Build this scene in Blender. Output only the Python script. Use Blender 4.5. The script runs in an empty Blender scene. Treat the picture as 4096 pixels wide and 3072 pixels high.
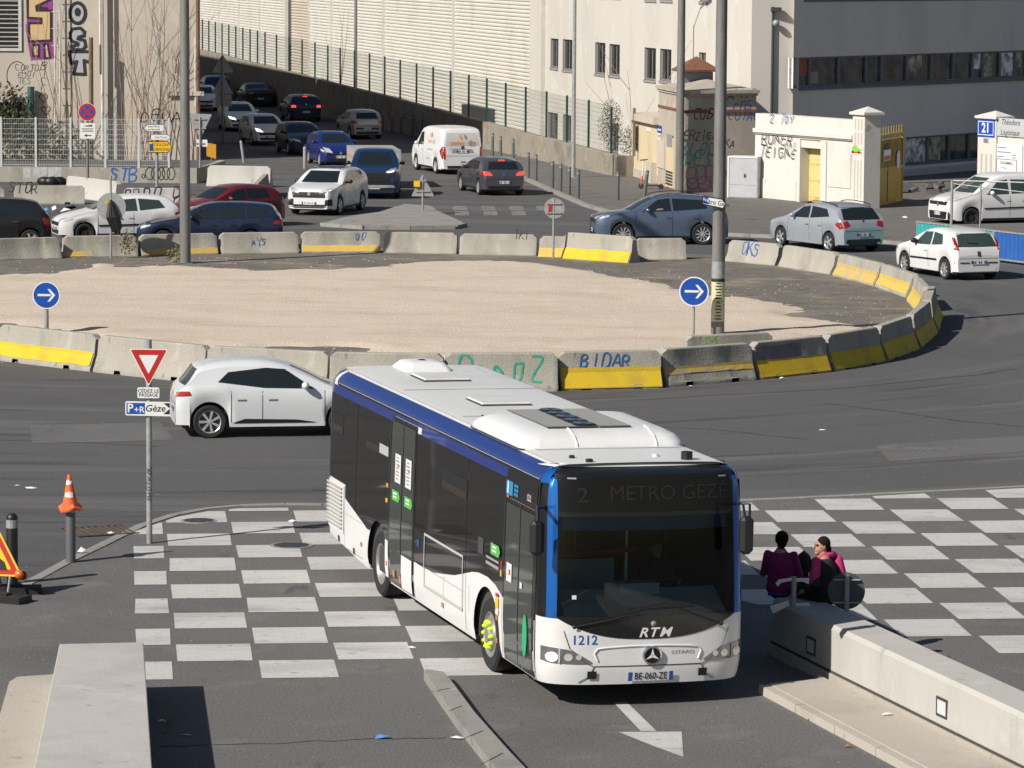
import bpy, bmesh, math, random
from mathutils import Vector, Matrix
from mathutils.bvhtree import BVHTree
random.seed(7)
SC = bpy.context.scene
COL = SC.collection
R = math.radians
PI = math.pi

# ------------------------------------------------------------------ camera
CAM_H, PITCH, ROLL, FOC = 9.1163, R(6.41208), R(0.41427), 15150.04
FW = Vector((0, math.cos(PITCH), -math.sin(PITCH)))
UP0 = Vector((0, math.sin(PITCH), math.cos(PITCH)))
RT = Vector((1, 0, 0)) * math.cos(ROLL) + UP0 * math.sin(ROLL)
UP = -Vector((1, 0, 0)) * math.sin(ROLL) + UP0 * math.cos(ROLL)
CO = Vector((0, 0, CAM_H))
cd = bpy.data.cameras.new('camera')
cam = bpy.data.objects.new('camera', cd)
COL.objects.link(cam)
cd.sensor_width = 36.0
cd.lens = FOC / 4096 * 36
cd.clip_start = 0.5
cd.clip_end = 3000
mw = Matrix((RT, UP, -FW)).transposed().to_4x4()
mw.translation = CO
cam.matrix_world = mw
SC.camera = cam
SC.render.resolution_x, SC.render.resolution_y = 1024, 768

# ------------------------------------------------------------------ light
SUN_AZ, SUN_EL = R(39.0), R(36.0)          # direction the light travels over the ground, height of the sun
W = bpy.data.worlds.new('World')
SC.world = W
W.use_nodes = True
nt = W.node_tree
nt.nodes.clear()
sky = nt.nodes.new('ShaderNodeTexSky')
sky.sky_type = 'NISHITA'
sky.sun_disc = False
sky.sun_elevation = SUN_EL
sky.sun_rotation = math.atan2(-math.cos(SUN_AZ), -math.sin(SUN_AZ))
sky.altitude = 20
bg = nt.nodes.new('ShaderNodeBackground')
bg.inputs[1].default_value = 0.05
wo = nt.nodes.new('ShaderNodeOutputWorld')
nt.links.new(sky.outputs[0], bg.inputs[0])
nt.links.new(bg.outputs[0], wo.inputs[0])
sl = bpy.data.lights.new('sun', 'SUN')
sl.energy = 5.0
sl.angle = R(0.53)
sl.color = (1.0, 0.95, 0.87)
sun = bpy.data.objects.new('sun', sl)
COL.objects.link(sun)
SUND = Vector((math.cos(SUN_AZ) * math.cos(SUN_EL), math.sin(SUN_AZ) * math.cos(SUN_EL), -math.sin(SUN_EL)))
sun.rotation_euler = SUND.to_track_quat('-Z', 'Y').to_euler()
sun.location = (-60, -40, 60)
SC.view_settings.view_transform = 'Standard'
SC.view_settings.look = 'None'
SC.view_settings.exposure = 0.22
SC.view_settings.gamma = 1.0
SC.view_settings.use_curve_mapping = False

# ------------------------------------------------------------------ survey helpers (photo pixel -> place on the ground or on a wall plane)
def ray(x, y):
    return FW * FOC + RT * (x - 2048) - UP * (y - 1536)
def G(x, y, z=0.0):
    d = ray(x, y)
    return CO + d * ((z - CAM_H) / d.z)
def T(tx, ty, x, y, z=0.0):                # a point read in an enlarged 1024 px tile
    return G(tx + x / 1.62, ty + y / 1.62, z)
def V(x, y, z=0.0):                        # a point read in the 2212 px overview
    return G(x * 1.8517, y * 1.8517, z)
def proj(p):
    d = Vector(p) - CO
    k = d.dot(FW)
    return 2048 + FOC * d.dot(RT) / k, 1536 - FOC * d.dot(UP) / k
def hz(b, sy):                             # height above ground spot b that shows at picture row sy
    lo, hi = -2.0, 30.0
    for _ in range(40):
        m = (lo + hi) / 2
        if proj((b.x, b.y, m))[1] > sy: lo = m
        else: hi = m
    return lo
def ppm(b):                                # source pixels per metre there
    return FOC / (Vector(b) - CO).dot(FW)
class Plane:                               # vertical plane: origin, horizontal direction u, outward normal n
    def __init__(s, o, u, flip=False):
        s.o = Vector((o[0], o[1], 0)); s.u = Vector((u[0], u[1], 0)).normalized()
        s.n = Vector((s.u.y, -s.u.x, 0)) * (-1 if flip else 1)
    def P(s, u, z, off=0.0):
        return s.o + s.u * u + s.n * off + Vector((0, 0, z))
    def hit(s, x, y):
        d = ray(x, y)
        k = (s.o - CO).dot(s.n) / d.dot(s.n)
        p = CO + d * k
        return (p - s.o).dot(s.u), p.z

# ------------------------------------------------------------------ materials
def mat(name, col, rough=0.7, metal=0.0, var=0.0, vscale=3.0, bump=0.0, bscale=40.0, spec=0.5, emit=None, es=0.0, coat=0.0, col2=None, streak=False, det=5.0, contrast=1.0):
    m = bpy.data.materials.new(name)
    m.use_nodes = True
    n = m.node_tree.nodes; l = m.node_tree.links
    p = n['Principled BSDF']
    p.inputs['Base Color'].default_value = (*col, 1)
    p.inputs['Roughness'].default_value = rough
    p.inputs['Metallic'].default_value = metal
    p.inputs['Specular IOR Level'].default_value = spec
    if coat:
        p.inputs['Coat Weight'].default_value = coat
        p.inputs['Coat Roughness'].default_value = 0.04
    if emit:
        p.inputs['Emission Color'].default_value = (*emit, 1)
        p.inputs['Emission Strength'].default_value = es
    if var or bump:
        tc = n.new('ShaderNodeTexCoord')
        mp = n.new('ShaderNodeMapping')
        l.new(tc.outputs['Object'], mp.inputs[0])
        if streak: mp.inputs['Scale'].default_value = (1, 1, 0.18)
    if var:
        nz = n.new('ShaderNodeTexNoise')
        nz.inputs['Scale'].default_value = vscale
        nz.inputs['Detail'].default_value = det
        nz.inputs['Roughness'].default_value = 0.62
        l.new(mp.outputs[0], nz.inputs[0])
        rp = n.new('ShaderNodeValToRGB')
        e = rp.color_ramp.elements
        c2 = col2 or tuple(max(0, c * (1 - var)) for c in col)
        c1 = col if col2 else tuple(min(1, c * (1 + var * 0.55)) for c in col)
        e[0].position = 0.5 - 0.22 / contrast; e[0].color = (*c2, 1)
        e[1].position = 0.5 + 0.2 / contrast; e[1].color = (*c1, 1)
        l.new(nz.outputs['Fac'], rp.inputs[0])
        l.new(rp.outputs[0], p.inputs['Base Color'])
    if bump:
        nb = n.new('ShaderNodeTexNoise')
        nb.inputs['Scale'].default_value = bscale
        nb.inputs['Detail'].default_value = 4
        l.new(tc.outputs['Object'], nb.inputs[0])
        b = n.new('ShaderNodeBump')
        b.inputs['Strength'].default_value = bump
        b.inputs['Distance'].default_value = 0.02
        l.new(nb.outputs['Fac'], b.inputs['Height'])
        l.new(b.outputs[0], p.inputs['Normal'])
    return m

def layered(name, layers, rough=0.9, bump=0.3, bscale=30, fine=0.12, fscale=60, spec=0.3):
    """base colour plus a list of (colour, noise scale, threshold, softness, stretch xyz) patches"""
    m = bpy.data.materials.new(name); m.use_nodes = True
    n = m.node_tree.nodes; l = m.node_tree.links
    p = n['Principled BSDF']; p.inputs['Roughness'].default_value = rough
    p.inputs['Specular IOR Level'].default_value = spec
    tc = n.new('ShaderNodeTexCoord')
    cur = None
    for i, (c, sc, th, so, st) in enumerate(layers):
        if i == 0:
            rgb = n.new('ShaderNodeRGB'); rgb.outputs[0].default_value = (*c, 1); cur = rgb.outputs[0]; continue
        mp = n.new('ShaderNodeMapping'); mp.inputs['Location'].default_value = (i * 7.3, i * 3.1, 0)
        if st == 'ring':                    # wear that follows the traffic round the roundabout centre
            sx = n.new('ShaderNodeVectorMath'); sx.operation = 'SUBTRACT'; sx.inputs[1].default_value = (-7.5, 98.5, 0)
            l.new(tc.outputs['Object'], sx.inputs[0])
            ln = n.new('ShaderNodeVectorMath'); ln.operation = 'LENGTH'; l.new(sx.outputs[0], ln.inputs[0])
            sp = n.new('ShaderNodeSeparateXYZ'); l.new(sx.outputs[0], sp.inputs[0])
            at = n.new('ShaderNodeMath'); at.operation = 'ARCTAN2'; l.new(sp.outputs[1], at.inputs[0]); l.new(sp.outputs[0], at.inputs[1])
            cb = n.new('ShaderNodeCombineXYZ'); l.new(ln.outputs['Value'], cb.inputs[0]); l.new(at.outputs[0], cb.inputs[1])
            mp.inputs['Scale'].default_value = (1, 2.2, 1); l.new(cb.outputs[0], mp.inputs[0])
        else:
            mp.inputs['Scale'].default_value = st
            l.new(tc.outputs['Object'], mp.inputs[0])
        nz = n.new('ShaderNodeTexNoise'); nz.inputs['Scale'].default_value = sc; nz.inputs['Detail'].default_value = 6; nz.inputs['Roughness'].default_value = 0.6
        l.new(mp.outputs[0], nz.inputs[0])
        mr = n.new('ShaderNodeMapRange'); mr.inputs['From Min'].default_value = th; mr.inputs['From Max'].default_value = th + so
        l.new(nz.outputs['Fac'], mr.inputs['Value'])
        mx = n.new('ShaderNodeMix'); mx.data_type = 'RGBA'
        l.new(mr.outputs[0], mx.inputs['Factor']); l.new(cur, mx.inputs['A']); mx.inputs['B'].default_value = (*c, 1)
        cur = mx.outputs['Result']
    nz = n.new('ShaderNodeTexNoise'); nz.inputs['Scale'].default_value = fscale; nz.inputs['Detail'].default_value = 3
    l.new(tc.outputs['Object'], nz.inputs[0])
    mr = n.new('ShaderNodeMapRange'); mr.inputs['From Min'].default_value = 0.25; mr.inputs['From Max'].default_value = 0.75
    mr.inputs['To Min'].default_value = 1 - fine; mr.inputs['To Max'].default_value = 1 + fine
    l.new(nz.outputs['Fac'], mr.inputs['Value'])
    vm = n.new('ShaderNodeVectorMath'); vm.operation = 'SCALE'
    l.new(cur, vm.inputs[0]); l.new(mr.outputs[0], vm.inputs['Scale'])
    l.new(vm.outputs[0], p.inputs['Base Color'])
    if bump:
        nb = n.new('ShaderNodeTexNoise'); nb.inputs['Scale'].default_value = bscale; nb.inputs['Detail'].default_value = 5
        l.new(tc.outputs['Object'], nb.inputs[0])
        b = n.new('ShaderNodeBump'); b.inputs['Strength'].default_value = bump; b.inputs['Distance'].default_value = 0.03
        l.new(nb.outputs['Fac'], b.inputs['Height']); l.new(b.outputs[0], p.inputs['Normal'])
    return m

S1 = (1, 1, 1)
ASPH = layered('asphalt', [((.098, .096, .097), 0, 0, 0, S1), ((.083, .081, .084), .16, .5, .2, (1, .45, 1)), ((.126, .122, .119), .6, .52, .12, 'ring'),
                           ((.068, .066, .068), 1.1, .56, .08, 'ring'), ((.155, .148, .14), 2.3, .68, .05, S1), ((.07, .068, .066), 1.1, .68, .06, (.12, 3, 1))], rough=.86, bump=.35, bscale=60, fine=.3, fscale=30)
ASPH2 = layered('worn_asphalt', [((.132, .128, .124), 0, 0, 0, S1), ((.108, .105, .103), .3, .5, .2, S1), ((.158, .152, .146), .8, .56, .12, S1), ((.085, .082, .08), 1.3, .63, .08, (1, .3, 1)), ((.19, .18, .17), 6, .70, .03, S1)], rough=.87, bump=.35, bscale=60, fine=.32, fscale=32)
PAVE = layered('pavement_asphalt', [((.145, .134, .124), 0, 0, 0, S1), ((.165, .153, .14), .5, .5, .2, S1), ((.08, .075, .07), 1.2, .6, .1, S1)], rough=.9, fine=.2, fscale=40)
SAND = layered('sand_fill', [((.56, .475, .385), 0, 0, 0, S1), ((.50, .425, .34), .3, .48, .2, (.6, 1.6, 1)), ((.48, .405, .315), .55, .57, .14, (.45, 1.9, 1)), ((.585, .51, .40), 1.1, .6, .1, (.6, 1.3, 1)),
                             ((.36, .31, .25), 3.4, .66, .06, (.5, 1.8, 1)), ((.5, .42, .32), 6, .62, .06, (.8, 1.3, 1))], rough=.97, bump=.6, bscale=16, fine=.16, fscale=24, spec=.1)
DIRT = layered('dirty_asphalt', [((.155, .142, .126), 0, 0, 0, S1), ((.235, .205, .168), .4, .5, .14, S1), ((.115, .106, .098), 1.2, .55, .1, S1), ((.40, .28, .16), 1.1, .61, .07, (.5, 1.5, 1)), ((.42, .35, .27), 5, .66, .04, S1)], rough=.95, bump=.5, bscale=20, fine=.25, fscale=22, spec=.15)
PAINT = layered('worn_road_paint', [((.50, .49, .475), 0, 0, 0, S1), ((.41, .40, .385), .9, .5, .15, (.5, 1.4, 1)), ((.33, .325, .31), .45, .58, .12, (.4, 1.6, 1)), ((.29, .285, .275), 4.0, .60, .1, (1, 1.4, 1)), ((.17, .165, .16), 9.0, .66, .06, S1)], rough=.75, bump=.15, fine=.16, fscale=45)
PAINT_OLD = layered('faded_road_paint', [((.20, .195, .185), 0, 0, 0, S1), ((.12, .115, .11), 1.8, .5, .12, S1), ((.27, .265, .25), 4, .6, .1, S1)], rough=.85, bump=.15, fine=.15)
CONC = layered('barrier_concrete', [((.345, .325, .28), 0, 0, 0, S1), ((.265, .25, .215), 1.3, .5, .16, (1, 1, .5)), ((.41, .39, .345), 2.2, .58, .1, S1), ((.22, .205, .185), 4.5, .66, .05, (1, 1, .4)), ((.15, .14, .13), 14, .72, .03, S1)], rough=.92, bump=.4, bscale=25, fine=.12, fscale=50, spec=.2)
CONC_W = layered('pale_concrete', [((.445, .43, .40), 0, 0, 0, S1), ((.385, .37, .345), .9, .5, .2, (1, 1, .3)), ((.48, .47, .445), 1.6, .57, .12, S1), ((.31, .295, .275), 3, .64, .08, (1, 1, .12)), ((.27, .255, .23), 9, .71, .03, S1)], rough=.85, bump=.15, bscale=40, fine=.06, fscale=60, spec=.25)
CONC_T = layered('warm_concrete', [((.43, .395, .34), 0, 0, 0, S1), ((.365, .335, .29), .9, .5, .2, S1), ((.30, .27, .23), 3.1, .64, .07, S1)], rough=.9, bump=.25, bscale=40, fine=.1, fscale=60, spec=.2)
KERB = layered('kerb_stone', [((.27, .255, .235), 0, 0, 0, S1), ((.21, .20, .185), 1.5, .5, .15, S1), ((.33, .315, .29), 3, .6, .1, S1)], rough=.9, fine=.14, fscale=50)
YELLOW = layered('yellow_barrier_paint', [((.62, .425, .025), 0, 0, 0, S1), ((.50, .345, .04), 1.6, .5, .2, S1), ((.36, .28, .10), 2.4, .62, .12, (1, 1, .5)), ((.42, .36, .25), 7, .69, .03, (1, 1, .6))], rough=.7, bump=.2, fine=.08, fscale=40)
YELLOW_MID = layered('dusty_yellow_paint', [((.56, .40, .09), 0, 0, 0, S1), ((.47, .34, .10), 1.6, .5, .2, S1), ((.42, .36, .25), 5, .62, .06, (1, 1, .6))], rough=.8, bump=.2, fine=.08, fscale=40)
YELLOW_OLD = layered('faded_yellow_paint', [((.52, .36, .10), 0, 0, 0, S1), ((.40, .33, .20), 2.2, .48, .15, S1), ((.38, .35, .30), 5, .6, .06, S1)], rough=.8, bump=.25, fine=.1, fscale=40)
PURPLE = mat('faded_purple_paint', (.20, .17, .20), .85, var=.3, vscale=4)
RUBBLE = mat('dark_slot', (.05, .045, .04), .95)
BLACK = mat('black_plastic', (.012, .012, .013), .45)
RUBBER = mat('tyre_rubber', (.018, .018, .018), .85, var=.3, vscale=20)
DKGREY = mat('dark_grey_metal', (.06, .062, .068), .5, .3)
POLE = mat('galvanised_steel', (.34, .345, .345), .5, .3, var=.25, vscale=9)
POLED = mat('grey_painted_steel', (.18, .175, .17), .55, .15, var=.3, vscale=5, streak=True)
CHROME = mat('chrome', (.75, .75, .76), .12, 1.0)
ALLOY = mat('alloy_rim', (.62, .62, .63), .3, .6)
ALLOYD = mat('dark_rim', (.06, .06, .062), .5, .5)
GLASS = mat('dark_car_glass', (.012, .016, .018), .04, 0, spec=.9)
GLASSG = mat('greenish_car_glass', (.035, .055, .05), .05, 0, spec=.9)
WHITE = mat('white_paint', (.66, .66, .65), .4)
SIGNW = mat('sign_white', (.72, .72, .71), .4)
SIGNB = mat('sign_blue', (.012, .075, .36), .35)
SIGNR = mat('sign_red', (.46, .02, .02), .4)
SIGNBK = mat('sign_back_grey', (.34, .345, .35), .55, .3, var=.2, vscale=8)
SIGNBKD = mat('dark_sign_back', (.085, .095, .11), .55, .3, var=.25, vscale=8)
ORANGE = mat('cone_orange', (.75, .13, .03), .55, var=.2, vscale=8)
SIGNY = mat('sign_yellow', (.78, .47, .01), .45)
SIGNO = mat('sign_orange', (.55, .27, .02), .5)
RED = mat('tail_light_red', (.35, .012, .012), .15, coat=.6)
REDON = mat('brake_light_on', (.5, .01, .01), .2, emit=(1, .03, .02), es=3.2)
AMBER = mat('amber_lamp', (.6, .16, .02), .2)
LAMP = mat('headlamp_glass', (.62, .63, .64), .1, .3, coat=1)
LAMPON = mat('headlamp_lit', (.9, .9, .85), .2, emit=(1, .97, .9), es=2.2)
PLATE = mat('number_plate', (.66, .67, .68), .45)
EUBLUE = mat('plate_blue', (.02, .07, .33), .5)
INK = mat('black_ink', (.012, .012, .014), .6)
GREYINK = mat('grey_ink', (.22, .22, .23), .7)
SPRAYK = mat('black_spray', (.025, .024, .026), .8)
SPRAYB = mat('blue_spray', (.03, .11, .32), .8)
SPRAYG = mat('green_spray', (.03, .30, .19), .8)
SPRAYL = mat('lime_spray', (.22, .50, .06), .8)
SPRAYP = mat('purple_spray', (.27, .05, .24), .8)
SPRAYS = mat('silver_spray', (.40, .40, .43), .6)
SPRAYT = mat('tan_spray', (.60, .42, .22), .8)
SPRAYR = mat('pinkish_spray', (.36, .14, .15), .8)
SPRAYQ = mat('teal_spray', (.07, .25, .22), .8)
LITTER = mat('litter_white', (.7, .7, .69), .7)

# ------------------------------------------------------------------ mesh builder
class MB:
    def __init__(s):
        s.v = []; s.f = []
    def add(s, vs, fs):
        b = len(s.v)
        s.v += [tuple(p) for p in vs]
        s.f += [tuple(b + i for i in f) for f in fs]
        return s
    def box(s, c, d, rz=0.0, M=None):
        x, y, z = d[0] / 2, d[1] / 2, d[2] / 2
        ps = [Vector(p) for p in ((-x, -y, -z), (x, -y, -z), (x, y, -z), (-x, y, -z), (-x, -y, z), (x, -y, z), (x, y, z), (-x, y, z))]
        rot = M or Matrix.Rotation(rz, 3, 'Z')
        ps = [rot @ p + Vector(c) for p in ps]
        return s.add(ps, [(0, 3, 2, 1), (4, 5, 6, 7), (0, 1, 5, 4), (1, 2, 6, 5), (2, 3, 7, 6), (3, 0, 4, 7)])
    def quad(s, a, b, c, d):
        return s.add([a, b, c, d], [(0, 1, 2, 3)])
    def poly(s, pts):
        return s.add(pts, [tuple(range(len(pts)))])
    def slab(s, pts, h):                   # horizontal-ish polygon extruded by vector h
        h = Vector(h); n = len(pts)
        ps = [Vector(p) for p in pts]
        q = [p + h for p in ps]
        return s.add(ps + q, [tuple(range(n - 1, -1, -1)), tuple(range(n, 2 * n))] + [(i, (i + 1) % n, n + (i + 1) % n, n + i) for i in range(n)])
    def tube(s, pts, r, n=8, cap=True, rnd=False):
        pts = [Vector(p) for p in pts]
        rs = list(r) if isinstance(r, (list, tuple)) else [r] * len(pts)
        if rnd:
            d0 = (pts[0] - pts[1]).normalized(); d1 = (pts[-1] - pts[-2]).normalized()
            pts = [pts[0] + d0 * rs[0] * .95, pts[0] + d0 * rs[0] * .6] + pts + [pts[-1] + d1 * rs[-1] * .6, pts[-1] + d1 * rs[-1] * .95]
            rs = [rs[0] * .25, rs[0] * .8] + rs + [rs[-1] * .8, rs[-1] * .25]
        b = len(s.v); prev = None
        for i, p in enumerate(pts):
            t = (pts[min(i + 1, len(pts) - 1)] - pts[max(i - 1, 0)]).normalized()
            if prev is None:
                a = Vector((0, 0, 1)) if abs(t.z) < .9 else Vector((1, 0, 0))
                u = t.cross(a).normalized()
            else:
                u = (prev - t * prev.dot(t)).normalized()
            prev = u
            w = t.cross(u)
            for k in range(n):
                th = 2 * PI * k / n
                s.v.append(tuple(p + (u * math.cos(th) + w * math.sin(th)) * rs[i]))
        for i in range(len(pts) - 1):
            for k in range(n):
                a = b + i * n + k; c = b + i * n + (k + 1) % n
                s.f.append((a, c, c + n, a + n))
        if cap:
            s.f.append(tuple(b + k for k in range(n - 1, -1, -1)))
            s.f.append(tuple(b + (len(pts) - 1) * n + k for k in range(n)))
        return s
    def lathe(s, prof, n=24, M=None, close=False):   # prof: (radius, height) round local z
        M = M or Matrix.Identity(4)
        b = len(s.v)
        for r, h in prof:
            for k in range(n):
                th = 2 * PI * k / n
                s.v.append(tuple(M @ Vector((r * math.cos(th), r * math.sin(th), h))))
        for i in range(len(prof) - 1):
            for k in range(n):
                a = b + i * n + k; c = b + i * n + (k + 1) % n
                s.f.append((a, c, c + n, a + n))
        if close:
            s.f.append(tuple(b + k for k in range(n - 1, -1, -1)))
            s.f.append(tuple(b + (len(prof) - 1) * n + k for k in range(n)))
        return s
    def grid(s, rows):                      # list of rows of points
        b = len(s.v); n = len(rows[0])
        for r in rows: s.v += [tuple(p) for p in r]
        for i in range(len(rows) - 1):
            for k in range(n - 1):
                a = b + i * n + k
                s.f.append((a, a + 1, a + n + 1, a + n))
        return s
    def ball(s, c, r, n=12, m=8):
        rr = r if isinstance(r, (tuple, list)) else (r, r, r)
        rows = []
        for i in range(m + 1):
            ph = PI * i / m
            rows.append([(c[0] + rr[0] * max(1e-4, math.sin(ph)) * math.cos(2 * PI * k / n), c[1] + rr[1] * max(1e-4, math.sin(ph)) * math.sin(2 * PI * k / n), c[2] + rr[2] * math.cos(ph)) for k in range(n)])
        b = len(s.v)
        for r_ in rows: s.v += r_
        for i in range(m):
            for k in range(n):
                a = b + i * n + k; c2 = b + i * n + (k + 1) % n
                s.f.append((a, a + n, c2 + n, c2))
        return s
    def ribbon(s, fn, pts, w, off=0.0):      # flat stroke drawn in a plane mapping fn(u, z, off)
        for i in range(len(pts) - 1):
            (x0, y0), (x1, y1) = pts[i], pts[i + 1]
            dx, dy = x1 - x0, y1 - y0
            L = math.hypot(dx, dy) or 1e-6
            ex, ey = dx / L * w * .35, dy / L * w * .35
            nx, ny = -dy / L * w / 2, dx / L * w / 2
            o = off + .0004 * (i % 3)
            s.quad(fn(x0 - ex + nx, y0 - ey + ny, o), fn(x0 - ex - nx, y0 - ey - ny, o), fn(x1 + ex - nx, y1 + ey - ny, o), fn(x1 + ex + nx, y1 + ey + ny, o))
        return s
    def build(s, name, m, parent=None, smooth=None, loc=None):
        me = bpy.data.meshes.new(name)
        me.from_pydata(s.v, [], s.f)
        me.materials.append(m)
        if smooth is not None:
            for p in me.polygons: p.use_smooth = True
            me.set_sharp_from_angle(angle=R(smooth))
        return link(name, me, parent, loc)

def link(name, me, parent=None, loc=None):
    o = bpy.data.objects.new(name, me)
    COL.objects.link(o)
    if parent is not None: o.parent = parent
    if loc is not None: o.location = loc
    return o
def tag(o, label=None, cat=None, group=None, kind=None):
    if label: o['label'] = label
    if cat: o['category'] = cat
    if group: o['group'] = group
    if kind: o['kind'] = kind
    return o
def struct(o): return tag(o, kind='structure')
def thing(name, label, cat, loc=(0, 0, 0), rz=0.0, group=None):
    o = bpy.data.objects.new(name, None)
    o.empty_display_size = .2
    COL.objects.link(o)
    o.location = loc; o.rotation_euler = (0, 0, rz)
    return tag(o, label, cat, group)
def copy_tree(o, parent=None):
    c = o.copy()
    COL.objects.link(c)
    if parent is not None: c.parent = parent
    for ch in list(o.children): copy_tree(ch, c)
    return c

_txt = {}
def text_pts(s, size, bold=0.0, shear=0.0):
    key = (s, bold, shear)
    if key not in _txt:
        cu = bpy.data.curves.new('t', 'FONT')
        cu.body = s; cu.size = 1.0; cu.align_x = 'CENTER'; cu.align_y = 'CENTER'; cu.offset = bold; cu.shear = shear; cu.resolution_u = 3
        ob = bpy.data.objects.new('t', cu)
        me = bpy.data.meshes.new_from_object(ob)
        _txt[key] = ([tuple(v.co) for v in me.vertices], [tuple(p.vertices) for p in me.polygons])
        bpy.data.objects.remove(ob); bpy.data.curves.remove(cu); bpy.data.meshes.remove(me)
    vs, fs = _txt[key]
    return [(x * size, y * size) for x, y, z in vs], fs
def text(s, size, m, fn, u=0, z=0, off=0.004, parent=None, name='lettering', bold=0.0, sx=1.0, rot=0.0, shear=0.0):
    """flat lettering on the plane mapping fn(u, z, off)"""
    vs, fs = text_pts(s, size, bold, shear)
    c, si = math.cos(rot), math.sin(rot)
    b = MB().add([fn(u + (x * sx * c - y * si), z + (x * sx * si + y * c), off) for x, y in vs], fs)
    return b.build(name, m, parent)

def lerp(a, b, t): return a + (b - a) * t
# hand-drawn letters as strokes on a 7 x 10 grid (pairs of digits), strokes parted by spaces
GLYPH = dict(A='00394A60 1353', B='000A4A5846056 0646515000'.replace(' ', ''), C='6838190916030120506 1', D='000A3A58523000', E='5A0A0050 0545', G='5938190713114062 6535', I='303A', K='000A 045A 2560', L='0A0050', M='000A345A50', N='000A600 6A'.replace(' ', ''), O='3019062A'.replace('2A', '193A5967643 0'.replace(' ', '')),
          P='000A4A57450 5'.replace(' ', ''), R='000A4A574505 2560', S='5839190716455341200 1'.replace(' ', ''), T='303A 0A6A', U='0A032041534A'.replace('4A', '5A'), W='0A102540 6A'.replace(' ', ''), Y='0A346A 3430', Z='0A5A0050', V='0A306A', H='000A 505A 0555')
GLYPH['2'] = '07194957000050'.replace('000050', '0050'); GLYPH['B'] = '000A4A5846054553412000'.replace('412000', '4000'); GLYPH['D'] = '000A3A58523000'; GLYPH['O'] = '30111519395956524130'; GLYPH['G'] = '5939190713204053 5535'; GLYPH['C'] = '58391907122050'; GLYPH['S'] = '58391917254543300 1'.replace(' ', '')
def scrawl(s, size, m, fn, u=0, z=0, off=0.004, parent=None, sx=1.0, shear=.2, w=.09, rot=0.0):
    """graffiti written with a wobbling hand"""
    b = MB(); x0 = -len(s) * .36
    for i, ch in enumerate(s.upper()):
        sc, dy, k = random.uniform(.85, 1.2), random.uniform(-.08, .1), random.uniform(-.12, .12)
        for st in GLYPH.get(ch, '').split():
            p = []
            for j in range(0, len(st) - 1, 2):
                x, y = int(st[j], 16) / 10, int(st[j + 1], 16) / 10
                x, y = x * sc + random.uniform(-.02, .02), y * sc + random.uniform(-.03, .03)
                p.append((x + i * .72 + x0 + (shear + k) * y, y - .5 + dy))
            if len(p) > 2:
                q = smooth_tab(p, 2)
            else: q = p
            c, sn = math.cos(rot), math.sin(rot)
            q = [(u + (a * sx * c - e * sn) * size, z + (a * sx * sn + e * c) * size) for a, e in q]
            b.ribbon(fn, q, w * size * random.uniform(.8, 1.25), off)
    o = b.build('graffiti', m, parent); o['kind'] = 'stuff'
    return o
def interp(tab, x):
    if x <= tab[0][0]: return tab[0][1]
    for (x0, y0), (x1, y1) in zip(tab, tab[1:]):
        if x <= x1: return y0 + (y1 - y0) * (x - x0) / (x1 - x0)
    return tab[-1][1]
def smooth_tab(tab, it=2):
    for _ in range(it):
        out = [tab[0]]
        for a, b in zip(tab, tab[1:]):
            out += [(a[0] * .75 + b[0] * .25, a[1] * .75 + b[1] * .25), (a[0] * .25 + b[0] * .75, a[1] * .25 + b[1] * .75)]
        tab = out + [tab[-1]]
    return tab
def clip_poly(poly, a, b):                 # keep the part left of the line a->b (2-D)
    out = []
    def side(p): return (b[0] - a[0]) * (p[1] - a[1]) - (b[1] - a[1]) * (p[0] - a[0])
    for i in range(len(poly)):
        p, q = poly[i], poly[(i + 1) % len(poly)]
        sp, sq = side(p), side(q)
        if sp >= 0: out.append(p)
        if (sp >= 0) != (sq >= 0):
            t = sp / (sp - sq); out.append((p[0] + (q[0] - p[0]) * t, p[1] + (q[1] - p[1]) * t))
    return out
# ================================================================== setting: ground, paint, kerbs
def sheet(name, pts, m, z=None, kind='structure', parent=None, h=0.0):
    pts = [Vector((p[0], p[1], p[2] if (z is None and len(p) > 2) else (z or 0))) for p in pts]
    a = sum(pts[i].x * pts[(i + 1) % len(pts)].y - pts[(i + 1) % len(pts)].x * pts[i].y for i in range(len(pts)))
    if a < 0: pts.reverse()
    b = MB()
    if h: b.slab([p - Vector((0, 0, h)) for p in pts], (0, 0, h))
    else: b.poly(pts)
    o = b.build(name, m, parent)
    if kind and parent is None: tag(o, kind=kind)
    return o

sheet('road', [(-700, -60, 0), (700, -60, 0), (700, 900, 0), (-700, 900, 0)], ASPH)

def strip(name, pts, w, h, m, parent=None):
    """kerb of width w and height h along ground points, built as short stones"""
    par = thing(name, None, None); par['kind'] = 'structure'
    for p, q in zip(pts, pts[1:]):
        p = Vector((p[0], p[1], 0)); q = Vector((q[0], q[1], 0))
        d = (q - p); L = d.length; d.normalize()
        k = max(1, round(L / 1.0))
        nrm = Vector((-d.y, d.x, 0)) * w / 2
        for i in range(k):
            a = p + d * (L * i / k + .008); c = p + d * (L * (i + 1) / k - .008)
            MB().slab([a - nrm, c - nrm, c + nrm, a + nrm], (0, 0, h + random.uniform(0, .004))).build('kerb_stone', m, par)
    return par

kline = [G(-300, 2560), G(105, 2338), G(270, 2248), G(400, 2186), G(560, 2106), G(700, 2060), G(830, 2036), G(960, 2024), G(1140, 2019), G(1290, 2020), G(2100, 2014), G(3000, 2002), G(3400, 1984), G(4400, 1938)]
sheet('crossing_road', [(p.x, p.y) for p in kline] + [(14, 28), (-14, 28)], ASPH2, z=.004)
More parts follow.
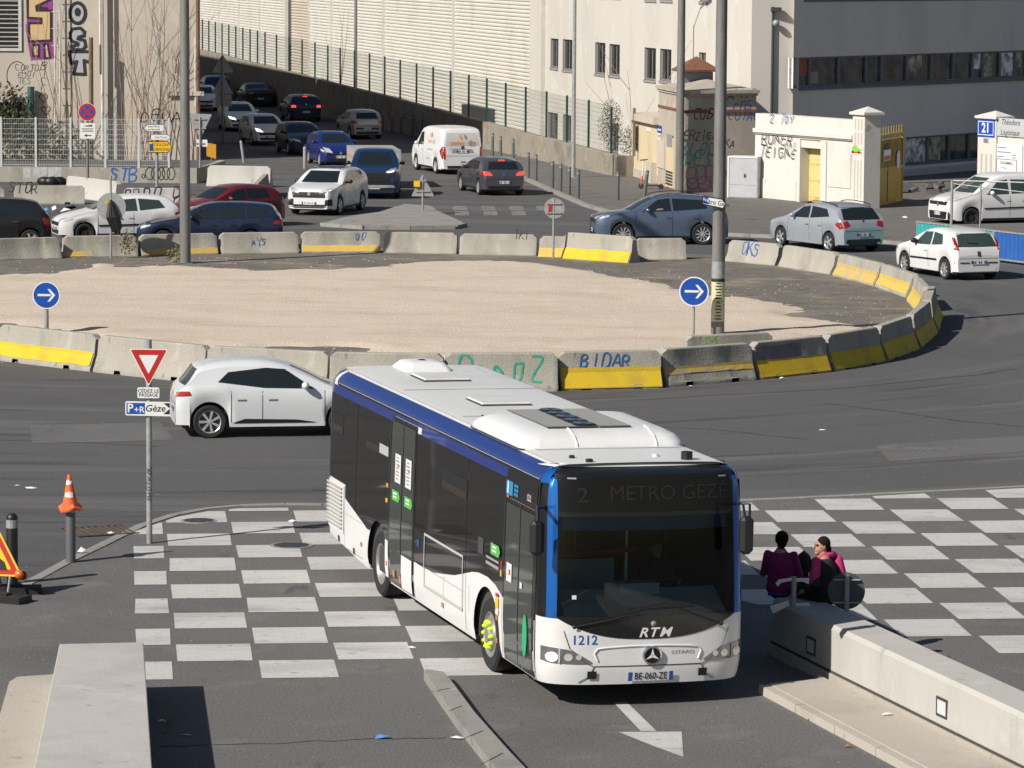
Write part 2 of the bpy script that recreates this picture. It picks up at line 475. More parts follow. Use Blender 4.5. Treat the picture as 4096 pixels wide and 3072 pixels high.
# checkered crossing -------------------------------------------------
cross = thing('checkered_crossing', None, None)
cross['kind'] = 'structure'
arcL = [G(560, 2120), G(700, 2072), G(830, 2047), G(960, 2035), G(1300, 2031)]
arcR = [G(2900, 2018), G(4150, 1951)]
def lattice(o, an, pitch, w, rows, cells, clips, rowd):
    ex = Vector((math.cos(an), math.sin(an), 0)); ey = Vector((-ex.y, ex.x, 0))
    for (c, r, w2, sh) in cells:
        a = o + ex * (c * pitch + sh) - ey * (rowd * r)
        j = lambda: random.uniform(-.008, .008)
        y0, y1 = -.0 + j(), -rowd + .0 + j()
        poly = [a + ey * y0 + ex * j(), a + ey * y1 + ex * j(), a + ey * y1 + ex * (w2 + j()), a + ey * y0 + ex * (w2 + j())]
        poly = [(p.x, p.y) for p in poly]
        for (l0, l1) in clips:
            poly = clip_poly(poly, (l1.x, l1.y), (l0.x, l0.y))
            if len(poly) < 3: break
        if len(poly) < 3: continue
        MB().poly([(x, y, .009) for x, y in poly]).build('painted_square', PAINT, cross)
oL = Vector((-5.449, 59.401, 0))
cellsL = []
for c in range(-1, 5):
    for r in range(-3, 11):
        if c == -1:
            if r % 2 == 1 and -1 <= r <= 9: cellsL.append((0, r, .465, -.53))
        elif (r + c) % 2 == 0 and r <= 8 + (1 if c in (1, 3, 5) else 0): cellsL.append((c, r, .985, 0))
lattice(oL, .1029, 1.05, .985, 10, cellsL, list(zip(arcL, arcL[1:])), 1.2186)
oR = Vector((5.398, 61.2527, 0))
cellsR = []
for c in range(-5, 9):
    for r in range(-6, 10):
        if (r + c) % 2 == 0 and (r <= 8): cellsR.append((c, r, .975, 0))
# the right wall hides the squares nearest to it; stop them short of it
wl0, wl1 = T(3072, 2048, -350, 520), T(3072, 2048, 1659, 1075)
lattice(oR, .0924, 1.055, .975, 10, cellsR, list(zip(arcR, arcR[1:])) + [(T(3072, 2048, 1659, 1010), T(3072, 2048, -250, 560))], 1.3116)

# flush kerb line round the crossing
kp = [(105, 2338), (270, 2248), (400, 2186), (560, 2106), (700, 2060), (830, 2036), (960, 2024), (1140, 2019), (1290, 2020), (2100, 2014), (3000, 2002), (3400, 1984), (4200, 1942)]
struct(strip('kerb', [G(*p) for p in kp], .17, .016, KERB))

# central traffic island far side, kerbed pavement on the right, faded crossing
isl = [T(1024, 0, x, y) for x, y in ((425, 1466), (700, 1486), (1000, 1487), (1290, 1484), (1352, 1468), (1290, 1436), (1190, 1392), (1130, 1352), (960, 1340), (800, 1392), (600, 1420))]
sheet('traffic_island', [(p.x, p.y) for p in isl], KERB, z=.11, h=.108)
struct(strip('kerb', [p for p in isl[0:5]], .16, .125, KERB))
kr = [T(2048, 0, -480, 905), T(2048, 0, -150, 1055), T(2048, 0, 80, 1165), T(2048, 0, 300, 1262), T(2048, 0, 480, 1340), G(2520, 878), G(2700, 918), G(2905, 944), G(3200, 958), G(3522, 974), G(3800, 992), G(4300, 1030)]
sheet('pavement', [(p.x, p.y) for p in kr] + [(40, 128), (60, 175), (22, 190), (-2, 200), (-26, 300), (-27.6, 300)], PAVE, z=.10, h=.098)
struct(strip('kerb', kr, .2, .112, KERB))
fade = thing('faded_zebra_crossing', None, None); fade['kind'] = 'structure'
for x0, x1, y0, y1 in ((735, 930, 1330, 1385), (1130, 1318, 1330, 1385), (1515, 1705, 1330, 1385), (1895, 2010, 1330, 1385), (760, 955, 1398, 1458), (1160, 1345, 1398, 1458), (1548, 1735, 1398, 1458)):
    zz = lambda x, y: G(1600 + x / 3.456, 440 + y / 3.456)
    pts = [zz(x0, y1), zz(x1 + 8, y1), zz(x1 - 8, y0), zz(x0 - 12, y0)]
    MB().poly([(p.x, p.y, .005) for p in pts]).build('painted_block', PAINT_OLD, fade)
pts = [zz(900, 1391), zz(2300, 1391), zz(2300, 1385), zz(900, 1386)]
MB().poly([(p.x, p.y, .006) for p in pts]).build('painted_line', PAINT_OLD, fade)
pts = [zz(2250, 1290), zz(2600, 1295), zz(2650, 1370), zz(2300, 1370)]

# lane arrow painted on the bus lane
arw = thing('lane_arrow', None, None); arw['kind'] = 'structure'
for k, q in enumerate((((660, 1240), (835, 1425), (937, 1425), (742, 1234)), ((692, 1430), (935, 1528), (1112, 1592), (1099, 1427)))):
    pp = [T(2048, 2048, *a) for a in q]
    if k == 0: pp = [pp[0], pp[1], pp[2], pp[3]]
    b = MB().poly([(p.x, p.y, .009) for p in pp]); b.build('painted_shape', PAINT, arw)

# kerbed median at the bottom of the picture
med = [T(1024, 2048, *a) for a in ((1088, 1090), (1105, 1082), (1215, 1100), (1240, 1125), (1420, 1370), (1640, 1620), (1800, 1790), (1640, 1850), (1485, 1640), (1290, 1390), (1180, 1230))]
sheet('median_kerb', [(p.x, p.y) for p in med], KERB, z=.13, h=.129)
for a, b_ in (((1335, 1255), (1245, 1290)), ((1470, 1415), (1340, 1470)), ((1600, 1560), (1450, 1640)), ((1255, 1140), (1140, 1165))):
    p, q = T(1024, 2048, *a, z=.134), T(1024, 2048, *b_, z=.134)
    d = (q - p).normalized(); w = Vector((-d.y, d.x, 0)) * .008
    struct(MB().quad(p - w, q - w, q + w, p + w).build('kerb_joint', RUBBLE))

# repair patches
for q in (((150, 2365), (270, 2335), (300, 2360), (240, 2395), (170, 2400)), ((120, 1700), (640, 1690), (700, 1760), (130, 1775)), ((3500, 1780), (4150, 1740), (4200, 1800), (3560, 1845))):
    g = [G(*p) for p in q]
    sheet('asphalt_patch', [(p.x, p.y) for p in g], ASPH2 if q[0][0] != 2420 else PAVE, z=.0055 if q[0][0] == 150 else .004)
# tar seams and cracks
seams = [[(3300, 1615), (3600, 1650), (3850, 1685), (4150, 1712)], [(2500, 1700), (2900, 1722), (3300, 1768)], [(0, 1760), (350, 1772), (700, 1790)], [(640, 2985), (1100, 2975), (1500, 2958), (1850, 2952)], [(1250, 1400 + 560), (1600, 1985)], [(2750, 1585), (3300, 1560), (3900, 1500), (4100, 1470)]]
for s_ in seams:
    g = [G(*p) for p in s_]; pts_ = []
    for p, q in zip(g, g[1:]):
        for k in range(5): pts_.append(p + (q - p) * k / 5 + Vector((random.uniform(-.03, .03), random.uniform(-.06, .06), 0)))
    b = MB()
    for p, q in zip(pts_, pts_[1:]):
        d = (q - p).normalized(); w = Vector((-d.y, d.x, 0)) * random.uniform(.008, .018)
        b.quad(*[Vector((v.x, v.y, .0085)) for v in (p - w, q - w, q + w, p + w)])
    struct(b.build('asphalt_seam', bpy.data.materials['dark_slot']))
# roundabout island ------------------------------------------------------
ring_near = [V(-75, 765), V(-70, 765)]
ring_pts_px = [(-150, 1412), (0, 1432), (360, 1478), (800, 1520), (1300, 1545), (1780, 1552), (2230, 1551), (2670, 1530), (3040, 1508), (3320, 1478), (3547, 1436), (3670, 1395), (3745, 1340), (3765, 1268), (3690, 1205), (3620, 1165), (3480, 1110), (3320, 1070), (3100, 1040), (2900, 1024), (2720, 1015), (2160, 1003), (1830, 1000), (1520, 996), (1200, 997), (880, 1003), (560, 1010), (260, 1018), (-60, 1026), (-300, 1040), (-700, 1120), (-800, 1250)]
ring = [G(*p) for p in ring_pts_px]
sheet('island_ground', [(p.x, p.y) for p in ring], DIRT, z=.012, h=.011)
sand_px = [(-700, 1180), (-300, 1120), (0, 1098), (180, 1095), (345, 1060), (430, 1052), (520, 1066), (700, 1062), (900, 1072), (1040, 1082), (1300, 1078), (1500, 1066), (1640, 1052), (1800, 1046), (1960, 1042), (2120, 1050), (2250, 1062), (2430, 1090), (2600, 1120), (2740, 1150), (2900, 1185), (3060, 1195), (3200, 1225), (3290, 1235), (3230, 1262), (3330, 1285), (3440, 1298), (3490, 1325), (3330, 1352), (3150, 1378), (2950, 1395), (2700, 1420), (2300, 1440), (1900, 1436), (1650, 1415), (1500, 1412), (1430, 1382), (1280, 1372), (1140, 1372), (1040, 1392), (900, 1384), (820, 1372), (700, 1368), (560, 1370), (400, 1352), (180, 1322), (0, 1300), (-300, 1290), (-700, 1280)]
import mathutils.noise as mnoise
def sand_mesh():
    poly = [G(x, y + (22 if y > 1340 and x < 2800 else 0)) for x, y in sand_px]
    P2 = [(p.x, p.y) for p in poly]
    def inside(x, y):
        c = False
        for i in range(len(P2)):
            (x0, y0), (x1, y1) = P2[i], P2[i - 1]
            if (y0 > y) != (y1 > y) and x < (x1 - x0) * (y - y0) / (y1 - y0) + x0: c = not c
        return c
    def dist(x, y):
        m = 9
        for i in range(len(P2)):
            (x0, y0), (x1, y1) = P2[i], P2[i - 1]
            dx, dy = x1 - x0, y1 - y0
            t = max(0, min(1, ((x - x0) * dx + (y - y0) * dy) / (dx * dx + dy * dy)))
            m = min(m, math.hypot(x - x0 - t * dx, y - y0 - t * dy))
        return m
    sx, sy = .24, .3
    b = MB(); idx = {}
    xs = [-24 + i * sx for i in range(int(35 / sx))]
    ys = [84 + i * sy for i in range(int(34 / sy))]
    def vert(i, j):
        if (i, j) not in idx:
            x, y = xs[i], ys[j]
            n1 = mnoise.noise((x * .5, y * .5, 1)); n2 = mnoise.noise((x * 2.2, y * 2.2, 5)); n3 = mnoise.noise((x * .9, y * .9, 9))
            d = dist(x, y); s = 1 if inside(x, y) else -1
            e = max(0.0, min(1.0, (s * d + .45 * n3 + .25 * n2) / .9))
            ruts = 0
            for (a, c0, w) in ((.10, 97.0, .5), (.10, 99.2, .5), (-.05, 103.4, .6), (-.05, 105.4, .6), (.02, 109.2, .5), (.02, 107.6, .5)):
                q = abs(y - c0 - a * x - .8 * math.sin(x * .25 + c0)); ruts += -.022 * math.exp(-(q / w) ** 2 * 3)
            tread = .012 * math.sin(x * 11) * max(0, -ruts / .03)
            z = -.03 + e * (.115 + .035 * n1 + .018 * n2 + ruts + tread)
            idx[(i, j)] = len(b.v); b.v.append((x, y, z))
        return idx[(i, j)]
    for i in range(len(xs) - 1):
        for j in range(len(ys) - 1):
            if dist(xs[i], ys[j]) < .9 or inside(xs[i], ys[j]):
                b.f.append((vert(i, j), vert(i + 1, j), vert(i + 1, j + 1), vert(i, j + 1)))
    return b
sand = sand_mesh().build('sand_fill', SAND, smooth=60)
tag(sand, 'beige sand and gravel fill spread over the roundabout centre', None, None, 'stuff')
del sand['label']

# manholes, drain grating
def manhole(p, r, label):
    t = thing('manhole_cover', label, 'manhole cover', (p.x, p.y, 0.0))
    MB().lathe([(r, .0), (r, .013), (r - .05, .014)], 20).add([(r * math.cos(2 * PI * k / 20) * .93, r * math.sin(2 * PI * k / 20) * .93, .0135) for k in range(20)], [tuple(range(20))]).build('frame', KERB, t)
    b = MB()
    for i in range(-3, 4):
        w = math.sqrt(max(.01, (r * .8) ** 2 - (i * r * .22) ** 2))
        b.box((0, i * r * .22, .018), (2 * w, r * .09, .008))
    b.build('rib', DKGREY, t)
manhole(G(1165, 2184), .34, 'round cast iron manhole cover set in the dark square behind the bus')
manhole(G(795, 2085), .30, 'small manhole cover inside the topmost left white square')
gr = thing('drain_grating', 'rusty metal drain grating in the gutter beside the bollard with the cone', 'drain grating', G(400, 2127))
gr.rotation_euler = (0, 0, R(24))
MB().box((0, 0, .006), (1.0, .9, .008)).build('pit', RUBBLE, gr)
RUST = mat('rusty_iron', (.12, .09, .065), .8, .3, var=.4, vscale=10)
for i in range(9): MB().box((-.44 + i * .11, 0, .018), (.05, .9, .016)).build('bar', RUST, gr)
for sx in (-1, 1): MB().box((0, sx * .45, .02), (1.0, .04, .016)).build('frame_rail', RUST, gr)

# loose stones on the fill and grit on the carriageway
sbv = BVHTree.FromPolygons([v.co for v in sand.data.vertices], [tuple(p.vertices) for p in sand.data.polygons])
b = MB()
for k in range(2400):
    x, y = random.uniform(-22, 10.5), random.uniform(84, 116)
    if ((x + 7.5) / 17.6) ** 2 + ((y - 99.5) / 15.5) ** 2 > 1: continue
    h = sbv.ray_cast(Vector((x, y, 3)), Vector((0, 0, -1)))[0]
    z = max(.012, h.z if h else .012); s_ = random.choice((.010, .014, .018, .026)); c = Vector((x, y, z))
    v = [c + Vector((s_ * random.uniform(.7, 1.6), 0, 0)), c + Vector((0, s_, 0)), c - Vector((s_, 0, 0)), c - Vector((0, s_ * random.uniform(.7, 1.6), 0)), c + Vector((0, 0, s_ * .7))]
    b.add(v, [(0, 1, 4), (1, 2, 4), (2, 3, 4), (3, 0, 4)])
tag(b.build('loose_stones', SAND), kind='stuff')
b = MB()
for k in range(260):
    p = G(random.uniform(-100, 4200), random.uniform(1600, 3072)); s_ = random.uniform(.005, .012)
    b.add([p + Vector((s_, 0, .006)), p + Vector((-s_ * .4, s_, .006)), p + Vector((-s_ * .4, -s_, .006)), p + Vector((0, 0, .006 + s_))], [(0, 1, 3), (1, 2, 3), (2, 0, 3)])
tag(b.build('road_grit', PAINT), kind='stuff')
# foreground walls --------------------------------------------------------
HL = .66
wl = thing('concrete_wall', 'low pale concrete wall in the lower left corner with a broad sunlit top', 'wall')
a, b_, c, d = T(0, 2048, 385, 855, HL), T(0, 2048, 930, 843, HL), T(0, 2048, 985, 1659, HL), T(0, 2048, 220, 1659, HL)
c = b_ + (c - b_) * 1.5; d = a + (d - a) * 1.5
b = MB().slab([(p.x, p.y, 0) for p in (a, d, c, b_)], (0, 0, HL))
o = b.build('wall_block', CONC_W, wl)
bv = o.modifiers.new('bevel', 'BEVEL'); bv.width = .012; bv.segments = 2
sl_ = [T(0, 2048, 60, 1100, .16), T(0, 2048, 110, 1068, .16), T(0, 2048, 420, 1045, .16), T(0, 2048, 520, 1659, .16), T(0, 2048, 500, 2100, .16), T(0, 2048, -200, 2100, .16), T(0, 2048, -100, 1659, .16)]
sheet('concrete_plinth', [(p.x, p.y) for p in sl_], CONC_T, z=.16, h=.158)

# right wall with its kerbed footway
ZB = .12
f0, f1 = T(3072, 2048, 20, 868, ZB), T(3072, 2048, 1600, 1659, ZB)
dirw = (f1 - f0).normalized(); nrmw = Vector((dirw.y, -dirw.x, 0))   # towards the bus lane
if nrmw.x > 0: nrmw = -nrmw
f1 = f0 + dirw * 26
tp = T(3072, 2048, 290, 690, .8); 
HW = hz(T(3072, 2048, 290, 1010, ZB), 2048 + 690 / 1.62) - ZB
tk = .62
rw = thing('retaining_wall', 'long pale concrete wall with recessed lights running off the right edge', 'wall')
def wallprof(p, sh=0.0, h=HW):
    i = -nrmw
    return [p + nrmw * (.0 - sh), p + nrmw * (-.015 - sh) + Vector((0, 0, h - .05)), p + nrmw * (-.06 - sh) + Vector((0, 0, h)), p + i * (tk - .05 - sh) + Vector((0, 0, h + .0)), p + i * (tk - sh) + Vector((0, 0, h - .05)), p + i * (tk - sh)]
rows = [wallprof(f0 + dirw * s, 0) for s in (0, .35, 1.0, 3, 7, 14, 26)]
b = MB().grid(rows); b.poly(list(reversed(rows[0]))); b.poly(rows[-1])
b.build('wall_body', CONC_W, rw, smooth=25)
MB().slab([f0 + nrmw * .0 + Vector((0, 0, -.11)), f1 + Vector((0, 0, -.11)), f1 + nrmw * .035 + Vector((0, 0, -.11)), f0 + nrmw * .035 + Vector((0, 0, -.11))], (0, 0, .15)).build('base_course', CONC_T, rw)
MB().slab([f0 + nrmw * .003 + Vector((0, 0, .045)), f1 + nrmw * .003 + Vector((0, 0, .045)), f1 + nrmw * .010 + Vector((0, 0, .045)), f0 + nrmw * .010 + Vector((0, 0, .045))], (0, 0, .03)).build('shadow_joint', RUBBLE, rw)
wallP = Plane((f0.x, f0.y), (dirw.x, dirw.y)); 
if wallP.n.dot(nrmw) < 0: wallP.n = -wallP.n
GLASSW = mat('frosted_lamp_glass', (.55, .58, .56), .25)
for k, (cx, cy) in enumerate((((245 + 310) / 2, 868), (1125, 1268), (2350, 1870))):
    u, z = wallP.hit(3072 + cx / 1.62, 2048 + cy / 1.62)
    lm = thing('recessed_wall_light', ['rectangular recessed light at the far end of the right wall beside the people', 'rectangular recessed light in the sunlit face of the right wall', 'rectangular recessed light low on the right wall near the frame edge'][k], 'wall light', wallP.P(u, z))
    if k == 2:
        bpy.data.objects.remove(lm); continue
    fn = lambda uu, zz_, off=0: wallP.u * uu + Vector((0, 0, zz_)) + wallP.n * off
    for (x0, x1, z0, z1) in ((-.16, .16, .085, .115), (-.16, .16, -.115, -.085), (-.16, -.13, -.085, .085), (.13, .16, -.085, .085)):
        q = [fn(x0, z0, -.02), fn(x1, z0, -.02), fn(x1, z1, -.02), fn(x0, z1, -.02)]
        MB().slab(q, wallP.n * .026).build('frame', DKGREY, lm)
    MB().slab([fn(-.13, -.085, -.02), fn(.13, -.085, -.02), fn(.13, .085, -.02), fn(-.13, .085, -.02)], wallP.n * .0225).build('lens', GLASSW, lm)
k0, k1 = T(3072, 2048, 5, 1112, ZB), T(3072, 2048, 1040, 1659, ZB)
kd = (k1 - k0).normalized()
fw_pts = [k0, k0 + kd * 26, f0 + dirw * 26, T(3072, 2048, 330, 1055, ZB), T(3072, 2048, 320, 1080, ZB)]
sheet('footway', [(p.x, p.y) for p in fw_pts], CONC_T, z=ZB, h=ZB - .001)
kn = Vector((-kd.y, kd.x, 0)); kn = kn if kn.x < 0 else -kn
struct(strip('kerb', [k0 + kn * .06 + kd * (i * 1.3) for i in range(18)], .15, ZB - .012, CONC_T))
# ================================================================== buildings and walls
FAC = layered('cream_render', [((.55, .525, .48), 0, 0, 0, S1), ((.505, .48, .435), .35, .5, .2, (1, 1, .25)), ((.58, .56, .515), .8, .56, .1, S1), ((.44, .41, .36), 1.6, .69, .06, (1, 1, .12))], rough=.9, bump=.1, fine=.04, spec=.2)
FACL = layered('old_render', [((.50, .445, .375), 0, 0, 0, S1), ((.44, .39, .33), .3, .5, .2, (1, 1, .3)), ((.55, .50, .43), .7, .56, .12, S1), ((.36, .32, .27), 1.8, .67, .06, (1, 1, .15))], rough=.92, bump=.2, fine=.07, spec=.2)
FACG = layered('grey_render', [((.74, .69, .65), 0, 0, 0, S1), ((.66, .615, .58), .4, .5, .2, (1, 1, .3))], rough=.9, bump=.1, fine=.05, spec=.2)
GATEW = layered('white_rendered_wall', [((.60, .575, .53), 0, 0, 0, S1), ((.51, .48, .43), .7, .52, .15, (1, 1, .4)), ((.40, .37, .32), 1.5, .64, .08, S1), ((.33, .30, .27), 3.6, .71, .04, (1, 1, .3))], rough=.9, bump=.25, fine=.06, spec=.2)
TOWR = layered('stained_stucco', [((.42, .375, .31), 0, 0, 0, S1), ((.33, .29, .24), .5, .5, .18, (1, 1, .3)), ((.48, .43, .36), 1, .57, .1, S1), ((.22, .20, .17), 1.7, .66, .07, (1, 1, .2))], rough=.93, bump=.3, fine=.08, spec=.2)
HUT = layered('yellow_render', [((.58, .49, .32), 0, 0, 0, S1), ((.50, .42, .28), .8, .52, .15, (1, 1, .4)), ((.40, .34, .24), 2.5, .68, .06, S1)], rough=.9, fine=.05, spec=.2)
STONE = layered('old_wall_stone', [((.27, .245, .20), 0, 0, 0, S1), ((.20, .18, .15), .8, .5, .15, S1), ((.33, .30, .25), 1.6, .58, .1, S1), ((.2, .18, .15), 2.6, .67, .05, S1)], rough=.95, bump=.5, bscale=14, fine=.12, spec=.1)
CORR = layered('white_corrugated_metal', [((.62, .60, .545), 0, 0, 0, S1), ((.55, .525, .47), .5, .5, .2, S1), ((.48, .45, .39), 1.6, .68, .06, (1, 1, .2))], rough=.55, bump=0, fine=.03, spec=.4)
TRIM = mat('pale_metal_trim', (.60, .59, .56), .5, .1, var=.15, vscale=2)
WINO = mat('office_glass', (.075, .075, .06), .05, spec=1.0, var=.8, vscale=1.6, contrast=1.6)  # mottled lighter tone stands in for reflections in the panes
TERRA = mat('terracotta', (.20, .085, .05), .9, var=.35, vscale=9)
GREENP = mat('green_fence_post', (.02, .055, .045), .5)
GREENM = mat('green_fence_mesh', (.05, .085, .075), .5)
WHITEM = mat('white_fence_mesh', (.52, .53, .53), .5)
WINF = mat('grey_window_frame', (.12, .135, .155), .5)
WING = mat('window_glass', (.018, .02, .02), .03, spec=1.0)
WINRB = mat('pale_reveal', (.27, .26, .245), .9)
CURT = mat('orange_curtain', (.42, .12, .06), .8, var=.3, vscale=6)
YGATE = mat('yellow_gate_paint', (.42, .27, .012), .5, var=.25, vscale=2.5)
BARK = mat('bare_twigs', (.30, .215, .165), .95, var=.3, vscale=8)
LEAF = mat('scrub_leaves', (.075, .08, .035), .9, var=.5, vscale=3)
IVY = mat('dry_ivy', (.19, .17, .135), .95, var=.5, vscale=4)

def pquad(b, P, u0, u1, z0, z1, off=0.0):
    return b.quad(P.P(u0, z0, off), P.P(u1, z0, off), P.P(u1, z1, off), P.P(u0, z1, off))
def pbox(b, P, u0, u1, z0, z1, o0, o1):
    q = [P.P(u0, z0, o0), P.P(u1, z0, o0), P.P(u1, z1, o0), P.P(u0, z1, o0)]
    return b.slab(q, P.n * (o1 - o0))
def wall_with_holes(P, u0, u1, z0, z1, holes, off=0.0):
    """facade sheet as a grid with rectangular openings, plus the reveals"""
    b = MB()
    us = sorted({u0, u1, *[h[0] for h in holes], *[h[1] for h in holes]})
    zs = sorted({z0, z1, *[h[2] for h in holes], *[h[3] for h in holes]})
    for a, c in zip(us, us[1:]):
        for e, g in zip(zs, zs[1:]):
            mu, mz = (a + c) / 2, (e + g) / 2
            if any(h[0] < mu < h[1] and h[2] < mz < h[3] for h in holes): continue
            pquad(b, P, a, c, e, g, off)
    for h in holes:
        dp = h[4]; x0, x1, y0, y1 = h[:4]
        b.quad(P.P(x0, y0, off), P.P(x0, y0, off - dp), P.P(x0, y1, off - dp), P.P(x0, y1, off))
        b.quad(P.P(x1, y0, off), P.P(x1, y1, off), P.P(x1, y1, off - dp), P.P(x1, y0, off - dp))
        b.quad(P.P(x0, y0, off), P.P(x1, y0, off), P.P(x1, y0, off - dp), P.P(x0, y0, off - dp))
        b.quad(P.P(x0, y1, off), P.P(x0, y1, off - dp), P.P(x1, y1, off - dp), P.P(x1, y1, off))
    return b
def rect(P, pts, tile):
    """rectangle on plane P from pixel corners (x0,y0,x1,y1) of an enlarged tile"""
    x0, y0, x1, y1 = pts
    c = [P.hit(tile[0] + x / 1.62, tile[1] + y / 1.62) for x, y in ((x0, y1), (x1, y1), (x1, y0), (x0, y0))]
    us = sorted(((c[0][0] + c[3][0]) / 2, (c[1][0] + c[2][0]) / 2))
    return us[0], us[1], (c[0][1] + c[1][1]) / 2, (c[2][1] + c[3][1]) / 2

# ---- long street line on the right: cream building and corrugated warehouse share it
SL = Plane((9.5, 152.4), (-.21, .977)); 
if SL.n.x > 0: SL.n = -SL.n
cream = thing('office_building', 'cream rendered building with small paired windows behind the green fence', 'building')
u_j = SL.hit(2134, 300)[0]
T3 = (2048, 0)
wins = []
for q in ((250, 250, 300, 440), (328, 256, 390, 455), (538, 276, 604, 480), (630, 287, 698, 490), (858, 310, 932, 520), (958, 318, 1032, 525), (1210, 340, 1256, 420),
          (232, 730, 296, 905), (330, 745, 383, 920), (640, 800, 690, 990), (865, -75, 935, 0), (965, -70, 1040, 2), (1216, -60, 1268, 12), (540, -110, 605, -40), (632, -105, 700, -35)):
    u0, u1, z0, z1 = rect(SL, q, T3)
    wins.append((u0, u1, z0, z1, .15))
for (u0, u1, z0, z1, _) in list(wins[:4]): wins.append((u0, u1, z0 + 3.6, z1 + 3.6, .15))
pil0, pil1 = SL.hit(2048 + 215 / 1.62, 300)[0], u_j
wb = wall_with_holes(SL, 0, pil0, -.3, 13, wins)
wb.quad(SL.P(0, -.3), SL.P(0, 13), SL.P(0, 13, -30), SL.P(0, -.3, -30)) if False else None
pbox(wb, SL, pil0, pil1, -.3, 13, -.2, .22)
# right-hand return of the building and its roof
pr = SL.P(0, 0)
ret = Vector((.977, .21, 0)) * 2.0
wb.quad(pr + Vector((0, 0, -.3)), pr + ret + Vector((0, 0, -.3)), pr + ret + Vector((0, 0, 13)), pr + Vector((0, 0, 13)))
wb.quad(SL.P(0, 13), SL.P(pil1, 13), SL.P(pil1, 13, -14), SL.P(0, 13, -14))
wb.quad(SL.P(pil1, -.3), SL.P(pil1, 13), SL.P(pil1, 13, -14), SL.P(pil1, -.3, -14))
wb.build('wall', FAC, cream)
for (u0, u1, z0, z1, d) in wins:
    fb = MB(); w = .07
    for (a, c, e, g) in ((u0, u0 + w, z0, z1), (u1 - w, u1, z0, z1), (u0 + w, u1 - w, z0, z0 + w), (u0 + w, u1 - w, z1 - w, z1), ((u0 + u1) / 2 - .03, (u0 + u1) / 2 + .03, z0 + w, z1 - w)):
        pbox(fb, SL, a, c, e, g, -.14, -.10)
    f = fb.build('window_frame', mat('mid_grey_frame', (.23, .23, .23), .6) if 'mid_grey_frame' not in bpy.data.materials else bpy.data.materials['mid_grey_frame'], cream)
    MB().quad(SL.P(u0 + .02, z0 + .02, -.12), SL.P(u1 - .02, z0 + .02, -.12), SL.P(u1 - .02, z1 - .02, -.12), SL.P(u0 + .02, z1 - .02, -.12)).build('pane', WING, f)
    MB().quad(SL.P(u1 - .004, z0, -.149), SL.P(u1 - .004, z0, -.001), SL.P(u1 - .004, z1, -.001), SL.P(u1 - .004, z1, -.149)).build('reveal', WINRB, f)
    sb = MB(); pbox(sb, SL, u0 - .06, u1 + .06, z0 - .10, z0, -.1, .05); sb.build('window_sill', WINRB, cream)

ware = thing('warehouse', 'long white corrugated metal warehouse along the street behind the green fence', 'warehouse')
jx = [2120, 1818, 1539, 1330, 1240, 1146, 1042, 960, 880, 800]
us = [SL.hit(x, 200)[0] for x in jx]
us[0] = u_j + .02
us += [us[-1] + 22, us[-1] + 44, us[-1] + 70]
TOPW = 11.5
for i, (a, c) in enumerate(zip(us, us[1:])):
    b = MB(); p = .20; z = -.3; off = .0
    set_in = .35 if i == 4 else .0
    rows = []
    while z < TOPW:
        for dz, o in ((0, -.035), (.05, .025), (.13, .03), (.18, -.035)):
            rows.append((z + dz, o - set_in))
        z += p
    b.grid([[SL.P(a, zz_, o), SL.P(c, zz_, o)] for zz_, o in rows])
    b.build('corrugated_panel', CORR if i != 4 else FACL, ware)
    b = MB(); pbox(b, SL, a - .14, a + .14, -.3, TOPW, -.1, .13); b.build('downpipe_trim', TRIM, ware)
rb = MB()
rb.quad(SL.P(u_j, TOPW), SL.P(us[-1], TOPW), SL.P(us[-1], TOPW, -26), SL.P(u_j, TOPW, -26)); rb.build('roof', CORR, ware)
# service boxes on the facade
for (q, nm) in (((1390, 690, 1550, 820), 'wall_box'), ((0, 335, 90, 430), 'wall_box'), ((470, 330, 530, 420), 'wall_box')):
    u0, u1, z0, z1 = rect(SL, q, (1024, 0))
    if q[0] < 1000: continue
u0, u1, z0, z1 = rect(SL, (1390, 690, 1550, 820), (1024, 0))
b = MB(); pbox(b, SL, u0, u1, z0, z1, .05, .5); o = b.build('metal_cabinet', DKGREY); tag(o, 'dark grey metal cabinet against the corrugated wall behind the fence', 'cabinet')

# ---- low stone wall carrying the green fence
WA, WB_ = T(2048, 0, 680, 1145, .10), T(2048, 0, 110, 1025, .10)
LW = Plane((WA.x, WA.y), (WB_.x - WA.x, WB_.y - WA.y))
if LW.n.x > 0: LW.n = -LW.n
LEN = 128.0
lowz = [(0, hz(WA, 1010 / 1.62)), (14.8, hz(WB_, 868 / 1.62))]
for x, y in ((1024 + 830 / 1.62, 620 / 1.62), (1024 + 500 / 1.62, 540 / 1.62), (1024 + 190 / 1.62, 460 / 1.62), (1024 + 20 / 1.62, 418 / 1.62), (800, 198)):
    lowz.append(LW.hit(x, y))
lowz.append((LEN, lowz[-1][1] + .2))
stw = thing('fence_wall', 'low stone wall along the right pavement carrying the green fence', 'wall')
b = MB(); n = 60
prof = [(-.15, .0), (interp(lowz, -.15), .0)]
rows = []
for i in range(n + 1):
    u = LEN * i / n
    zt = interp(lowz, u)
    rows.append([LW.P(u, 0, 0), LW.P(u, zt - .02, 0), LW.P(u, zt, -.03), LW.P(u, zt, -.37), LW.P(u, zt - .03, -.4), LW.P(u, 0, -.4)])
b.grid(rows); b.poly(rows[0])
b.build('wall_body', STONE, stw)
rb = MB()
rb.slab([LW.P(0, 0, 0), LW.P(0, 0, -1.1), LW.P(.35, 0, -1.1), LW.P(.35, 0, 0)], (0, 0, interp(lowz, 0) - .01)); rb.build('end_return', STONE, stw)
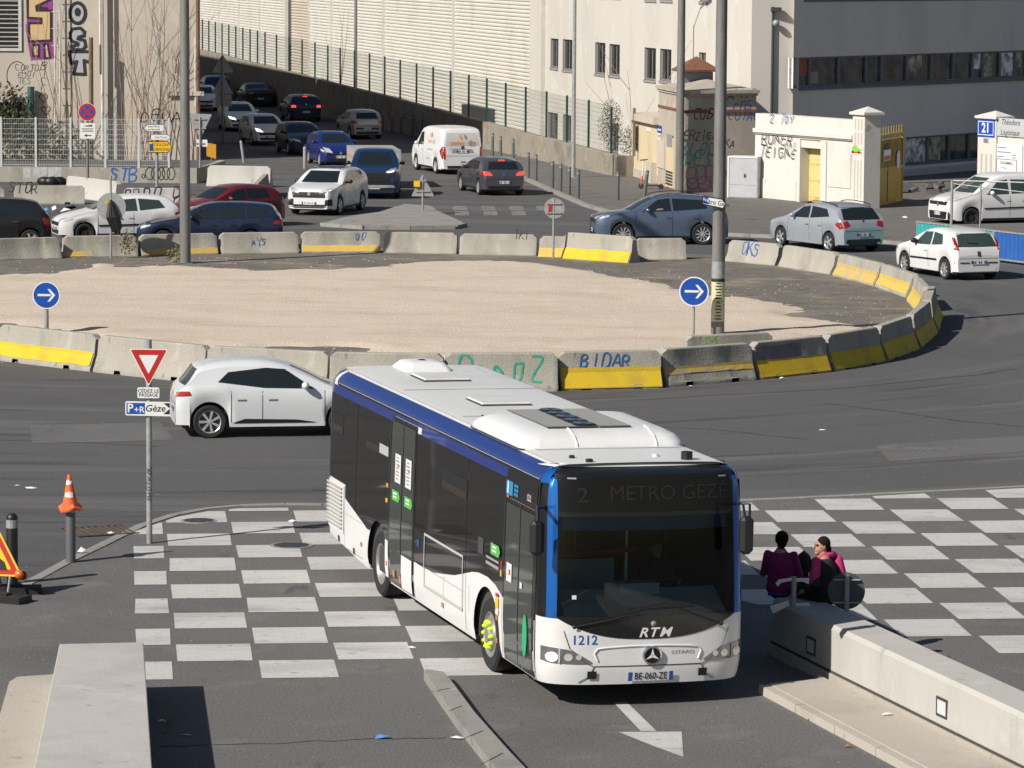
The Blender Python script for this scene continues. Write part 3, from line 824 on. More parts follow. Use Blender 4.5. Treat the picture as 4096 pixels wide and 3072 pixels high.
# the bank of earth behind it
eb = MB(); eb.grid([[LW.P(LEN * i / 20, max(.12, interp(lowz, LEN * i / 20) - 1.0), -.4), LW.P(LEN * i / 20, .12, -9)] for i in range(21)])
struct(eb.build('raised_ground', DIRT))

gf = thing('mesh_fence', 'green welded mesh fence with dark green posts on the stone wall', 'fence')
posts = [(1590, 820), (1468, 790), (1352, 760), (1234, 732), (1122, 702), (1015, 672), (910, 645), (810, 620), (712, 595), (615, 570), (523, 545), (443, 522), (360, 498), (277, 478), (194, 458), (112, 436), (38, 412)]
plist = [LW.hit(1024 + x / 1.62, y / 1.62)[0] for x, y in posts]
plist = [LW.hit(2048 + x / 1.62, y / 1.62)[0] for x, y in ((612, 990), (466, 955), (326, 917), (194, 880), (60, 848))] + plist
k = plist[-1]
while k < 120: k += 2.6; plist.append(k)
FH = 2.05
for i, u in enumerate(plist):
    zt = interp(lowz, u); h = FH if i else FH * .95
    b = MB(); pbox(b, LW, u - .045, u + .045, zt - .02, zt + h, -.24, -.16)
    b.build('fence_post', GREENP, gf)
wire = MB()
for a, c in zip(plist, plist[1:]):
    za, zc = interp(lowz, a) + .08, interp(lowz, c) + .08
    nn = int((c - a) / .055)
    for i in range(1, nn):
        t = i / nn; u = lerp(a, c, t); z = lerp(za, zc, t)
        wire.quad(LW.P(u - .006, z, -.2), LW.P(u + .006, z, -.2), LW.P(u + .006, z + FH - .15, -.2), LW.P(u - .006, z + FH - .15, -.2))
    for j in range(0, 11):
        zz_ = j * (FH - .15) / 10
        wire.quad(LW.P(a, za + zz_, -.195), LW.P(c, zc + zz_, -.195), LW.P(c, zc + zz_ + .01, -.195), LW.P(a, za + zz_ + .01, -.195))
tag(wire.build('mesh_panel', GREENM, gf), kind='stuff')
b = MB(); u = LW.hit(2048 + 705 / 1.62, 640)[0]; pbox(b, LW, -1.0, -.9, 1.0, 3.0, -.5, -.4); b.build('fence_post', mat('brown_post', (.2, .14, .09), .8), gf)

# ---- yellow hut and old gatehouse tower
ha, hb, hc = T(2048, 0, 775, 1140, .1), T(2048, 0, 945, 1192, .1), T(2048, 0, 1100, 1240, .1)
HP = Plane((hb.x, hb.y), (ha.x - hb.x, ha.y - hb.y))
if HP.n.x > 0: HP.n = -HP.n
hl = (ha - hb).length
hut = thing('utility_hut', 'small pale yellow hut with a barred slit window beside the gatehouse tower', 'hut')
zh = hz(ha, 770 / 1.62)
b = MB(); pbox(b, HP, 0, hl, .0, zh, -3.0, 0); b.build('wall', HUT, hut)
b = MB(); pbox(b, HP, -.02, hl + .25, zh, zh + .28, -3.2, .22); b.build('roof_slab', FACL, hut)
b = MB(); pbox(b, HP, .002, hl, .11, .45, .0, .03); b.build('base_course', TOWR, hut)
u0, u1, z0, z1 = rect(HP, (800, 815, 822, 978), T3)
fb = MB(); pbox(fb, HP, u0, u1, z0, z1, .0, .03); wf = fb.build('window', WINF, hut)
MB().quad(HP.P(u0 + .05, z0 + .06, .035), HP.P(u1 - .05, z0 + .06, .035), HP.P(u1 - .05, z1 - .06, .035), HP.P(u0 + .05, z1 - .06, .035)).build('pane', WING, wf)
u0, u1, z0, z1 = rect(HP, (872, 828, 900, 852), T3); b = MB(); pbox(b, HP, u0, u1, z0, z1, 0, .02); pl = b.build('wall_plate', SIGNW, hut)
u0, u1, z0, z1 = rect(HP, (905, 1050, 938, 1160), T3); b = MB(); pbox(b, HP, u0, u1, .1, z1, 0, .25); b.build('junction_box', FACL, hut)

tower = thing('gatehouse_tower', 'square stuccoed gatehouse tower covered in graffiti under a terracotta cap', 'tower')
tcorner = T(2048, 0, 1115, 1248, .1)
tl = T(2048, 0, 945, 1192, .1)
TD = (tcorner - tl)
TLp = Plane((tl.x, tl.y), (TD.x, TD.y))
if TLp.n.x > 0: TLp.n = -TLp.n
TLl = TD.length
ru = Vector((.92, .39, 0)).normalized()
# right face reaches picture column 3018
t = 0.0
while proj(tcorner + ru * t)[0] < 3018: t += .02
TRl = t
TRp = Plane((tcorner.x, tcorner.y), (ru.x, ru.y))
if TRp.n.y > 0: TRp.n = -TRp.n
ZT = hz(tcorner, 590 / 1.62)
c4 = [tl, tcorner, tcorner + ru * TRl, tl + ru * TRl]
b = MB().slab([Vector((p.x, p.y, 0)) for p in c4], (0, 0, ZT - .18)); b.build('wall', TOWR, tower)
cen = sum(c4, Vector()) / 4
def grow(k): return [Vector((cen.x + (p.x - cen.x) * k, cen.y + (p.y - cen.y) * k, 0)) for p in c4]
def bandz(k, z0, z1, nm, m):
    return MB().slab([p + Vector((0, 0, z0)) for p in grow(k)], (0, 0, z1 - z0)).build(nm, m, tower)
bandz(1.02, ZT - .85, ZT - .74, 'string_course', TERRA)
bandz(1.035, ZT - .2, ZT - .1, 'cornice', TOWR)
bandz(1.075, ZT - .099, ZT + .03, 'cornice', TOWR)
MB().add([p + Vector((0, 0, ZT + .031)) for p in grow(1.05)] + [cen * 1 + Vector((0, 0, ZT + .36 - cen.z))], [(0, 1, 4), (1, 2, 4), (2, 3, 4), (3, 0, 4)]).build('roof', TOWR, tower)
lc = TLp.hit(2048 + 1265 / 1.62, 300)
lp = tl + TD * .30 + ru * TRl * .42; lp.z = 0
k = .62
zl0, zl1 = ZT + .15, ZT + .62
lantern = [lp + TD.normalized() * (a * k) + ru * (c * k) for a, c in ((-1, -1), (1, -1), (1, 1), (-1, 1))]
MB().slab([Vector((p.x, p.y, zl0)) for p in lantern], (0, 0, zl1 - zl0)).build('lantern', mat('blue_grey_lantern', (.2, .22, .25), .8), tower)
ap = Vector((lp.x, lp.y, zl1 + .62))
ev = [lp + (Vector((p.x, p.y, 0)) - lp) * 1.45 for p in lantern]
MB().add([Vector((p.x, p.y, zl1 + .02)) for p in ev] + [Vector((p.x, p.y, zl1 + .10)) for p in ev] + [ap], [(3, 2, 1, 0), (0, 1, 5, 4), (1, 2, 6, 5), (2, 3, 7, 6), (3, 0, 4, 7), (4, 5, 8), (5, 6, 8), (6, 7, 8), (7, 4, 8)]).build('cap_roof', TERRA, tower)
# doors, plates and graffiti on the tower
for q, nm, m in (((945, 908, 992, 1088), 'panel_door', FACL), ((1005, 890, 1052, 1215), 'metal_door', HUT)):
    u0, u1, z0, z1 = rect(TLp, q, T3)
    b = MB(); pbox(b, TLp, u0, u1, z0, z1, 0, .05); d_ = b.build(nm, m, tower)
    if nm == 'metal_door':
        lb = MB()
        for i in range(5): pbox(lb, TLp, u0 + .08, u1 - .08, z0 + .1 + i * .12, z0 + .17 + i * .12, .05, .07)
        lb.build('louvre', DKGREY, d_)
        b = MB(); pbox(b, TLp, u0 + .12, u1 - .2, z0 + 1.6, z0 + 2.1, .05, .056); b.build('torn_poster', SIGNBK, d_)
u0, u1, z0, z1 = rect(TLp, (944, 814, 972, 860), T3); b = MB(); pbox(b, TLp, u0, u1, z0, z1, 0, .02); sp = b.build('street_name_plate', SIGNB, tower)
fnL = lambda u, z, o=0: TLp.P(u, z, o)
fnR = lambda u, z, o=0: TRp.P(u, z, o)
for k in range(3): 
    b = MB(); pbox(b, TLp, u0 + .1, u1 - .1, z1 - .2 - k * .18, z1 - .13 - k * .18, .021, .024); b.build('lettering', SIGNW, sp)
def trect(x, y): return TRp.hit(2048 + x / 1.62, y / 1.62)
def tgraf(s, x, y, hpx, m, bold=.02, sx=1.0, shear=.15):
    u, z = trect(x, y); sz = hpx / 1.62 / ppm(TRp.P(u, z))
    scrawl(s, sz * 1.15, m, fnR, u, z, .006, tower, sx, .25, .07 + bold, random.uniform(-.08, .08))
tgraf('CUBE', 1262, 738, 62, SPRAYK, .04)
tgraf('GRAPIST', 1450, 612, 50, SPRAYK, .01)
tgraf('COS', 1490, 690, 60, SPRAYB, .01)
tgraf('COTAO', 1500, 745, 55, SPRAYB, .01)
tgraf('ERZIGA', 1222, 880, 50, SPRAYK, .02)
tgraf('BLOCK', 1235, 960, 80, SPRAYQ, .03)
tgraf('WEST', 1235, 1035, 80, SPRAYQ, .03)
tgraf('KA', 1410, 930, 45, SPRAYK, .01)
rg = MB(); 
for cx, cy, rx, ry in ((1165, 1135, 38, 55), (1225, 1130, 36, 62), (1285, 1125, 36, 55), (1170, 1190, 40, 35), (1245, 1185, 44, 45), (1315, 1180, 34, 48), (1350, 1120, 34, 48)):
    pts = [trect(cx + rx * math.cos(t_ * PI / 9), cy + ry * math.sin(t_ * PI / 9)) for t_ in range(19)]
    rg.ribbon(fnR, pts, .05, .008)
rg.build('graffiti', SPRAYR, tower)
fl = MB()
for cx, cy, rx, ry in ((1225, 1130, 34, 58), (1245, 1185, 40, 42), (1285, 1125, 34, 52), (1315, 1180, 32, 44), (1170, 1180, 36, 44)):
    fl.poly([fnR(*trect(cx + rx * math.cos(-t_ * PI / 8), cy + ry * math.sin(-t_ * PI / 8)), .004 + cx * 1e-6) for t_ in range(16)])
fl.build('graffiti', mat('pale_spray', (.33, .29, .29), .8), tower)

# grey utility cabinet next to the tower
ca, cb = T(2048, 0, 1395, 1278, .1), T(2048, 0, 1590, 1285, .1)
CP = Plane((ca.x, ca.y), (cb.x - ca.x, cb.y - ca.y))
if CP.n.y > 0: CP.n = -CP.n
cl = (cb - ca).length; zc = hz(ca, 1010 / 1.62)
cab = thing('utility_cabinet', 'grey and white street utility cabinet between the tower and the white gate wall', 'utility cabinet', )
GRC = mat('grey_cabinet_paint', (.40, .41, .43), .5, var=.1, vscale=3)
b = MB(); pbox(b, CP, .02, cl, .1, zc - .02, -.7, 0); b.build('body', GRC, cab)
b = MB(); pbox(b, CP, 0, .06, .1, zc, -.72, .03); pbox(b, CP, .06, cl, zc - .06, zc, -.72, .03); b.build('frame', WHITE, cab)
b = MB(); pbox(b, CP, .08, cl - .02, .12, .12 + (zc - .1) * .28, 0, .015); b.build('lower_door', GRC, cab)
b = MB(); pbox(b, CP, .08, cl - .02, .15 + (zc - .1) * .28, zc - .08, 0, .015); dr = b.build('upper_door', GRC, cab)
b = MB(); pbox(b, CP, cl * .55, cl * .62, zc * .52, zc * .6, .016, .03); b.build('lock', DKGREY, dr)

# ---- white gate wall with door, pillars, yellow gate
ga, gb = T(3072, 0, -60, 1280, .1), T(3072, 0, 632, 1352, .1)
GP_ = Plane((ga.x, ga.y), (gb.x - ga.x, gb.y - ga.y))
if GP_.n.x > 0: GP_.n = -GP_.n
gl = (gb - ga).length
T4 = (3072, 0)
gw = thing('gate_wall', 'old white rendered boundary wall with a recessed yellow door and graffiti', 'wall')
ztop = hz(ga, 735 / 1.62)
upil = rect(GP_, (560, 740, 632, 1340), T4)
udoor = rect(GP_, (212, 960, 345, 1310), T4)
zc_ = rect(GP_, (0, 830, 100, 870), T4)
b = wall_with_holes(GP_, -.3, upil[0], .0, ztop, [(udoor[0], udoor[1], .1, udoor[3], .42)])
b.quad(GP_.P(-.3, ztop, 0), GP_.P(upil[0], ztop, 0), GP_.P(upil[0], ztop, -.45), GP_.P(-.3, ztop, -.45))
b.quad(GP_.P(-.3, 0, 0), GP_.P(-.3, ztop, 0), GP_.P(-.3, ztop, -.45), GP_.P(-.3, 0, -.45))
pquad(b, GP_, -.3, upil[0], 0, ztop, -.45)
b.build('wall_body', GATEW, gw)
b = MB(); pbox(b, GP_, -.28, upil[0] - .01, zc_[2] - .02, zc_[3] - .2, 0, .08); pbox(b, GP_, -.28, upil[0] - .01, zc_[3] - .199, zc_[3] - .05, 0, .14); b.build('string_course', GATEW, gw)
b = MB(); pbox(b, GP_, udoor[0], udoor[1], .1, udoor[3], -.44, -.38); d_ = b.build('door', mat('yellow_door_paint', (.60, .46, .16), .6, var=.3, vscale=3), gw)
b = MB()
for k in range(3): pbox(b, GP_, udoor[0] + .12, udoor[1] - .12, .3 + k * .62, .82 + k * .62, -.38, -.365)
b.build('door_panel', mat('pale_yellow_paint', (.64, .50, .2), .6), d_)
ur = rect(GP_, (195, 905, 385, 940), T4)
b = MB(); pbox(b, GP_, ur[0], ur[1], ur[2] + .2, ur[3], 0, .06); pbox(b, GP_, ur[0], udoor[0] - .001, .1, ur[2] + .199, 0, .05); pbox(b, GP_, udoor[1] + .001, ur[1], .1, ur[2] + .199, 0, .05); b.build('door_surround', GATEW, gw)
up = rect(GP_, (388, 930, 540, 1215), T4)
b = MB(); pbox(b, GP_, up[0], up[1], up[2], up[3], 0, .03); b.build('raised_panel', GATEW, gw)
b = MB(); pbox(b, GP_, -.28, udoor[0] - .25, .11, .85, 0, .04); b.build('plinth', GATEW, gw)
fnG = lambda u, z, o=0: GP_.P(u, z, o)
# u runs towards the picture's right on this wall
def ggraf(s, x, y, hpx, m, bold=.0, shear=.2):
    u, z = GP_.hit(3072 + x / 1.62, y / 1.62); sz = hpx / 1.62 / ppm(GP_.P(u, z)) * 1.35
    scrawl(s, sz * .8, m, fnG, u, z, .052, gw, 1.5, .2, .09)
ggraf('RUNER', 65, 905, 62, SPRAYK, .012)
ggraf('Teigne', 70, 985, 62, SPRAYK, .012)
ggraf('sons', 142, 945, 30, GREYINK, 0)
ggraf('2 TOY', 95, 770, 50, SPRAYB, .0)
def pillar(P, u0, u1, d, z1, label, cat='pillar', zb=.1):
    t = thing('gate_pillar', label, cat)
    b = MB(); pbox(b, P, u0, u1, zb - .1, z1, -d, .10); b.build('shaft', GATEW, t)
    b = MB(); pbox(b, P, u0 - .1, u1 + .1, z1 + .001, z1 + .10, -d - .1, .2)
    q = [P.P(u0 - .06, z1 + .10, .16), P.P(u1 + .06, z1 + .10, .16), P.P(u1 + .06, z1 + .10, -d - .06), P.P(u0 - .06, z1 + .10, -d - .06)]
    b.add(q + [P.P((u0 + u1) / 2, z1 + .30, -d / 2)], [(0, 1, 4), (1, 2, 4), (2, 3, 4), (3, 0, 4)])
    b.build('cap', GATEW, t)
    w = (u1 - u0)
    for (a, c) in ((.35, 1.75), (2.3, z1 - .75), (z1 - .65, z1 - .25)):
        if c - a < .15: continue
        fb = MB()
        for k in range(3): pbox(fb, P, u0 + w * (.18 + .26 * k), u0 + w * (.28 + .26 * k), a + zb, min(c + zb, z1 - .1), .095, .104)
        fb.build('fluting', mat('groove_shadow_paint', (.42, .39, .34), .9), t)
    return t
zp = hz(GP_.P(upil[1] - .1, .1), 745 / 1.62)
pl = pillar(GP_, upil[0], gl, .62, zp, 'white fluted gate pillar at the end of the graffitied wall, left of the yellow gate')
# small green poster on the pillar
u0, u1, z0, z1 = rect(GP_, (552, 940, 632, 1000), T4)
b = MB(); pbox(b, GP_, u0, u1, z0, z1, .105, .118); po = b.build('poster', SIGNW); tag(po, 'small white poster with a green car picture on the left gate pillar', 'poster')
cu, cz = (u0 + u1) / 2, (z0 + z1) / 2; w = (u1 - u0)
b = MB().poly([GP_.P(cu + w * x, cz + w * z, .121) for x, z in ((-.42, -.1), (.3, -.1), (.34, .04), (.1, .1), (0, .22), (-.22, .22), (-.42, .06))]); b.build('car_picture', SPRAYL, po)
b = MB().poly([GP_.P(cu + w * x, cz + w * z, .121) for x, z in ((.3, -.05), (.46, -.02), (.46, .1), (.36, .08))]); b.build('car_picture', SIGNY, po)
for sx in (-.3, .18):
    MB().poly([GP_.P(cu + w * (sx + .07 * math.cos(-k * PI / 5)), cz + w * (-.12 + .07 * math.sin(-k * PI / 5)), .123) for k in range(10)]).build('car_picture', INK, po)
b = MB(); pbox(b, GP_, u0 + .05, u1 - .05, z0 + .04, z0 + .09, .118, .121); b.build('lettering', SIGNR, po)

# yellow gate leaf swung inwards
y0, y1 = T(3072, 0, 678, 1342, .1), T(3072, 0, 868, 1300, .1)
YP = Plane((y0.x, y0.y), (y1.x - y0.x, y1.y - y0.y))
if YP.n.y > 0: YP.n = -YP.n
yl = (y1 - y0).length; zy = hz(y0, 880 / 1.62)
yg = thing('yellow_gate', 'open yellow metal gate leaf beside the white pillar', 'gate')
b = MB(); pbox(b, YP, 0, yl, .18, .18 + (zy) * .48, -.04, .0); b.build('lower_panel', YGATE, yg)
b = MB()
for (a, c, e, g) in ((0, .1, .1, zy), (yl - .1, yl, .1, zy), (yl * .48, yl * .52, .1, zy * .55), (.1, yl - .1, zy - .1, zy), (.1, yl - .1, zy * .5, zy * .54), (.1, yl - .1, .1, .2)): pbox(b, YP, a, c, e, g, -.06, .03)
b.build('gate_frame', YGATE, yg)
b = MB(); pbox(b, YP, .12, yl - .12, zy * .54 + .01, zy - .22, -.03, -.01); b.build('upper_panel', mat('weathered_panel', (.25, .18, .03), .8, var=.4, vscale=2), yg)
for k in range(11):
    u = .2 + k * (yl - .4) / 10
    b = MB(); pbox(b, YP, u - .02, u + .02, zy * .55, zy + .28, -.02, .0); b.build('bar', YGATE, yg)
u0, u1, z0, z1 = rect(YP, (748, 968, 792, 1040), T4)
b = MB(); pbox(b, YP, u0, u1, z0, z1, .0, .02); n_ = b.build('notice', SIGNW, yg)
b = MB(); pbox(b, YP, u0 + .05, u1 - .05, z0 + .02, z0 + .18, .021, .024); b.build('lettering', SIGNR, n_)
b = MB(); pbox(b, YP, u0 + .15, u1 - .15, z0 + .4, z0 + .62, .021, .024); b.build('lettering', INK, n_)
b = MB().poly([YP.P(yl * .82 + .26 * math.cos(k * PI / 10), zy * .62 + .36 * math.sin(k * PI / 10), .035) for k in range(20)]); b.build('notice', mat('pale_notice', (.55, .6, .66), .6), yg)

# right-hand pillar, wall with name boards
p21 = G(3955, 800, .1)
RP = Plane((p21.x, p21.y), (gb.x - ga.x, gb.y - ga.y))
if RP.n.x > 0: RP.n = -RP.n
ul, ur_ = RP.hit(3072 + 1372 / 1.62, 600)[0], RP.hit(3072 + 1490 / 1.62, 600)[0]
zp2 = RP.hit(3072 + 1430 / 1.62, 768 / 1.62)[1]
pillar(RP, ul, ur_, .6, zp2, 'white gate pillar carrying the blue number plate 21')
fnP = lambda u, z, o=0: RP.P(u, z, o)
u0, u1, z0, z1 = rect(RP, (1374, 775, 1484, 886), T4)
b = MB(); pbox(b, RP, u0, u1, z0, z1, .105, .13); np_ = b.build('number_plate', SIGNB); tag(np_, 'blue enamel house number plate reading 21 on the right gate pillar', 'number plate')
text('21', (z1 - z0) * .78, SIGNW, fnP, (u0 + u1) / 2, (z0 + z1) / 2, .134, np_, 'lettering', .03)
b = MB(); w = .035
for q in ((u0 + .05, u1 - .05, z1 - .09, z1 - .06), (u0 + .05, u1 - .05, z0 + .06, z0 + .09), (u0 + .05, u0 + .08, z0 + .09, z1 - .09), (u1 - .08, u1 - .05, z0 + .09, z1 - .09)): pbox(b, RP, *q, .13, .133)
b.build('border', SIGNW, np_)
u0, u1, z0, z1 = rect(RP, (1412, 896, 1442, 924), T4)
b = MB(); pbox(b, RP, u0, u1, z0, z1, .105, .12); sm = b.build('number_plate', SIGNBK); tag(sm, 'tiny dark plate reading 21 under the big blue number plate', 'number plate')
text('21', (z1 - z0) * .9, INK, fnP, (u0 + u1) / 2, (z0 + z1) / 2, .123, sm)
w2 = thing('name_board_wall', 'white wall right of the pillar hung with company name boards', 'wall')
b = MB(); pbox(b, RP, ur_, ur_ + 6, 0, zp2 - .3, -.4, 0); b.build('wall_body', GATEW, w2)
u0, u1, z0, z1 = rect(RP, (1492, 772, 1800, 890), T4)
b = MB(); pbox(b, RP, u0, u0 + 2.6, z0, z1, .02, .06); nb_ = b.build('name_board', mat('grey_board', (.46, .47, .48), .5)); tag(nb_, 'grey name board with handwritten style lettering beside the 21 plate', 'name board')
text('Théodora', .30, INK, fnP, u0 + .82, (z0 + z1) / 2 + .19, .064, nb_, 'lettering', .0, .95, 0, .3)
text('Logistique', .30, INK, fnP, u0 + .80, (z0 + z1) / 2 - .2, .064, nb_, 'lettering', .0, .95, 0, .3)
u0, u1, z0, z1 = rect(RP, (1484, 935, 1655, 1160), T4)
b = MB(); pbox(b, RP, u0, u0 + 1.6, z0, z1, .02, .05); n1 = b.build('notice_board', SIGNW); tag(n1, 'large white notice board with grey print under the grey name board', 'notice board')
for k in range(3):
    b = MB(); pbox(b, RP, u0 + .06, u0 + [.62, .9, .5][k], z1 - .16 - k * .17, z1 - .12 - k * .17, .05, .053); b.build('lettering', GREYINK, n1)
for k in range(2):
    b = MB(); pbox(b, RP, u0 + 1.0, u0 + 1.22, z1 - .42 - k * .1, z1 - .38 - k * .1, .05, .053); b.build('lettering', GREYINK, n1)
u0b, u1b, z0b, z1b = rect(RP, (1492, 1030, 1622, 1160), T4)
b = MB(); pbox(b, RP, u0b, u1b, z0b, z1b, .056, .08); n2 = b.build('notice_board', SIGNW); tag(n2, 'smaller framed notice headed GUDEMBAL on the white notice board', 'notice board')
text('GUDEMBAL', .15, INK, fnP, (u0b + u1b) / 2, z1b - .16, .084, n2, 'lettering', .01)
for k, (a, w) in enumerate(((.3, .4), (.08, .8), (.08, .65), (.1, .7))):
    b = MB(); pbox(b, RP, u0b + a * .9, u0b + (a + w) * .9, z1b - .36 - k * .15, z1b - .33 - k * .15, .08, .083); b.build('lettering', GREYINK, n2)
b = MB()
for q in ((u0b, u1b, z1b - .03, z1b), (u0b, u1b, z0b, z0b + .03), (u0b, u0b + .03, z0b + .03, z1b - .03), (u1b - .03, u1b, z0b + .03, z1b - .03)): pbox(b, RP, *q, .08, .086)
b.build('frame', mat('blue_grey_frame', (.2, .25, .36), .5), n2)

# ---- grey office block with ribbon windows
o0 = SL.P(0, 0) + ret
OG = Plane((o0.x, o0.y), (.585, .811))
if OG.n.y > 0: OG.n = -OG.n
off = thing('office_block', 'dark grey office block with two rows of ribbon windows on the right', 'office building')
a1 = rect(OG, (165, 372, 275, 572), T4)
lo = rect(OG, (895, 885, 1040, 1080), T4)
ZB1, ZT1 = a1[2] + .0, a1[3]
zl0, zl1 = OG.hit(3072 + 960 / 1.62, 1072 / 1.62)[1], OG.hit(3072 + 960 / 1.62, 885 / 1.62)[1]
uu = [OG.hit(3072 + x / 1.62, 480 / 1.62)[0] for x in (163, 282, 470, 648, 748, 912, 1070, 1212, 1336, 1402, 1514, 1612, 1690, 1790, 1900)]
ul_ = [OG.hit(3072 + x / 1.62, 980 / 1.62)[0] for x in (890, 1045, 1185, 1315, 1440, 1560, 1690, 1830)]
UE = 40
b = wall_with_holes(OG, 0, UE, -.3, 13, [(uu[0], uu[-1], ZB1, ZT1, .25), (ul_[0], ul_[-1], max(zl0, .15), zl1, .25)])
b.quad(OG.P(0, 13), OG.P(UE, 13), OG.P(UE, 13, -1.5), OG.P(0, 13, -1.5))
b.build('wall', FACG, off)
bb = MB(); pbox(bb, OG, .6, UE, -.28, max(zl0, .15) - .12, 0, .05); bb.build('plinth', FAC, off)
for row, (us_, z0, z1) in enumerate(((uu, ZB1, ZT1), (ul_, max(zl0, .15), zl1))):
    for i, (a, c) in enumerate(zip(us_, us_[1:])):
        fb = MB(); w = .09
        for q in ((a, a + w, z0, z1), (c - w, c, z0, z1), (a + w, c - w, z0, z0 + .12), (a + w, c - w, z1 - .07, z1)): pbox(fb, OG, *q, -.2, -.08)
        f = fb.build('window_frame', WINF, off)
        MB().quad(OG.P(a + .02, z0 + .05, -.16), OG.P(c - .02, z0 + .05, -.16), OG.P(c - .02, z1 - .03, -.16), OG.P(a + .02, z1 - .03, -.16)).build('pane', WINO, f)
        if (row, i) in ((0, 5), (0, 8), (0, 9), (0, 10), (0, 11), (1, 0), (1, 1)):  # pale sheets in these windows stand in for reflections on the glass
            b = MB(); pbox(b, OG, a + .1, c - .1 - (c - a) * (.3 if i % 2 else 0), z0 + .14 + (.35 if i % 3 == 2 else 0), z1 - .08, -.155, -.15); b.build('blind_and_reflection', bpy.data.materials['blind_and_reflection_%d' % (i % 2)] if 'blind_and_reflection_%d' % (i % 2) in bpy.data.materials else mat('blind_and_reflection_%d' % (i % 2), (.4, .37, .27) if i % 2 else (.80, .77, .68), .8, var=.7, vscale=2.5, contrast=2), f)
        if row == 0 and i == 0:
            b = MB(); pbox(b, OG, a + .1, c - .1, z0 + .5, z1 - .08, -.155, -.15); b.build('blind_and_reflection', CURT, f)
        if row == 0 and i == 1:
            b = MB(); pbox(b, OG, a + .1, a + .75, z0 + .15, z1 - .6, -.155, -.15); b.build('blind_and_reflection', mat('cream_blind', (.34, .31, .22), .8), f)
b = MB(); pbox(b, OG, 0, UE, ZB1 - .09, ZB1 + .0, 0, .08); b.build('window_sill', WINF, off)
b = MB(); pbox(b, OG, .3, UE, OG.hit(3072 + 900 / 1.62, 4)[1], OG.hit(3072 + 900 / 1.62, 4)[1] + 1.3, -.02, .03); b.build('upper_ribbon', WINF, off)
# heap of rubble and weeds in the yard
hp = T(3072, 0, 1040, 1255, .0)
b = MB()
for k in range(26):
    q = hp + Vector((random.gauss(0, 1.1), random.gauss(0, 1.0), random.uniform(.05, .35)))
    b.box(q, (random.uniform(.2, .6), random.uniform(.2, .6), random.uniform(.1, .35)), M=Matrix.Rotation(random.uniform(0, 3), 3, 'Z') @ Matrix.Rotation(random.uniform(-.5, .5), 3, 'X'))
o = b.build('rubble_heap', bpy.data.materials['dark_slot'] if 0 else ASPH); tag(o, 'heap of dark rubble lying in the yard behind the yellow gate', 'rubble heap', kind='stuff')

# ---- left building
LC = G(792, 640)                              # right corner on the ground
HB = 14.4
FL = Plane((LC.x, LC.y), (-1, -.06))
if FL.n.y > 0: FL.n = -FL.n
def BK(u, z, k=40): return FL.P(u, z) + Vector((-.24, .97, 0)) * k
lb = thing('industrial_building', 'tall beige industrial building with painted letters on the left', 'building')
T1 = (0, 0)
w1 = rect(FL, (-150, 0, 140, 312), T1); w1 = (w1[0], w1[1], w1[2], w1[3] + 1.6, .35)
w2_ = rect(FL, (-150, 662, 165, 892), T1); w2_ = (*w2_, .35)
b = wall_with_holes(FL, 0, 22, -.2, HB, [w1, w2_])
b.quad(FL.P(0, -.2), FL.P(0, HB), BK(0, HB), BK(0, -.2))
b.quad(FL.P(0, HB), FL.P(22, HB), BK(22, HB), BK(0, HB))
b.quad(FL.P(22, -.2), BK(22, -.2), BK(22, HB), FL.P(22, HB))
b.quad(BK(0, -.2), BK(0, HB), BK(22, HB), BK(22, -.2))
b.build('wall', FACL, lb)
# the rest of the row down the street that keeps it in shade
sh = thing('street_building', 'tall beige building continuing the left side of the street', 'building')
b = MB().slab([BK(.4, -.2, 40.5), BK(22, -.2, 40.5), BK(22, -.2, 150), BK(.4, -.2, 150)], (0, 0, HB)); b.build('wall', FACL, sh)
for wi, (q, bars) in enumerate(((w1, 'h'), (w2_, 'v'))):
    fb = MB()
    for (a, c, e, g) in ((q[0], q[0] + .14, q[2], q[3]), (q[1] - .14, q[1], q[2], q[3]), (q[0], q[1], q[2] - .12, q[2])):
        pbox(fb, FL, a, c, e, g, -.05, .07)
    f = fb.build('window_frame', TRIM if wi == 0 else FACL, lb)
    MB().quad(FL.P(q[0], q[2], -.34), FL.P(q[1], q[2], -.34), FL.P(q[1], q[3], -.34), FL.P(q[0], q[3], -.34)).build('pane', WING, f)
    if bars == 'h':
        n = int((q[3] - q[2]) / .2)
        for k in range(n):
            b = MB(); pbox(b, FL, q[0] + .14, q[1] - .14, q[2] + .08 + k * .2, q[2] + .13 + k * .2, -.2, -.15); b.build('louvre_bar', mat('pale_bar', (.4, .4, .39), .6) if k == 0 else bpy.data.materials['pale_bar'], f)
    else:
        n = int((q[1] - q[0]) / .16)
        for k in range(n):
            b = MB(); pbox(b, FL, q[0] + .1 + k * .16, q[0] + .125 + k * .16, q[2], q[3], -.12, -.1); b.build('window_bar', DKGREY, f)
fnB = lambda u, z, o=0: FL.P(u, z, o)
def lp(x, y): return FL.hit(x / 1.62, y / 1.62)
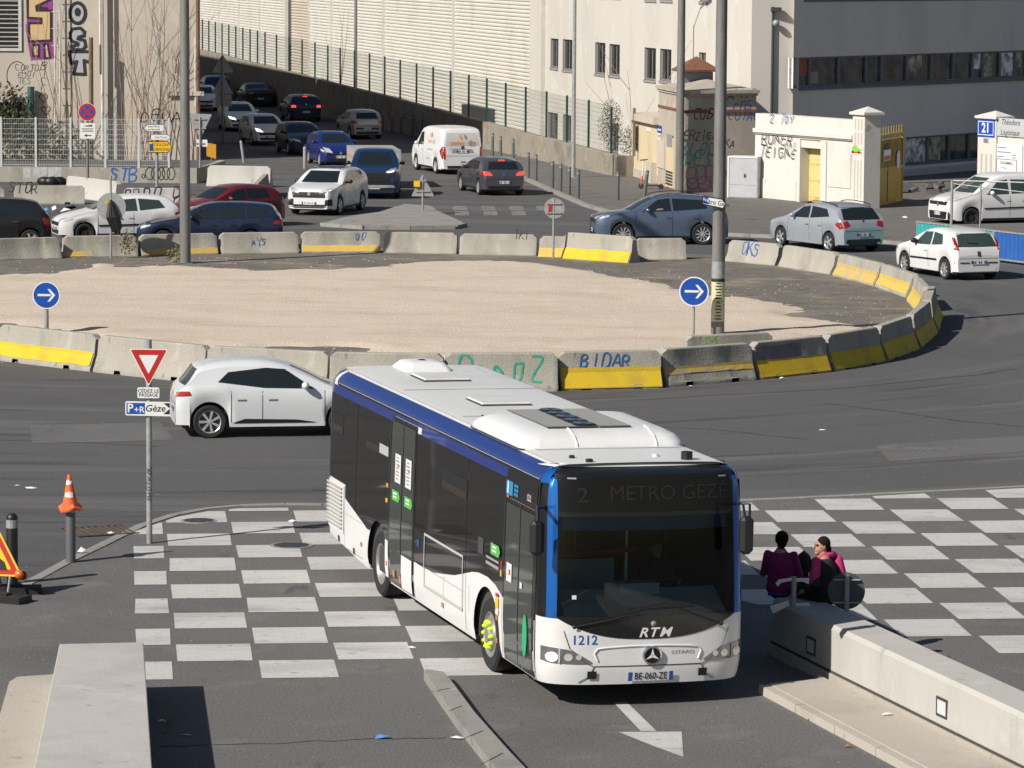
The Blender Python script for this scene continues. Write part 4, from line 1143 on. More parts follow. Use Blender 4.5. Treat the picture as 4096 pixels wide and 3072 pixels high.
# corner pipe and drain pipes standing off the wall
def vpipe(x, y0, y1, r, m, off, nm, par):
    u, z0 = lp(x, y1); z1 = lp(x, y0)[1]
    return MB().tube([FL.P(u, z0, off), FL.P(u, z1, off)], r, 8).build(nm, m, par)
vpipe(1285, -300, 1100, .09, mat('rust_brown_pipe', (.16, .085, .055), .8), .09, 'corner_pipe', lb)
vpipe(668, -300, 1080, .075, TRIM, .25, 'drain_pipe', lb)
vpipe(655, -300, 480, .06, TRIM, .5, 'drain_pipe', lb)
vpipe(1268, 240, 690, .05, TRIM, .1, 'drain_pipe', lb)
u, z = lp(1205, 605); b = MB(); pbox(b, FL, u - .8, u + .85, z - .1, z + .1, .0, .18); b.build('ledge', FACL, lb)
o = vpipe(600, 240, 1085, .10, mat('mossy_timber', (.16, .13, .075), .9, var=.4, vscale=4), .9, 'timber_pole', None); tag(o, 'mossy timber pole leaning in front of the beige building', 'pole')
# green pipe bundle beside the lower window
o = vpipe(205, 560, 900, .16, mat('green_pipe', (.03, .10, .08), .6, var=.3, vscale=6), .3, 'gas_pipe', lb)
# cable ladder climbing the wall
lad = thing('cable_ladder', 'thin white cable ladder climbing the beige wall between the painted letters', 'ladder')
ua, za = lp(362, 1060); ub, zb_ = lp(395, 1060); uc, _ = lp(340, 1060); zt = lp(362, -250)[1]
for u in (ua, ub):
    MB().tube([FL.P(u, .2, .35), FL.P(u, zt, .35)], .03, 6).build('rail', TRIM, lad)
z = .6
while z < zt:
    MB().tube([FL.P(uc, z, .35), FL.P(ub, z, .35)], .02, 5).build('rung', TRIM, lad); z += .75
# painted letters
def blob(pts, m, off, w, name='painted_letter', fill=None):
    q = [lp(x, y) for x, y in pts]
    if fill: MB().poly([fnB(u, z, off) for u, z in reversed(q)]).build(name, fill, lb)
    return MB().ribbon(fnB, q + [q[0], ], w, off + .006).build(name, m, lb)
# purple halo, tan S
halo = [(165, -60), (345, -60), (345, 260), (350, 380), (200, 392), (168, 200), (175, 120)]
MB().poly([fnB(*lp(*p), .004) for p in reversed(halo)]).build('painted_letter', SPRAYP, lb)
blob([(180, -60), (330, -60), (330, -5), (235, 40), (238, 68), (330, 68), (330, 262), (190, 268), (188, 150), (268, 150), (268, 120), (180, 115)], SPRAYK, .010, .10, fill=SPRAYT)
blob([(212, 292), (252, 292), (250, 365), (214, 362)], SPRAYK, .010, .09, fill=SPRAYT)
blob([(285, 288), (308, 282), (322, 375), (294, 378)], SPRAYK, .010, .09, fill=SPRAYT)
blob([(235, 42), (300, 55), (262, 60)], SPRAYK, .014, .10, fill=SPRAYK)
# OST stacked, silver with black outline
def ring_letter(cx, cy, rx, ry, n=20): return [(cx + rx * math.cos(2 * PI * k / n), cy + ry * math.sin(2 * PI * k / n)) for k in range(n)]
blob(ring_letter(503, 85, 50, 66), SPRAYK, .010, .15, fill=SPRAYS)
blob(ring_letter(503, 78, 10, 18, 10), SPRAYK, .018, .13)
blob([(455, 215), (470, 188), (520, 182), (548, 205), (545, 232), (510, 240), (505, 252), (548, 262), (556, 300), (535, 322), (480, 322), (468, 300), (505, 290), (500, 278), (468, 268), (455, 245)], SPRAYK, .010, .14, fill=SPRAYS)
blob([(445, 335), (590, 335), (582, 405), (545, 392), (552, 482), (478, 478), (498, 398), (462, 412)], SPRAYK, .010, .14, fill=SPRAYS)
def wgraf(s, x, y, hpx, m=SPRAYK, bold=0.0, rot=0, sx=1.0, par=lb, off=.008):
    u, z = lp(x, y); sz = hpx / 1.62 / ppm(FL.P(u, z)) * 1.35
    scrawl(s, sz * .8, m, lambda a, c, o=0: FL.P(2 * u - a, c, o), u, z, off, par, sx, .1, .07 + bold)
wgraf('CORTO', 175, 440, 36, bold=.0, sx=1.1)
wgraf('EMOI', 172, 482, 34, sx=1.1)
wgraf('TES', 160, 525, 34, sx=1.1)
for k, ch in enumerate('BICL'): wgraf(ch, 285, 425 + k * 50, 46, sx=1.3)
b = MB()
b.ribbon(fnB, [lp(110 + 66 * math.cos(t_), 490 + 92 * math.sin(t_)) for t_ in [.9 + k * .3 for k in range(16)]], .03, .008)
for cx, cy, s_ in ((280, 635, 28), (297, 715, 30)):
    b.ribbon(fnB, [lp(cx + s_ * x, cy + s_ * y) for x, y in ((0, -.4), (.4, -.9), (.9, -.7), (.95, -.1), (.1, 1.1), (-.85, 0), (-.9, -.6), (-.4, -.9), (0, -.4))], .035, .008)
b.build('graffiti', SPRAYK, lb)
wgraf('DEUA', 1045, 755, 60, bold=.03, sx=1.4)

# ---- low concrete wall and white mesh fence in front of the left building
l0, l1 = V(-60, 392), V(425, 396)
LP_ = Plane((l0.x, l0.y), (l1.x - l0.x, l1.y - l0.y))
if LP_.n.y > 0: LP_.n = -LP_.n
ll = (l1 - l0).length
zl = hz(V(200, 393), 1082 / 1.62)
lwall = thing('low_wall', 'low grey concrete wall with bubble graffiti under the white mesh fence', 'wall')
b = MB(); pbox(b, LP_, 0, ll, 0, zl, -.3, 0); b.build('wall_body', CONC, lwall)
b = MB().slab([LP_.P(ll, 0, 0), LP_.P(ll, 0, -.3), LP_.P(ll, 0, -.3) + Vector((.4, 6, 0)), LP_.P(ll, 0, 0) + Vector((.7, 6, 0))], (0, 0, zl)); b.build('wall_return', CONC, lwall)
fnW = lambda u, z, o=0: LP_.P(u, z, o)
def wp(x, y): return LP_.hit(x / 1.62, y / 1.62)
u, z = wp(805, 1135); scrawl('STB', .48, SPRAYB, fnW, u, z, .006, lwall, 1.1, .1, .13)
rb_ = MB()
for cx, cy, rx, ry in ((970, 1125, 28, 40), (1010, 1125, 30, 42), (1045, 1125, 22, 40), (1075, 1122, 24, 42), (1108, 1125, 26, 40), (928, 1142, 10, 12)):
    rb_.ribbon(fnW, [wp(cx + rx * math.cos(2 * PI * k / 14), cy + ry * math.sin(2 * PI * k / 14)) for k in range(15)], .035, .006)
rb_.build('graffiti', SPRAYK, lwall)
ub = MB()
for k, x in enumerate((150, 215, 262, 305, 350)):
    a = wp(x, 1120); ub.quad(fnW(a[0], a[1] - .2, .004), fnW(a[0] + .3, a[1] - .2, .004), fnW(a[0] + .3, a[1] + .22, .004), fnW(a[0], a[1] + .22, .004))
ub.build('faded_graffiti', mat('pale_grey_paint', (.43, .43, .43), .9, var=.3, vscale=5), lwall)
wf_ = thing('mesh_fence', 'white welded mesh fence on the low wall before the beige building', 'fence')
pu = [wp(x, 1075)[0] for x in (5, 455, 680, 897, 1092)]
zft = wp(500, 770)[1]
pu = [pu[0] - (pu[2] - pu[1]), pu[0], (pu[0] + pu[1]) / 2] + pu[1:]
for u in pu:
    b = MB(); pbox(b, LP_, u - .04, u + .04, zl, zft + .05, -.19, -.11); b.build('fence_post', WHITEM, wf_)
wire = MB()
for a, c in zip(pu, pu[1:]):
    n = int((c - a) / .07)
    for i in range(1, n):
        u = lerp(a, c, i / n); wire.quad(LP_.P(u - .003, zl + .05, -.15), LP_.P(u + .003, zl + .05, -.15), LP_.P(u + .003, zft, -.15), LP_.P(u - .003, zft, -.15))
    for j in range(10):
        z = lerp(zl + .08, zft - .02, j / 9); wire.quad(LP_.P(a, z, -.145), LP_.P(c, z, -.145), LP_.P(c, z + .012, -.145), LP_.P(a, z + .012, -.145))
tag(wire.build('mesh_panel', WHITEM, wf_), kind='stuff')

# ---- vegetation: leafless shrubs against the wall, scrub, dry ivy
def twig(b, p, d, L, r, lev):
    pts = [p]; q = p.copy(); dd = d.copy()
    n = 5
    for k in range(n):
        dd = (dd + Vector((random.gauss(0, .07), random.gauss(0, .05), random.gauss(.03, .04)))).normalized()
        q = q + dd * (L / n); pts.append(q.copy())
    b.tube(pts, [r * (1 - .75 * k / n) for k in range(n + 1)], 4, cap=False)
    if lev > 0:
        for k in range(random.randint(1, 3)):
            i = random.randint(1, n - 1)
            nd = (dd + Vector((random.gauss(0, .45), random.gauss(0, .25), random.gauss(.1, .15)))).normalized()
            twig(b, pts[i], nd, L * random.uniform(.35, .6), r * .55, lev - 1)
def bare_shrub(name, label, base, n, spread, H, group=None, lev=2):
    t = thing(name, label, 'shrub', base, 0, group)
    for k in range(n):
        b = MB()
        d = Vector((random.gauss(0, spread), random.gauss(0, .08), 1)).normalized()
        twig(b, Vector((random.gauss(0, .25), random.gauss(0, .12), 0)), d, H * random.uniform(.6, 1.05), .024, lev)
        b.build('stem', BARK, t)
    return t
def on_wall_front(x, y, off): 
    u, z = FL.hit(x / 1.62, y / 1.62); p = FL.P(u, 0, off); return p
bare_shrub('bare_shrub', 'tall leafless shrub against the beige wall, left of the grey lamp column', on_wall_front(850, 1080, .6), 5, .10, 8.5)
bare_shrub('bare_shrub', 'bushy leafless shrub behind the three direction signs', on_wall_front(935, 1080, .7), 4, .14, 8.0)
bare_shrub('bare_shrub', 'leafless shrub close to the right corner of the beige building', on_wall_front(1060, 1080, .6), 5, .14, 6.6)
bare_shrub('bare_climber', 'thin leafless climber clinging to the cable ladder', on_wall_front(400, 1060, .5), 7, .05, 7.5, lev=1)
def leafy(name, label, c, r, n, m, seed=0, size=.12):
    b = MB()
    for k in range(n):
        v = Vector((random.gauss(0, 1), random.gauss(0, 1), random.gauss(0, 1))); v = v.normalized() * (random.random() ** .4)
        p = Vector((c[0] + v.x * r[0], c[1] + v.y * r[1], c[2] + v.z * r[2]))
        if p.z < .02: p.z = random.uniform(.02, .3)
        n1 = Vector((random.gauss(0, 1), random.gauss(0, 1), random.gauss(0, 1))).normalized(); n2 = n1.orthogonal().normalized(); s_ = size * random.uniform(.5, 1.3)
        n3 = n1.cross(n2)
        b.quad(p - n2 * s_, p - n3 * s_ * .4, p + n2 * s_, p + n3 * s_ * .4)
    o = b.build(name, m); return tag(o, label, 'bush')
q = on_wall_front(130, 1040, 1.2)
leafy('scrub_bush', 'low green scrub growing at the foot of the beige wall behind the white fence', (q.x, q.y, .9), (3.4, .7, 1.1), 1500, LEAF)
q = on_wall_front(40, 800, .5)
leafy('scrub_bush', 'green shrub growing up in front of the barred lower window', (q.x, q.y, 2.2), (1.2, .4, 1.3), 500, LEAF)
u, z = LW.hit(2048 + 565 / 1.62, 830 / 1.62)
p = LW.P(u, 0, -.5)
leafy('dry_ivy', 'grey brown dry ivy clump hanging on the green fence', (p.x, p.y, interp(lowz, u) + 1.1), (.55, .3, 1.15), 1500, IVY, size=.05)
leafy('dry_ivy', 'small dark ivy patch at the foot of the fence beside the larger clump', (p.x + .75, p.y - 2.0, interp(lowz, u) + .5), (.5, .3, .7), 700, IVY, size=.05)
for (x, y, nm, lab) in ((735, 1010, 'bare_sapling', 'leafless forked sapling in front of the yellow hut'), (850, 735, 'bare_sapling', 'thin leafless sapling above the hut roof')):
    base = G(2048 + x / 1.62, (y if y > 900 else 1150) / 1.62, .1) + (Vector((0, 4, 0)) if y < 900 else Vector((0, .6, 0)))
    t = thing(nm, lab, 'tree', base)
    for k in range(3):
        b = MB(); twig(b, Vector((0, 0, 0)), Vector((random.gauss(-.05, .16), .02, 1)).normalized(), 4.4, .03, 1); b.build('stem', BARK, t)
for (x, y, lab) in ((320, 1060, 'dry grass tuft at the foot of the stone wall behind the bollards'), (420, 1080, 'dry grass tuft beside the slim lamp post on the pavement')):
    c = T(2048, 0, x, y, .1); leafy('grass_tuft', lab, (c.x, c.y, .3), (.28, .2, .3), 160, mat('dry_grass', (.24, .21, .10), .9) if x == 320 else bpy.data.materials['dry_grass'], size=.07)
uu_ = SL.hit(1024 + 430 / 1.62, 300)[0]
t = thing('bare_sapling', 'slender leafless sapling behind the fence before the warehouse', 'tree', LW.P(LW.hit(1024 + 430 / 1.62, 520 / 1.62)[0], 1.2, -1.0))
for k in range(3):
    b = MB(); twig(b, Vector((0, 0, 0)), Vector((random.gauss(0, .05), .02, 1)).normalized(), 5, .025, 0); b.build('stem', BARK, t)
# ================================================================== concrete barriers
PROF = [(.29, .0), (.29, .05), (.265, .10), (.15, .36), (.115, .62), (.10, .78), (.085, .80)]
def face_y(z):
    return interp([(a[1], a[0]) for a in PROF], z)
def barrier_mesh(L, H=.8, cut=.10, slots=True):
    k = H / .8
    xs = [0, .04, .12, .2, L * .2, L * .2 + .02, L * .2 + .2, L * .2 + .22, L * .5, L * .8 - .22, L * .8 - .2, L * .8 - .02, L * .8, L - .2, L - .12, L - .04, L]
    rows = []
    for i, x in enumerate(xs):
        e = min(x, L - x)
        slot = slots and (5 <= i <= 6 or 10 <= i <= 11)
        j = random.uniform(-.006, .006)
        half = []
        for (y, z) in PROF:
            zz_ = z * k
            if slot and z < .08: zz_ = .085 + z * .1
            if e < .12: zz_ = min(zz_, H - cut * (1 - e / .12) - (.8 - z) * .05)
            half.append((y * (1 - .06 * (e < .03)) + j, zz_))
        rows.append([(x, -y, z) for y, z in half] + [(x, y, z) for y, z in reversed(half)])
    b = MB().grid(rows)
    b.poly(rows[0]); b.poly(list(reversed(rows[-1])))
    return b
def band_mesh(L, z0, z1, side, x0=.0, x1=None, H=.8, off=.004):
    x1 = L if x1 is None else x1
    k = H / .8
    zs = sorted({z0, z1, *[p[1] * k for p in PROF if z0 < p[1] * k < z1]})
    xs = [x0 + (x1 - x0) * i / 14 for i in range(15)]
    rows = []
    for z in zs:
        rows.append([(x, side * (face_y(z / k) + off + .008), z + (random.uniform(-.012, .012) if z in (z0, z1) and z > .09 else 0)) for x in xs])
    return MB().grid(rows)
def barrier(a, c, label, band=None, graf=None, H=.8, group=None, gap=.0, m=None, slots=True):
    """a -> c: ground ends of the centre line; side -1 faces right-hand of a->c"""
    a = Vector((a.x, a.y, 0)); c = Vector((c.x, c.y, 0))
    d = c - a; L = d.length - gap; d.normalize()
    t = thing('concrete_barrier', label, 'barrier', a + d * gap / 2, math.atan2(d.y, d.x), group)
    barrier_mesh(L, H, slots=slots).build('barrier_body', m or CONC, t, smooth=28)
    if band:
        for (z0, z1, side, mm, *xx) in (band if isinstance(band, list) else [band]):
            band_mesh(L, z0, z1, side, *(xx if xx else (.02, L - .02)), H=H).build('painted_band', mm, t)
    for g in graf or []:
        s, u, z, size, mm, side = g[:6]
        fn = (lambda q, w, o=0: Vector((q if side < 0 else -q, side * (interp([(p[1], p[0]) for p in PROF], max(0, w) / H * .8) + .006 + o), w)))
        uu_ = u * L if side < 0 else -u * L
        scrawl(s, size * 1.05, mm, fn, uu_, z, 0, t, g[7] if len(g) > 7 else 1.0, .15, .10)
    return t
def inset(p, q, k):
    """shift the base line p-q by k metres away from the camera"""
    return p + Vector((0, k, 0)), q + Vector((0, k, 0))
GRP = 'concrete barriers ringing the roundabout'
near = [  # source px of the visible outer base line
    ((-330, 1405), (-45, 1437), 'barrier cut off by the left frame edge beside the yellow striped one', None, None),
    ((-30, 1440), (358, 1487), 'barrier with a bright yellow stripe at the left end of the near row', (.12, .42, -1, YELLOW), None),
    ((368, 1488), (800, 1535), 'plain grey barrier behind the red and white yield sign', None, None),
    ((812, 1536), (1300, 1562), 'plain barrier hidden behind the white hatchback in the near row', None, None),
    ((1312, 1563), (1772, 1570), 'plain grey barrier between the white hatchback and the green scrawled one', None, None),
    ((1782, 1568), (2236, 1566), 'grey barrier scrawled with green graffiti behind the bus roof', None, [('DNNOZ', .50, .42, .5, SPRAYG, -1, 0, 1.0)]),
    ((2243, 1562), (2655, 1552), 'barrier with a bright yellow lower half and blue BIDAR tag', [(.03, .46, -1, YELLOW)], [('BIDAR', .46, .62, .28, SPRAYB, -1, .012, 1.1)]),
    ((2668, 1549), (3030, 1521), 'grey barrier with a faded yellow stripe right of the blue tagged one', [(.26, .42, -1, YELLOW_OLD)], None),
    ((3040, 1519), (3328, 1488), 'barrier painted yellow and purple on the right of the near row', [(.03, .40, -1, YELLOW), (.41, .70, -1, PURPLE, .03, 1.5)], None),
    ((3340, 1486), (3545, 1448), 'grey and dark yellow barrier on the right bend, next to the purple one', [(.03, .40, -1, YELLOW)], None),
    ((3552, 1446), (3678, 1400), 'shaded grey and yellow barrier, second from the right tip of the ring', [(.03, .42, -1, YELLOW)], None),
    ((3684, 1396), (3752, 1335), 'shaded barrier with yellow foot at the right tip of the ring', [(.03, .40, -1, YELLOW)], None),
    ((3755, 1331), (3771, 1268), 'barrier closing the right tip of the ring, seen almost end on', [(.03, .40, -1, YELLOW)], None),
]
for (p, q, lab, band, graf) in near:
    p, q = G(*p), G(*q)
    d = (q - p).normalized(); n = Vector((-d.y, d.x, 0))
    barrier(p + n * .29, q + n * .29, lab, band, graf, group=GRP, gap=.03)
# far half: inner base line is seen, listed from the right tip round to the left
far = [
    ((3664, 1247), (3628, 1205), 'barrier with bright yellow foot just past the right tip', [(.06, .42, 1, YELLOW_MID)], None),
    ((3622, 1192), (3500, 1148), 'barrier with a wide yellow stripe on the far right bend', [(.1, .40, 1, YELLOW_MID)], None),
    ((3494, 1146), (3330, 1104), 'barrier with a pale yellow stripe on the far right bend', [(.06, .40, 1, YELLOW_OLD)], None),
    ((3320, 1100), (3110, 1067), 'plain pale barrier curving behind the silver hatchback', None, None),
    ((3100, 1064), (2898, 1046), 'pale barrier with blue scribble behind the tall lamp column', None, [('OKS', .55, .42, .34, SPRAYB, 1)]),
    ((2748, 1040), (2545, 1041), 'pale barrier left of the gap in the far row below the blue grey crossover', None, None),
    ((2400, 1038), (2150, 1030), 'barrier with yellow foot partly hidden by the displaced yellow one', [(.02, .30, 1, YELLOW_MID)], None),
    ((2146, 1025), (1835, 1020), 'plain grey barrier in the far row below the triangular sign', None, [('tki', .2, .62, .2, SPRAYK, 1)]),
    ((1826, 1018), (1530, 1013), 'grey barrier with a dark stain right of the yellow striped far one', None, None),
    ((1524, 1012), (1205, 1013), 'far row barrier with a yellow stripe and litter at its foot', [(.05, .24, 1, YELLOW_MID)], [('oo', .25, .52, .22, SPRAYB, 1)]),
    ((1198, 1014), (882, 1018), 'plain pale barrier right of the left lamp column', None, [('nys', .5, .36, .22, SPRAYB, 1)]),
    ((876, 1019), (565, 1026), 'barrier behind the left lamp column with a faint yellow foot', [(.05, .22, 1, YELLOW_OLD)], None),
    ((555, 1027), (258, 1033), 'barrier behind the sign with the black bag', [(.05, .20, 1, YELLOW_OLD, 1.4, 2.4)], None),
    ((250, 1036), (-60, 1045), 'shaded grey barrier at the far left edge of the ring', None, None),
    ((-70, 1046), (-400, 1070), 'barrier outside the left frame edge in the far row', None, None),
]
for (p, q, lab, band, graf) in far:
    p, q = G(*p), G(*q)
    d = (q - p).normalized(); n = Vector((d.y, -d.x, 0))          # outward = away from island centre
    mid = (p + q) / 2
    if n.dot(mid - Vector((-7, 98, 0))) < 0: n = -n
    sgn = 1 if Vector((-d.y, d.x, 0)).dot(n) < 0 else -1
    bnd = [(b_[0], b_[1], sgn, *b_[3:]) for b_ in band] if band else None
    grf = [(*g[:5], sgn, *g[6:]) for g in graf] if graf else None
    barrier(p + n * .27, q + n * .27, lab, bnd, grf, group=GRP, gap=.025, H=.65, slots=False)
# loose ones
p, q = T(2048, 1024, 355, 18), T(2048, 1024, 795, 50)
barrier(p + Vector((0, .25, 0)), q + Vector((0, .25, 0)), 'yellow footed barrier pushed inside the ring at the far side', [(.0, .34, -1, YELLOW)], [('V', .55, .62, .2, SPRAYL, -1)], group=GRP)
p, q = V(1480, 806), V(1664, 796)
barrier(p + Vector((0, .3, 0)), q + Vector((0, .3, 0)), 'loose grey barrier with a green smear inside the ring below the tall lamp column', None, [('m', .28, .62, .34, SPRAYL, -1, .03, 1.5)], group=GRP)

# left bank of stray barriers
GRP2 = 'stray barriers on the left pavement'
def px_barrier(x0, y0, x1, y1, ytop, lab, graf=None, band=None, m=None, dx=0):
    p, q = V(x0, y0), V(x1, y1)
    H = hz((p + q) / 2, ytop * 1.8517)
    d = (q - p).normalized(); n = Vector((-d.y, d.x, 0))
    barrier(p + n * .25, q + n * .25, lab, band, graf, H=H, group=GRP2, m=m)
px_barrier(30, 441, 183, 441, 402, 'grey barrier tagged STOR standing before the low wall', [('STOR', .14, .58, .36, SPRAYK, -1, .02)])
px_barrier(-90, 440, 9, 440, 405, 'barrier mostly cut off by the left frame edge, left of the STOR one')
px_barrier(137, 424, 244, 438, 386, 'clean pale barrier set askew behind the STOR one', m=CONC_W)
px_barrier(268, 452, 388, 452, 407, 'pale barrier covered in black bubble graffiti behind the red car', [('oOoO8o', .5, .56, .42, SPRAYK, -1, 0, 1.1), ('8oOo8O', .5, .3, .42, SPRAYK, -1, 0, 1.1)], m=CONC_W)
px_barrier(446, 402, 582, 405, 359, 'tall pale barrier closing the street mouth behind the red car', m=CONC_W)
px_barrier(562, 447, 588, 418, 388, 'barrier seen end on with its dark side to the right, beside the tall pale one')
px_barrier(452, 384, 500, 386, 370, 'far barrier half hidden in shade at the street mouth')

# ================================================================== lamp columns and posts
def column(name, label, base, r0, r1, h, m, cat='lamp post', lean=(0, 0)):
    t = thing(name, label, cat, base)
    MB().tube([(0, 0, 0), (lean[0] * .5, lean[1] * .5, h / 2), (lean[0], lean[1], h)], [r0, (r0 + r1) / 2, r1], 16).build('shaft', m, t, smooth=40)
    MB().box((0, 0, .01), (r0 * 3, r0 * 3, .02)).build('base_plate', m, t)
    # lamp arm and head above the picture
    MB().tube([(lean[0], lean[1], h - .05), (lean[0] + .5, lean[1] - .8, h + .5), (lean[0] + .9, lean[1] - 1.6, h + .6)], r1 * .6, 8).build('arm', m, t)
    MB().box((lean[0] + 1.1, lean[1] - 1.95, h + .6), (.35, .8, .14), rz=R(28)).build('lamp_head', m, t)
    return t
lc1 = column('lamp_column', 'thick grey lamp column on the left edge of the roundabout', G(741, 1052, .02), .165, .115, 12, POLED, lean=(.0, 0))
lc2 = column('lamp_column', 'thick lamp column with yellowed stickers on the right of the roundabout', G(2870, 1345, .02), .165, .12, 12, POLED)
lc3 = column('lamp_column', 'dark column standing in front of the gatehouse tower', T(2048, 0, 1085, 1252, .1), .17, .13, 12, POLED)
lc4 = column('street_lamp', 'slim lamp post on the right pavement beside the stone wall', T(2048, 0, 397, 1150, .1), .09, .06, 11, POLE)
lc5 = column('street_lamp', 'slim dark lamp post far down the shaded street', T(1024, 0, 645, 682, .1), .11, .07, 12, POLED)
# stickers on the right column
bpos = G(2870, 1345, .02)
def sticker(y0, y1, m, par, lines, rr=.168):
    z0, z1 = hz(bpos, y1), hz(bpos, y0)
    b = MB(); rows = []
    for z in (z0, z1):
        r = lerp(.165, .12, z / 12) + .004
        rows.append([(r * math.cos(a), r * math.sin(a), z) for a in [PI * (-1.0) + PI * k / 12 * 1.0 for k in range(13)]])
    b.grid(rows); s_ = b.build('sticker', m, par)
    lb_ = MB()
    for k in range(lines):
        z = lerp(z1, z0, (k + .6) / (lines + .3)); r = lerp(.165, .12, z / 12) + .006; w_ = .35 + .3 * ((k * 7) % 3) / 3
        lb_.grid([[(r * math.cos(a), r * math.sin(a), zz_) for a in [-PI / 2 - w_ * .9 + 2 * w_ * .9 * i / 6 for i in range(7)]] for zz_ in (z, z + .028)])
    if lines: lb_.build('lettering', INK, s_)
STK = mat('yellowed_sticker', (.52, .50, .33), .7, var=.2, vscale=6)
sticker(1130, 1205, STK, lc2, 6); sticker(1207, 1288, STK, lc2, 6); sticker(1048, 1115, SIGNBK, lc2, 0); sticker(1118, 1128, INK, lc2, 0)

def sign_post(name, label, base, h, m=POLE, r=.035, cat='road sign', rz=0.0):
    t = thing(name, label, cat, base, rz)
    MB().tube([(0, 0, 0), (0, 0, h)], r, 10).build('post', m, t, smooth=40)
    return t
def disc(t, c, r, mf, mb, y=-.05, nm='sign_face', n=32, th=.02, tilt=0):
    """round plate facing local -y"""
    M = Matrix.Translation((c[0], y, c[1])) @ Matrix.Rotation(PI / 2, 4, 'X')
    o = MB().lathe([(r, -th), (r, 0)], n, M).poly([M @ Vector((r * math.cos(2 * PI * k / n), r * math.sin(2 * PI * k / n), -th)) for k in range(n - 1, -1, -1)]).build('sign_back', mb, t)
    f = MB().poly([M @ Vector((r * math.cos(2 * PI * k / n), r * math.sin(2 * PI * k / n), .001)) for k in range(n)]).build(nm, mf, t)
    return f
F_ = lambda y: (lambda u, z, o=0: Vector((u, y - o, z)))
def flat(t, pts, y, m, nm, parent=None):
    return MB().poly([(x, y, z) for x, z in pts]).build(nm, m, parent or t)
def circ(cx, cz, r, n=28): return [(cx + r * math.cos(2 * PI * k / n), cz + r * math.sin(2 * PI * k / n)) for k in range(n)]
def brackets(t, zs, w, y=.02):
    for z in zs: MB().box((0, y, z), (w, .03, .04)).build('bracket', POLE, t)

# blue arrow discs
for (bp, cpy, rr, lab) in ((G(187, 1330, .03), (640, 0), .365, 'blue round sign with a white right arrow at the left of the roundabout'), (G(2773, 1352, .03), (632, 0), .392, 'blue round sign with a white right arrow beside the tall sticker covered column')):
    cz = hz(bp, cpy[0] * 1.8517)
    t = sign_post('direction_sign', lab, bp, cz + rr * .6, r=.05 if rr < .38 else .035)
    disc(t, (0, cz), rr * .92, SIGNW, SIGNBK, y=-.06)
    flat(t, circ(0, cz, rr * .84), -.064, SIGNB, 'blue_field')
    k = rr * .84
    flat(t, [(-.68 * k, cz - .07 * k), (.35 * k, cz - .07 * k), (.35 * k, cz + .09 * k), (-.68 * k, cz + .11 * k)], -.068, SIGNW, 'arrow')
    flat(t, [(.10 * k, cz + .5 * k), (.28 * k, cz + .5 * k), (.72 * k, cz + .0 * k), (.28 * k, cz - .5 * k), (.10 * k, cz - .5 * k), (.46 * k, cz + .0 * k)], -.0685, SIGNW, 'arrow')

# yield sign with panels, foreground left
bp = G(598, 2174)
t = sign_post('yield_sign', 'red and white triangular yield sign on a grey post with P+R panel below', bp, 3.2, r=.047)
S_ = 1 / ppm(bp)
def zz2(y): return hz(bp, 1024 + y / 1.62)
def xx2(x): return (x / 1.62 - 594) * S_
def rounded(pts, r=.04, n=4):
    out = []
    for i in range(len(pts)):
        p0, p1, p2 = Vector(pts[i - 1]), Vector(pts[i]), Vector(pts[(i + 1) % len(pts)])
        a = p1 + (p0 - p1).normalized() * r; c = p1 + (p2 - p1).normalized() * r
        for k in range(n + 1):
            q = k / n; out.append(tuple(a * (1 - q) ** 2 + p1 * 2 * q * (1 - q) + c * q * q))
    return out
def plate(t, pts, y, m, nm, th=.02, r=.03, back=SIGNBK):
    q = rounded(pts, r)
    if sum(q[i][0] * q[i - 1][1] - q[i - 1][0] * q[i][1] for i in range(len(q))) > 0: q = q[::-1]
    MB().slab([(x, y + .001, z) for x, z in q], (0, th, 0)).build('sign_back', back, t)
    return MB().poly([(x, y, z) for x, z in q]).build(nm, m, t)
tri = [(xx2(838), zz2(598)), (xx2(962), zz2(842)), (xx2(1090), zz2(598))]
plate(t, tri, -.07, SIGNW, 'sign_face', r=.04)
cx_, cz_ = sum(p[0] for p in tri) / 3, sum(p[1] for p in tri) / 3
sc_ = lambda k: [(cx_ + (x - cx_) * k, cz_ + (z - cz_) * k) for x, z in tri]
def fl_(pts, y, m, nm, r=.03):
    q = rounded(pts, r)
    if sum(q[i][0] * q[i - 1][1] - q[i - 1][0] * q[i][1] for i in range(len(q))) > 0: q = q[::-1]
    return MB().poly([(x, y, z) for x, z in q]).build(nm, m, t)
fl_(sc_(.92), -.073, SIGNR, 'red_border'); fl_(sc_(.5), -.076, SIGNW, 'white_field', r=.015)
q = [(xx2(890), zz2(848)), (xx2(1032), zz2(848)), (xx2(1032), zz2(918)), (xx2(890), zz2(918))]
pn = plate(t, q, -.07, SIGNW, 'text_panel', r=.03)
z_a, z_b = zz2(872), zz2(898)
text('CÉDEZ LE', .075, INK, F_(-.073), xx2(961), z_a, 0, pn, 'lettering', .004); text('PASSAGE', .075, INK, F_(-.073), xx2(961), z_b, 0, pn, 'lettering', .004)
q = [(xx2(812), zz2(938)), (xx2(1104), zz2(942)), (xx2(1104), zz2(1035)), (xx2(812), zz2(1030))]
pr_ = plate(t, q, -.07, SIGNW, 'direction_panel', r=.03)
zc = (zz2(938) + zz2(1032)) / 2; hh = (zz2(938) - zz2(1032))
MB().poly([(x, -.073, z) for x, z in ((xx2(820), zc - hh * .38), (xx2(938), zc - hh * .38), (xx2(938), zc + hh * .38), (xx2(820), zc + hh * .38))]).build('blue_field', SIGNB, pr_)
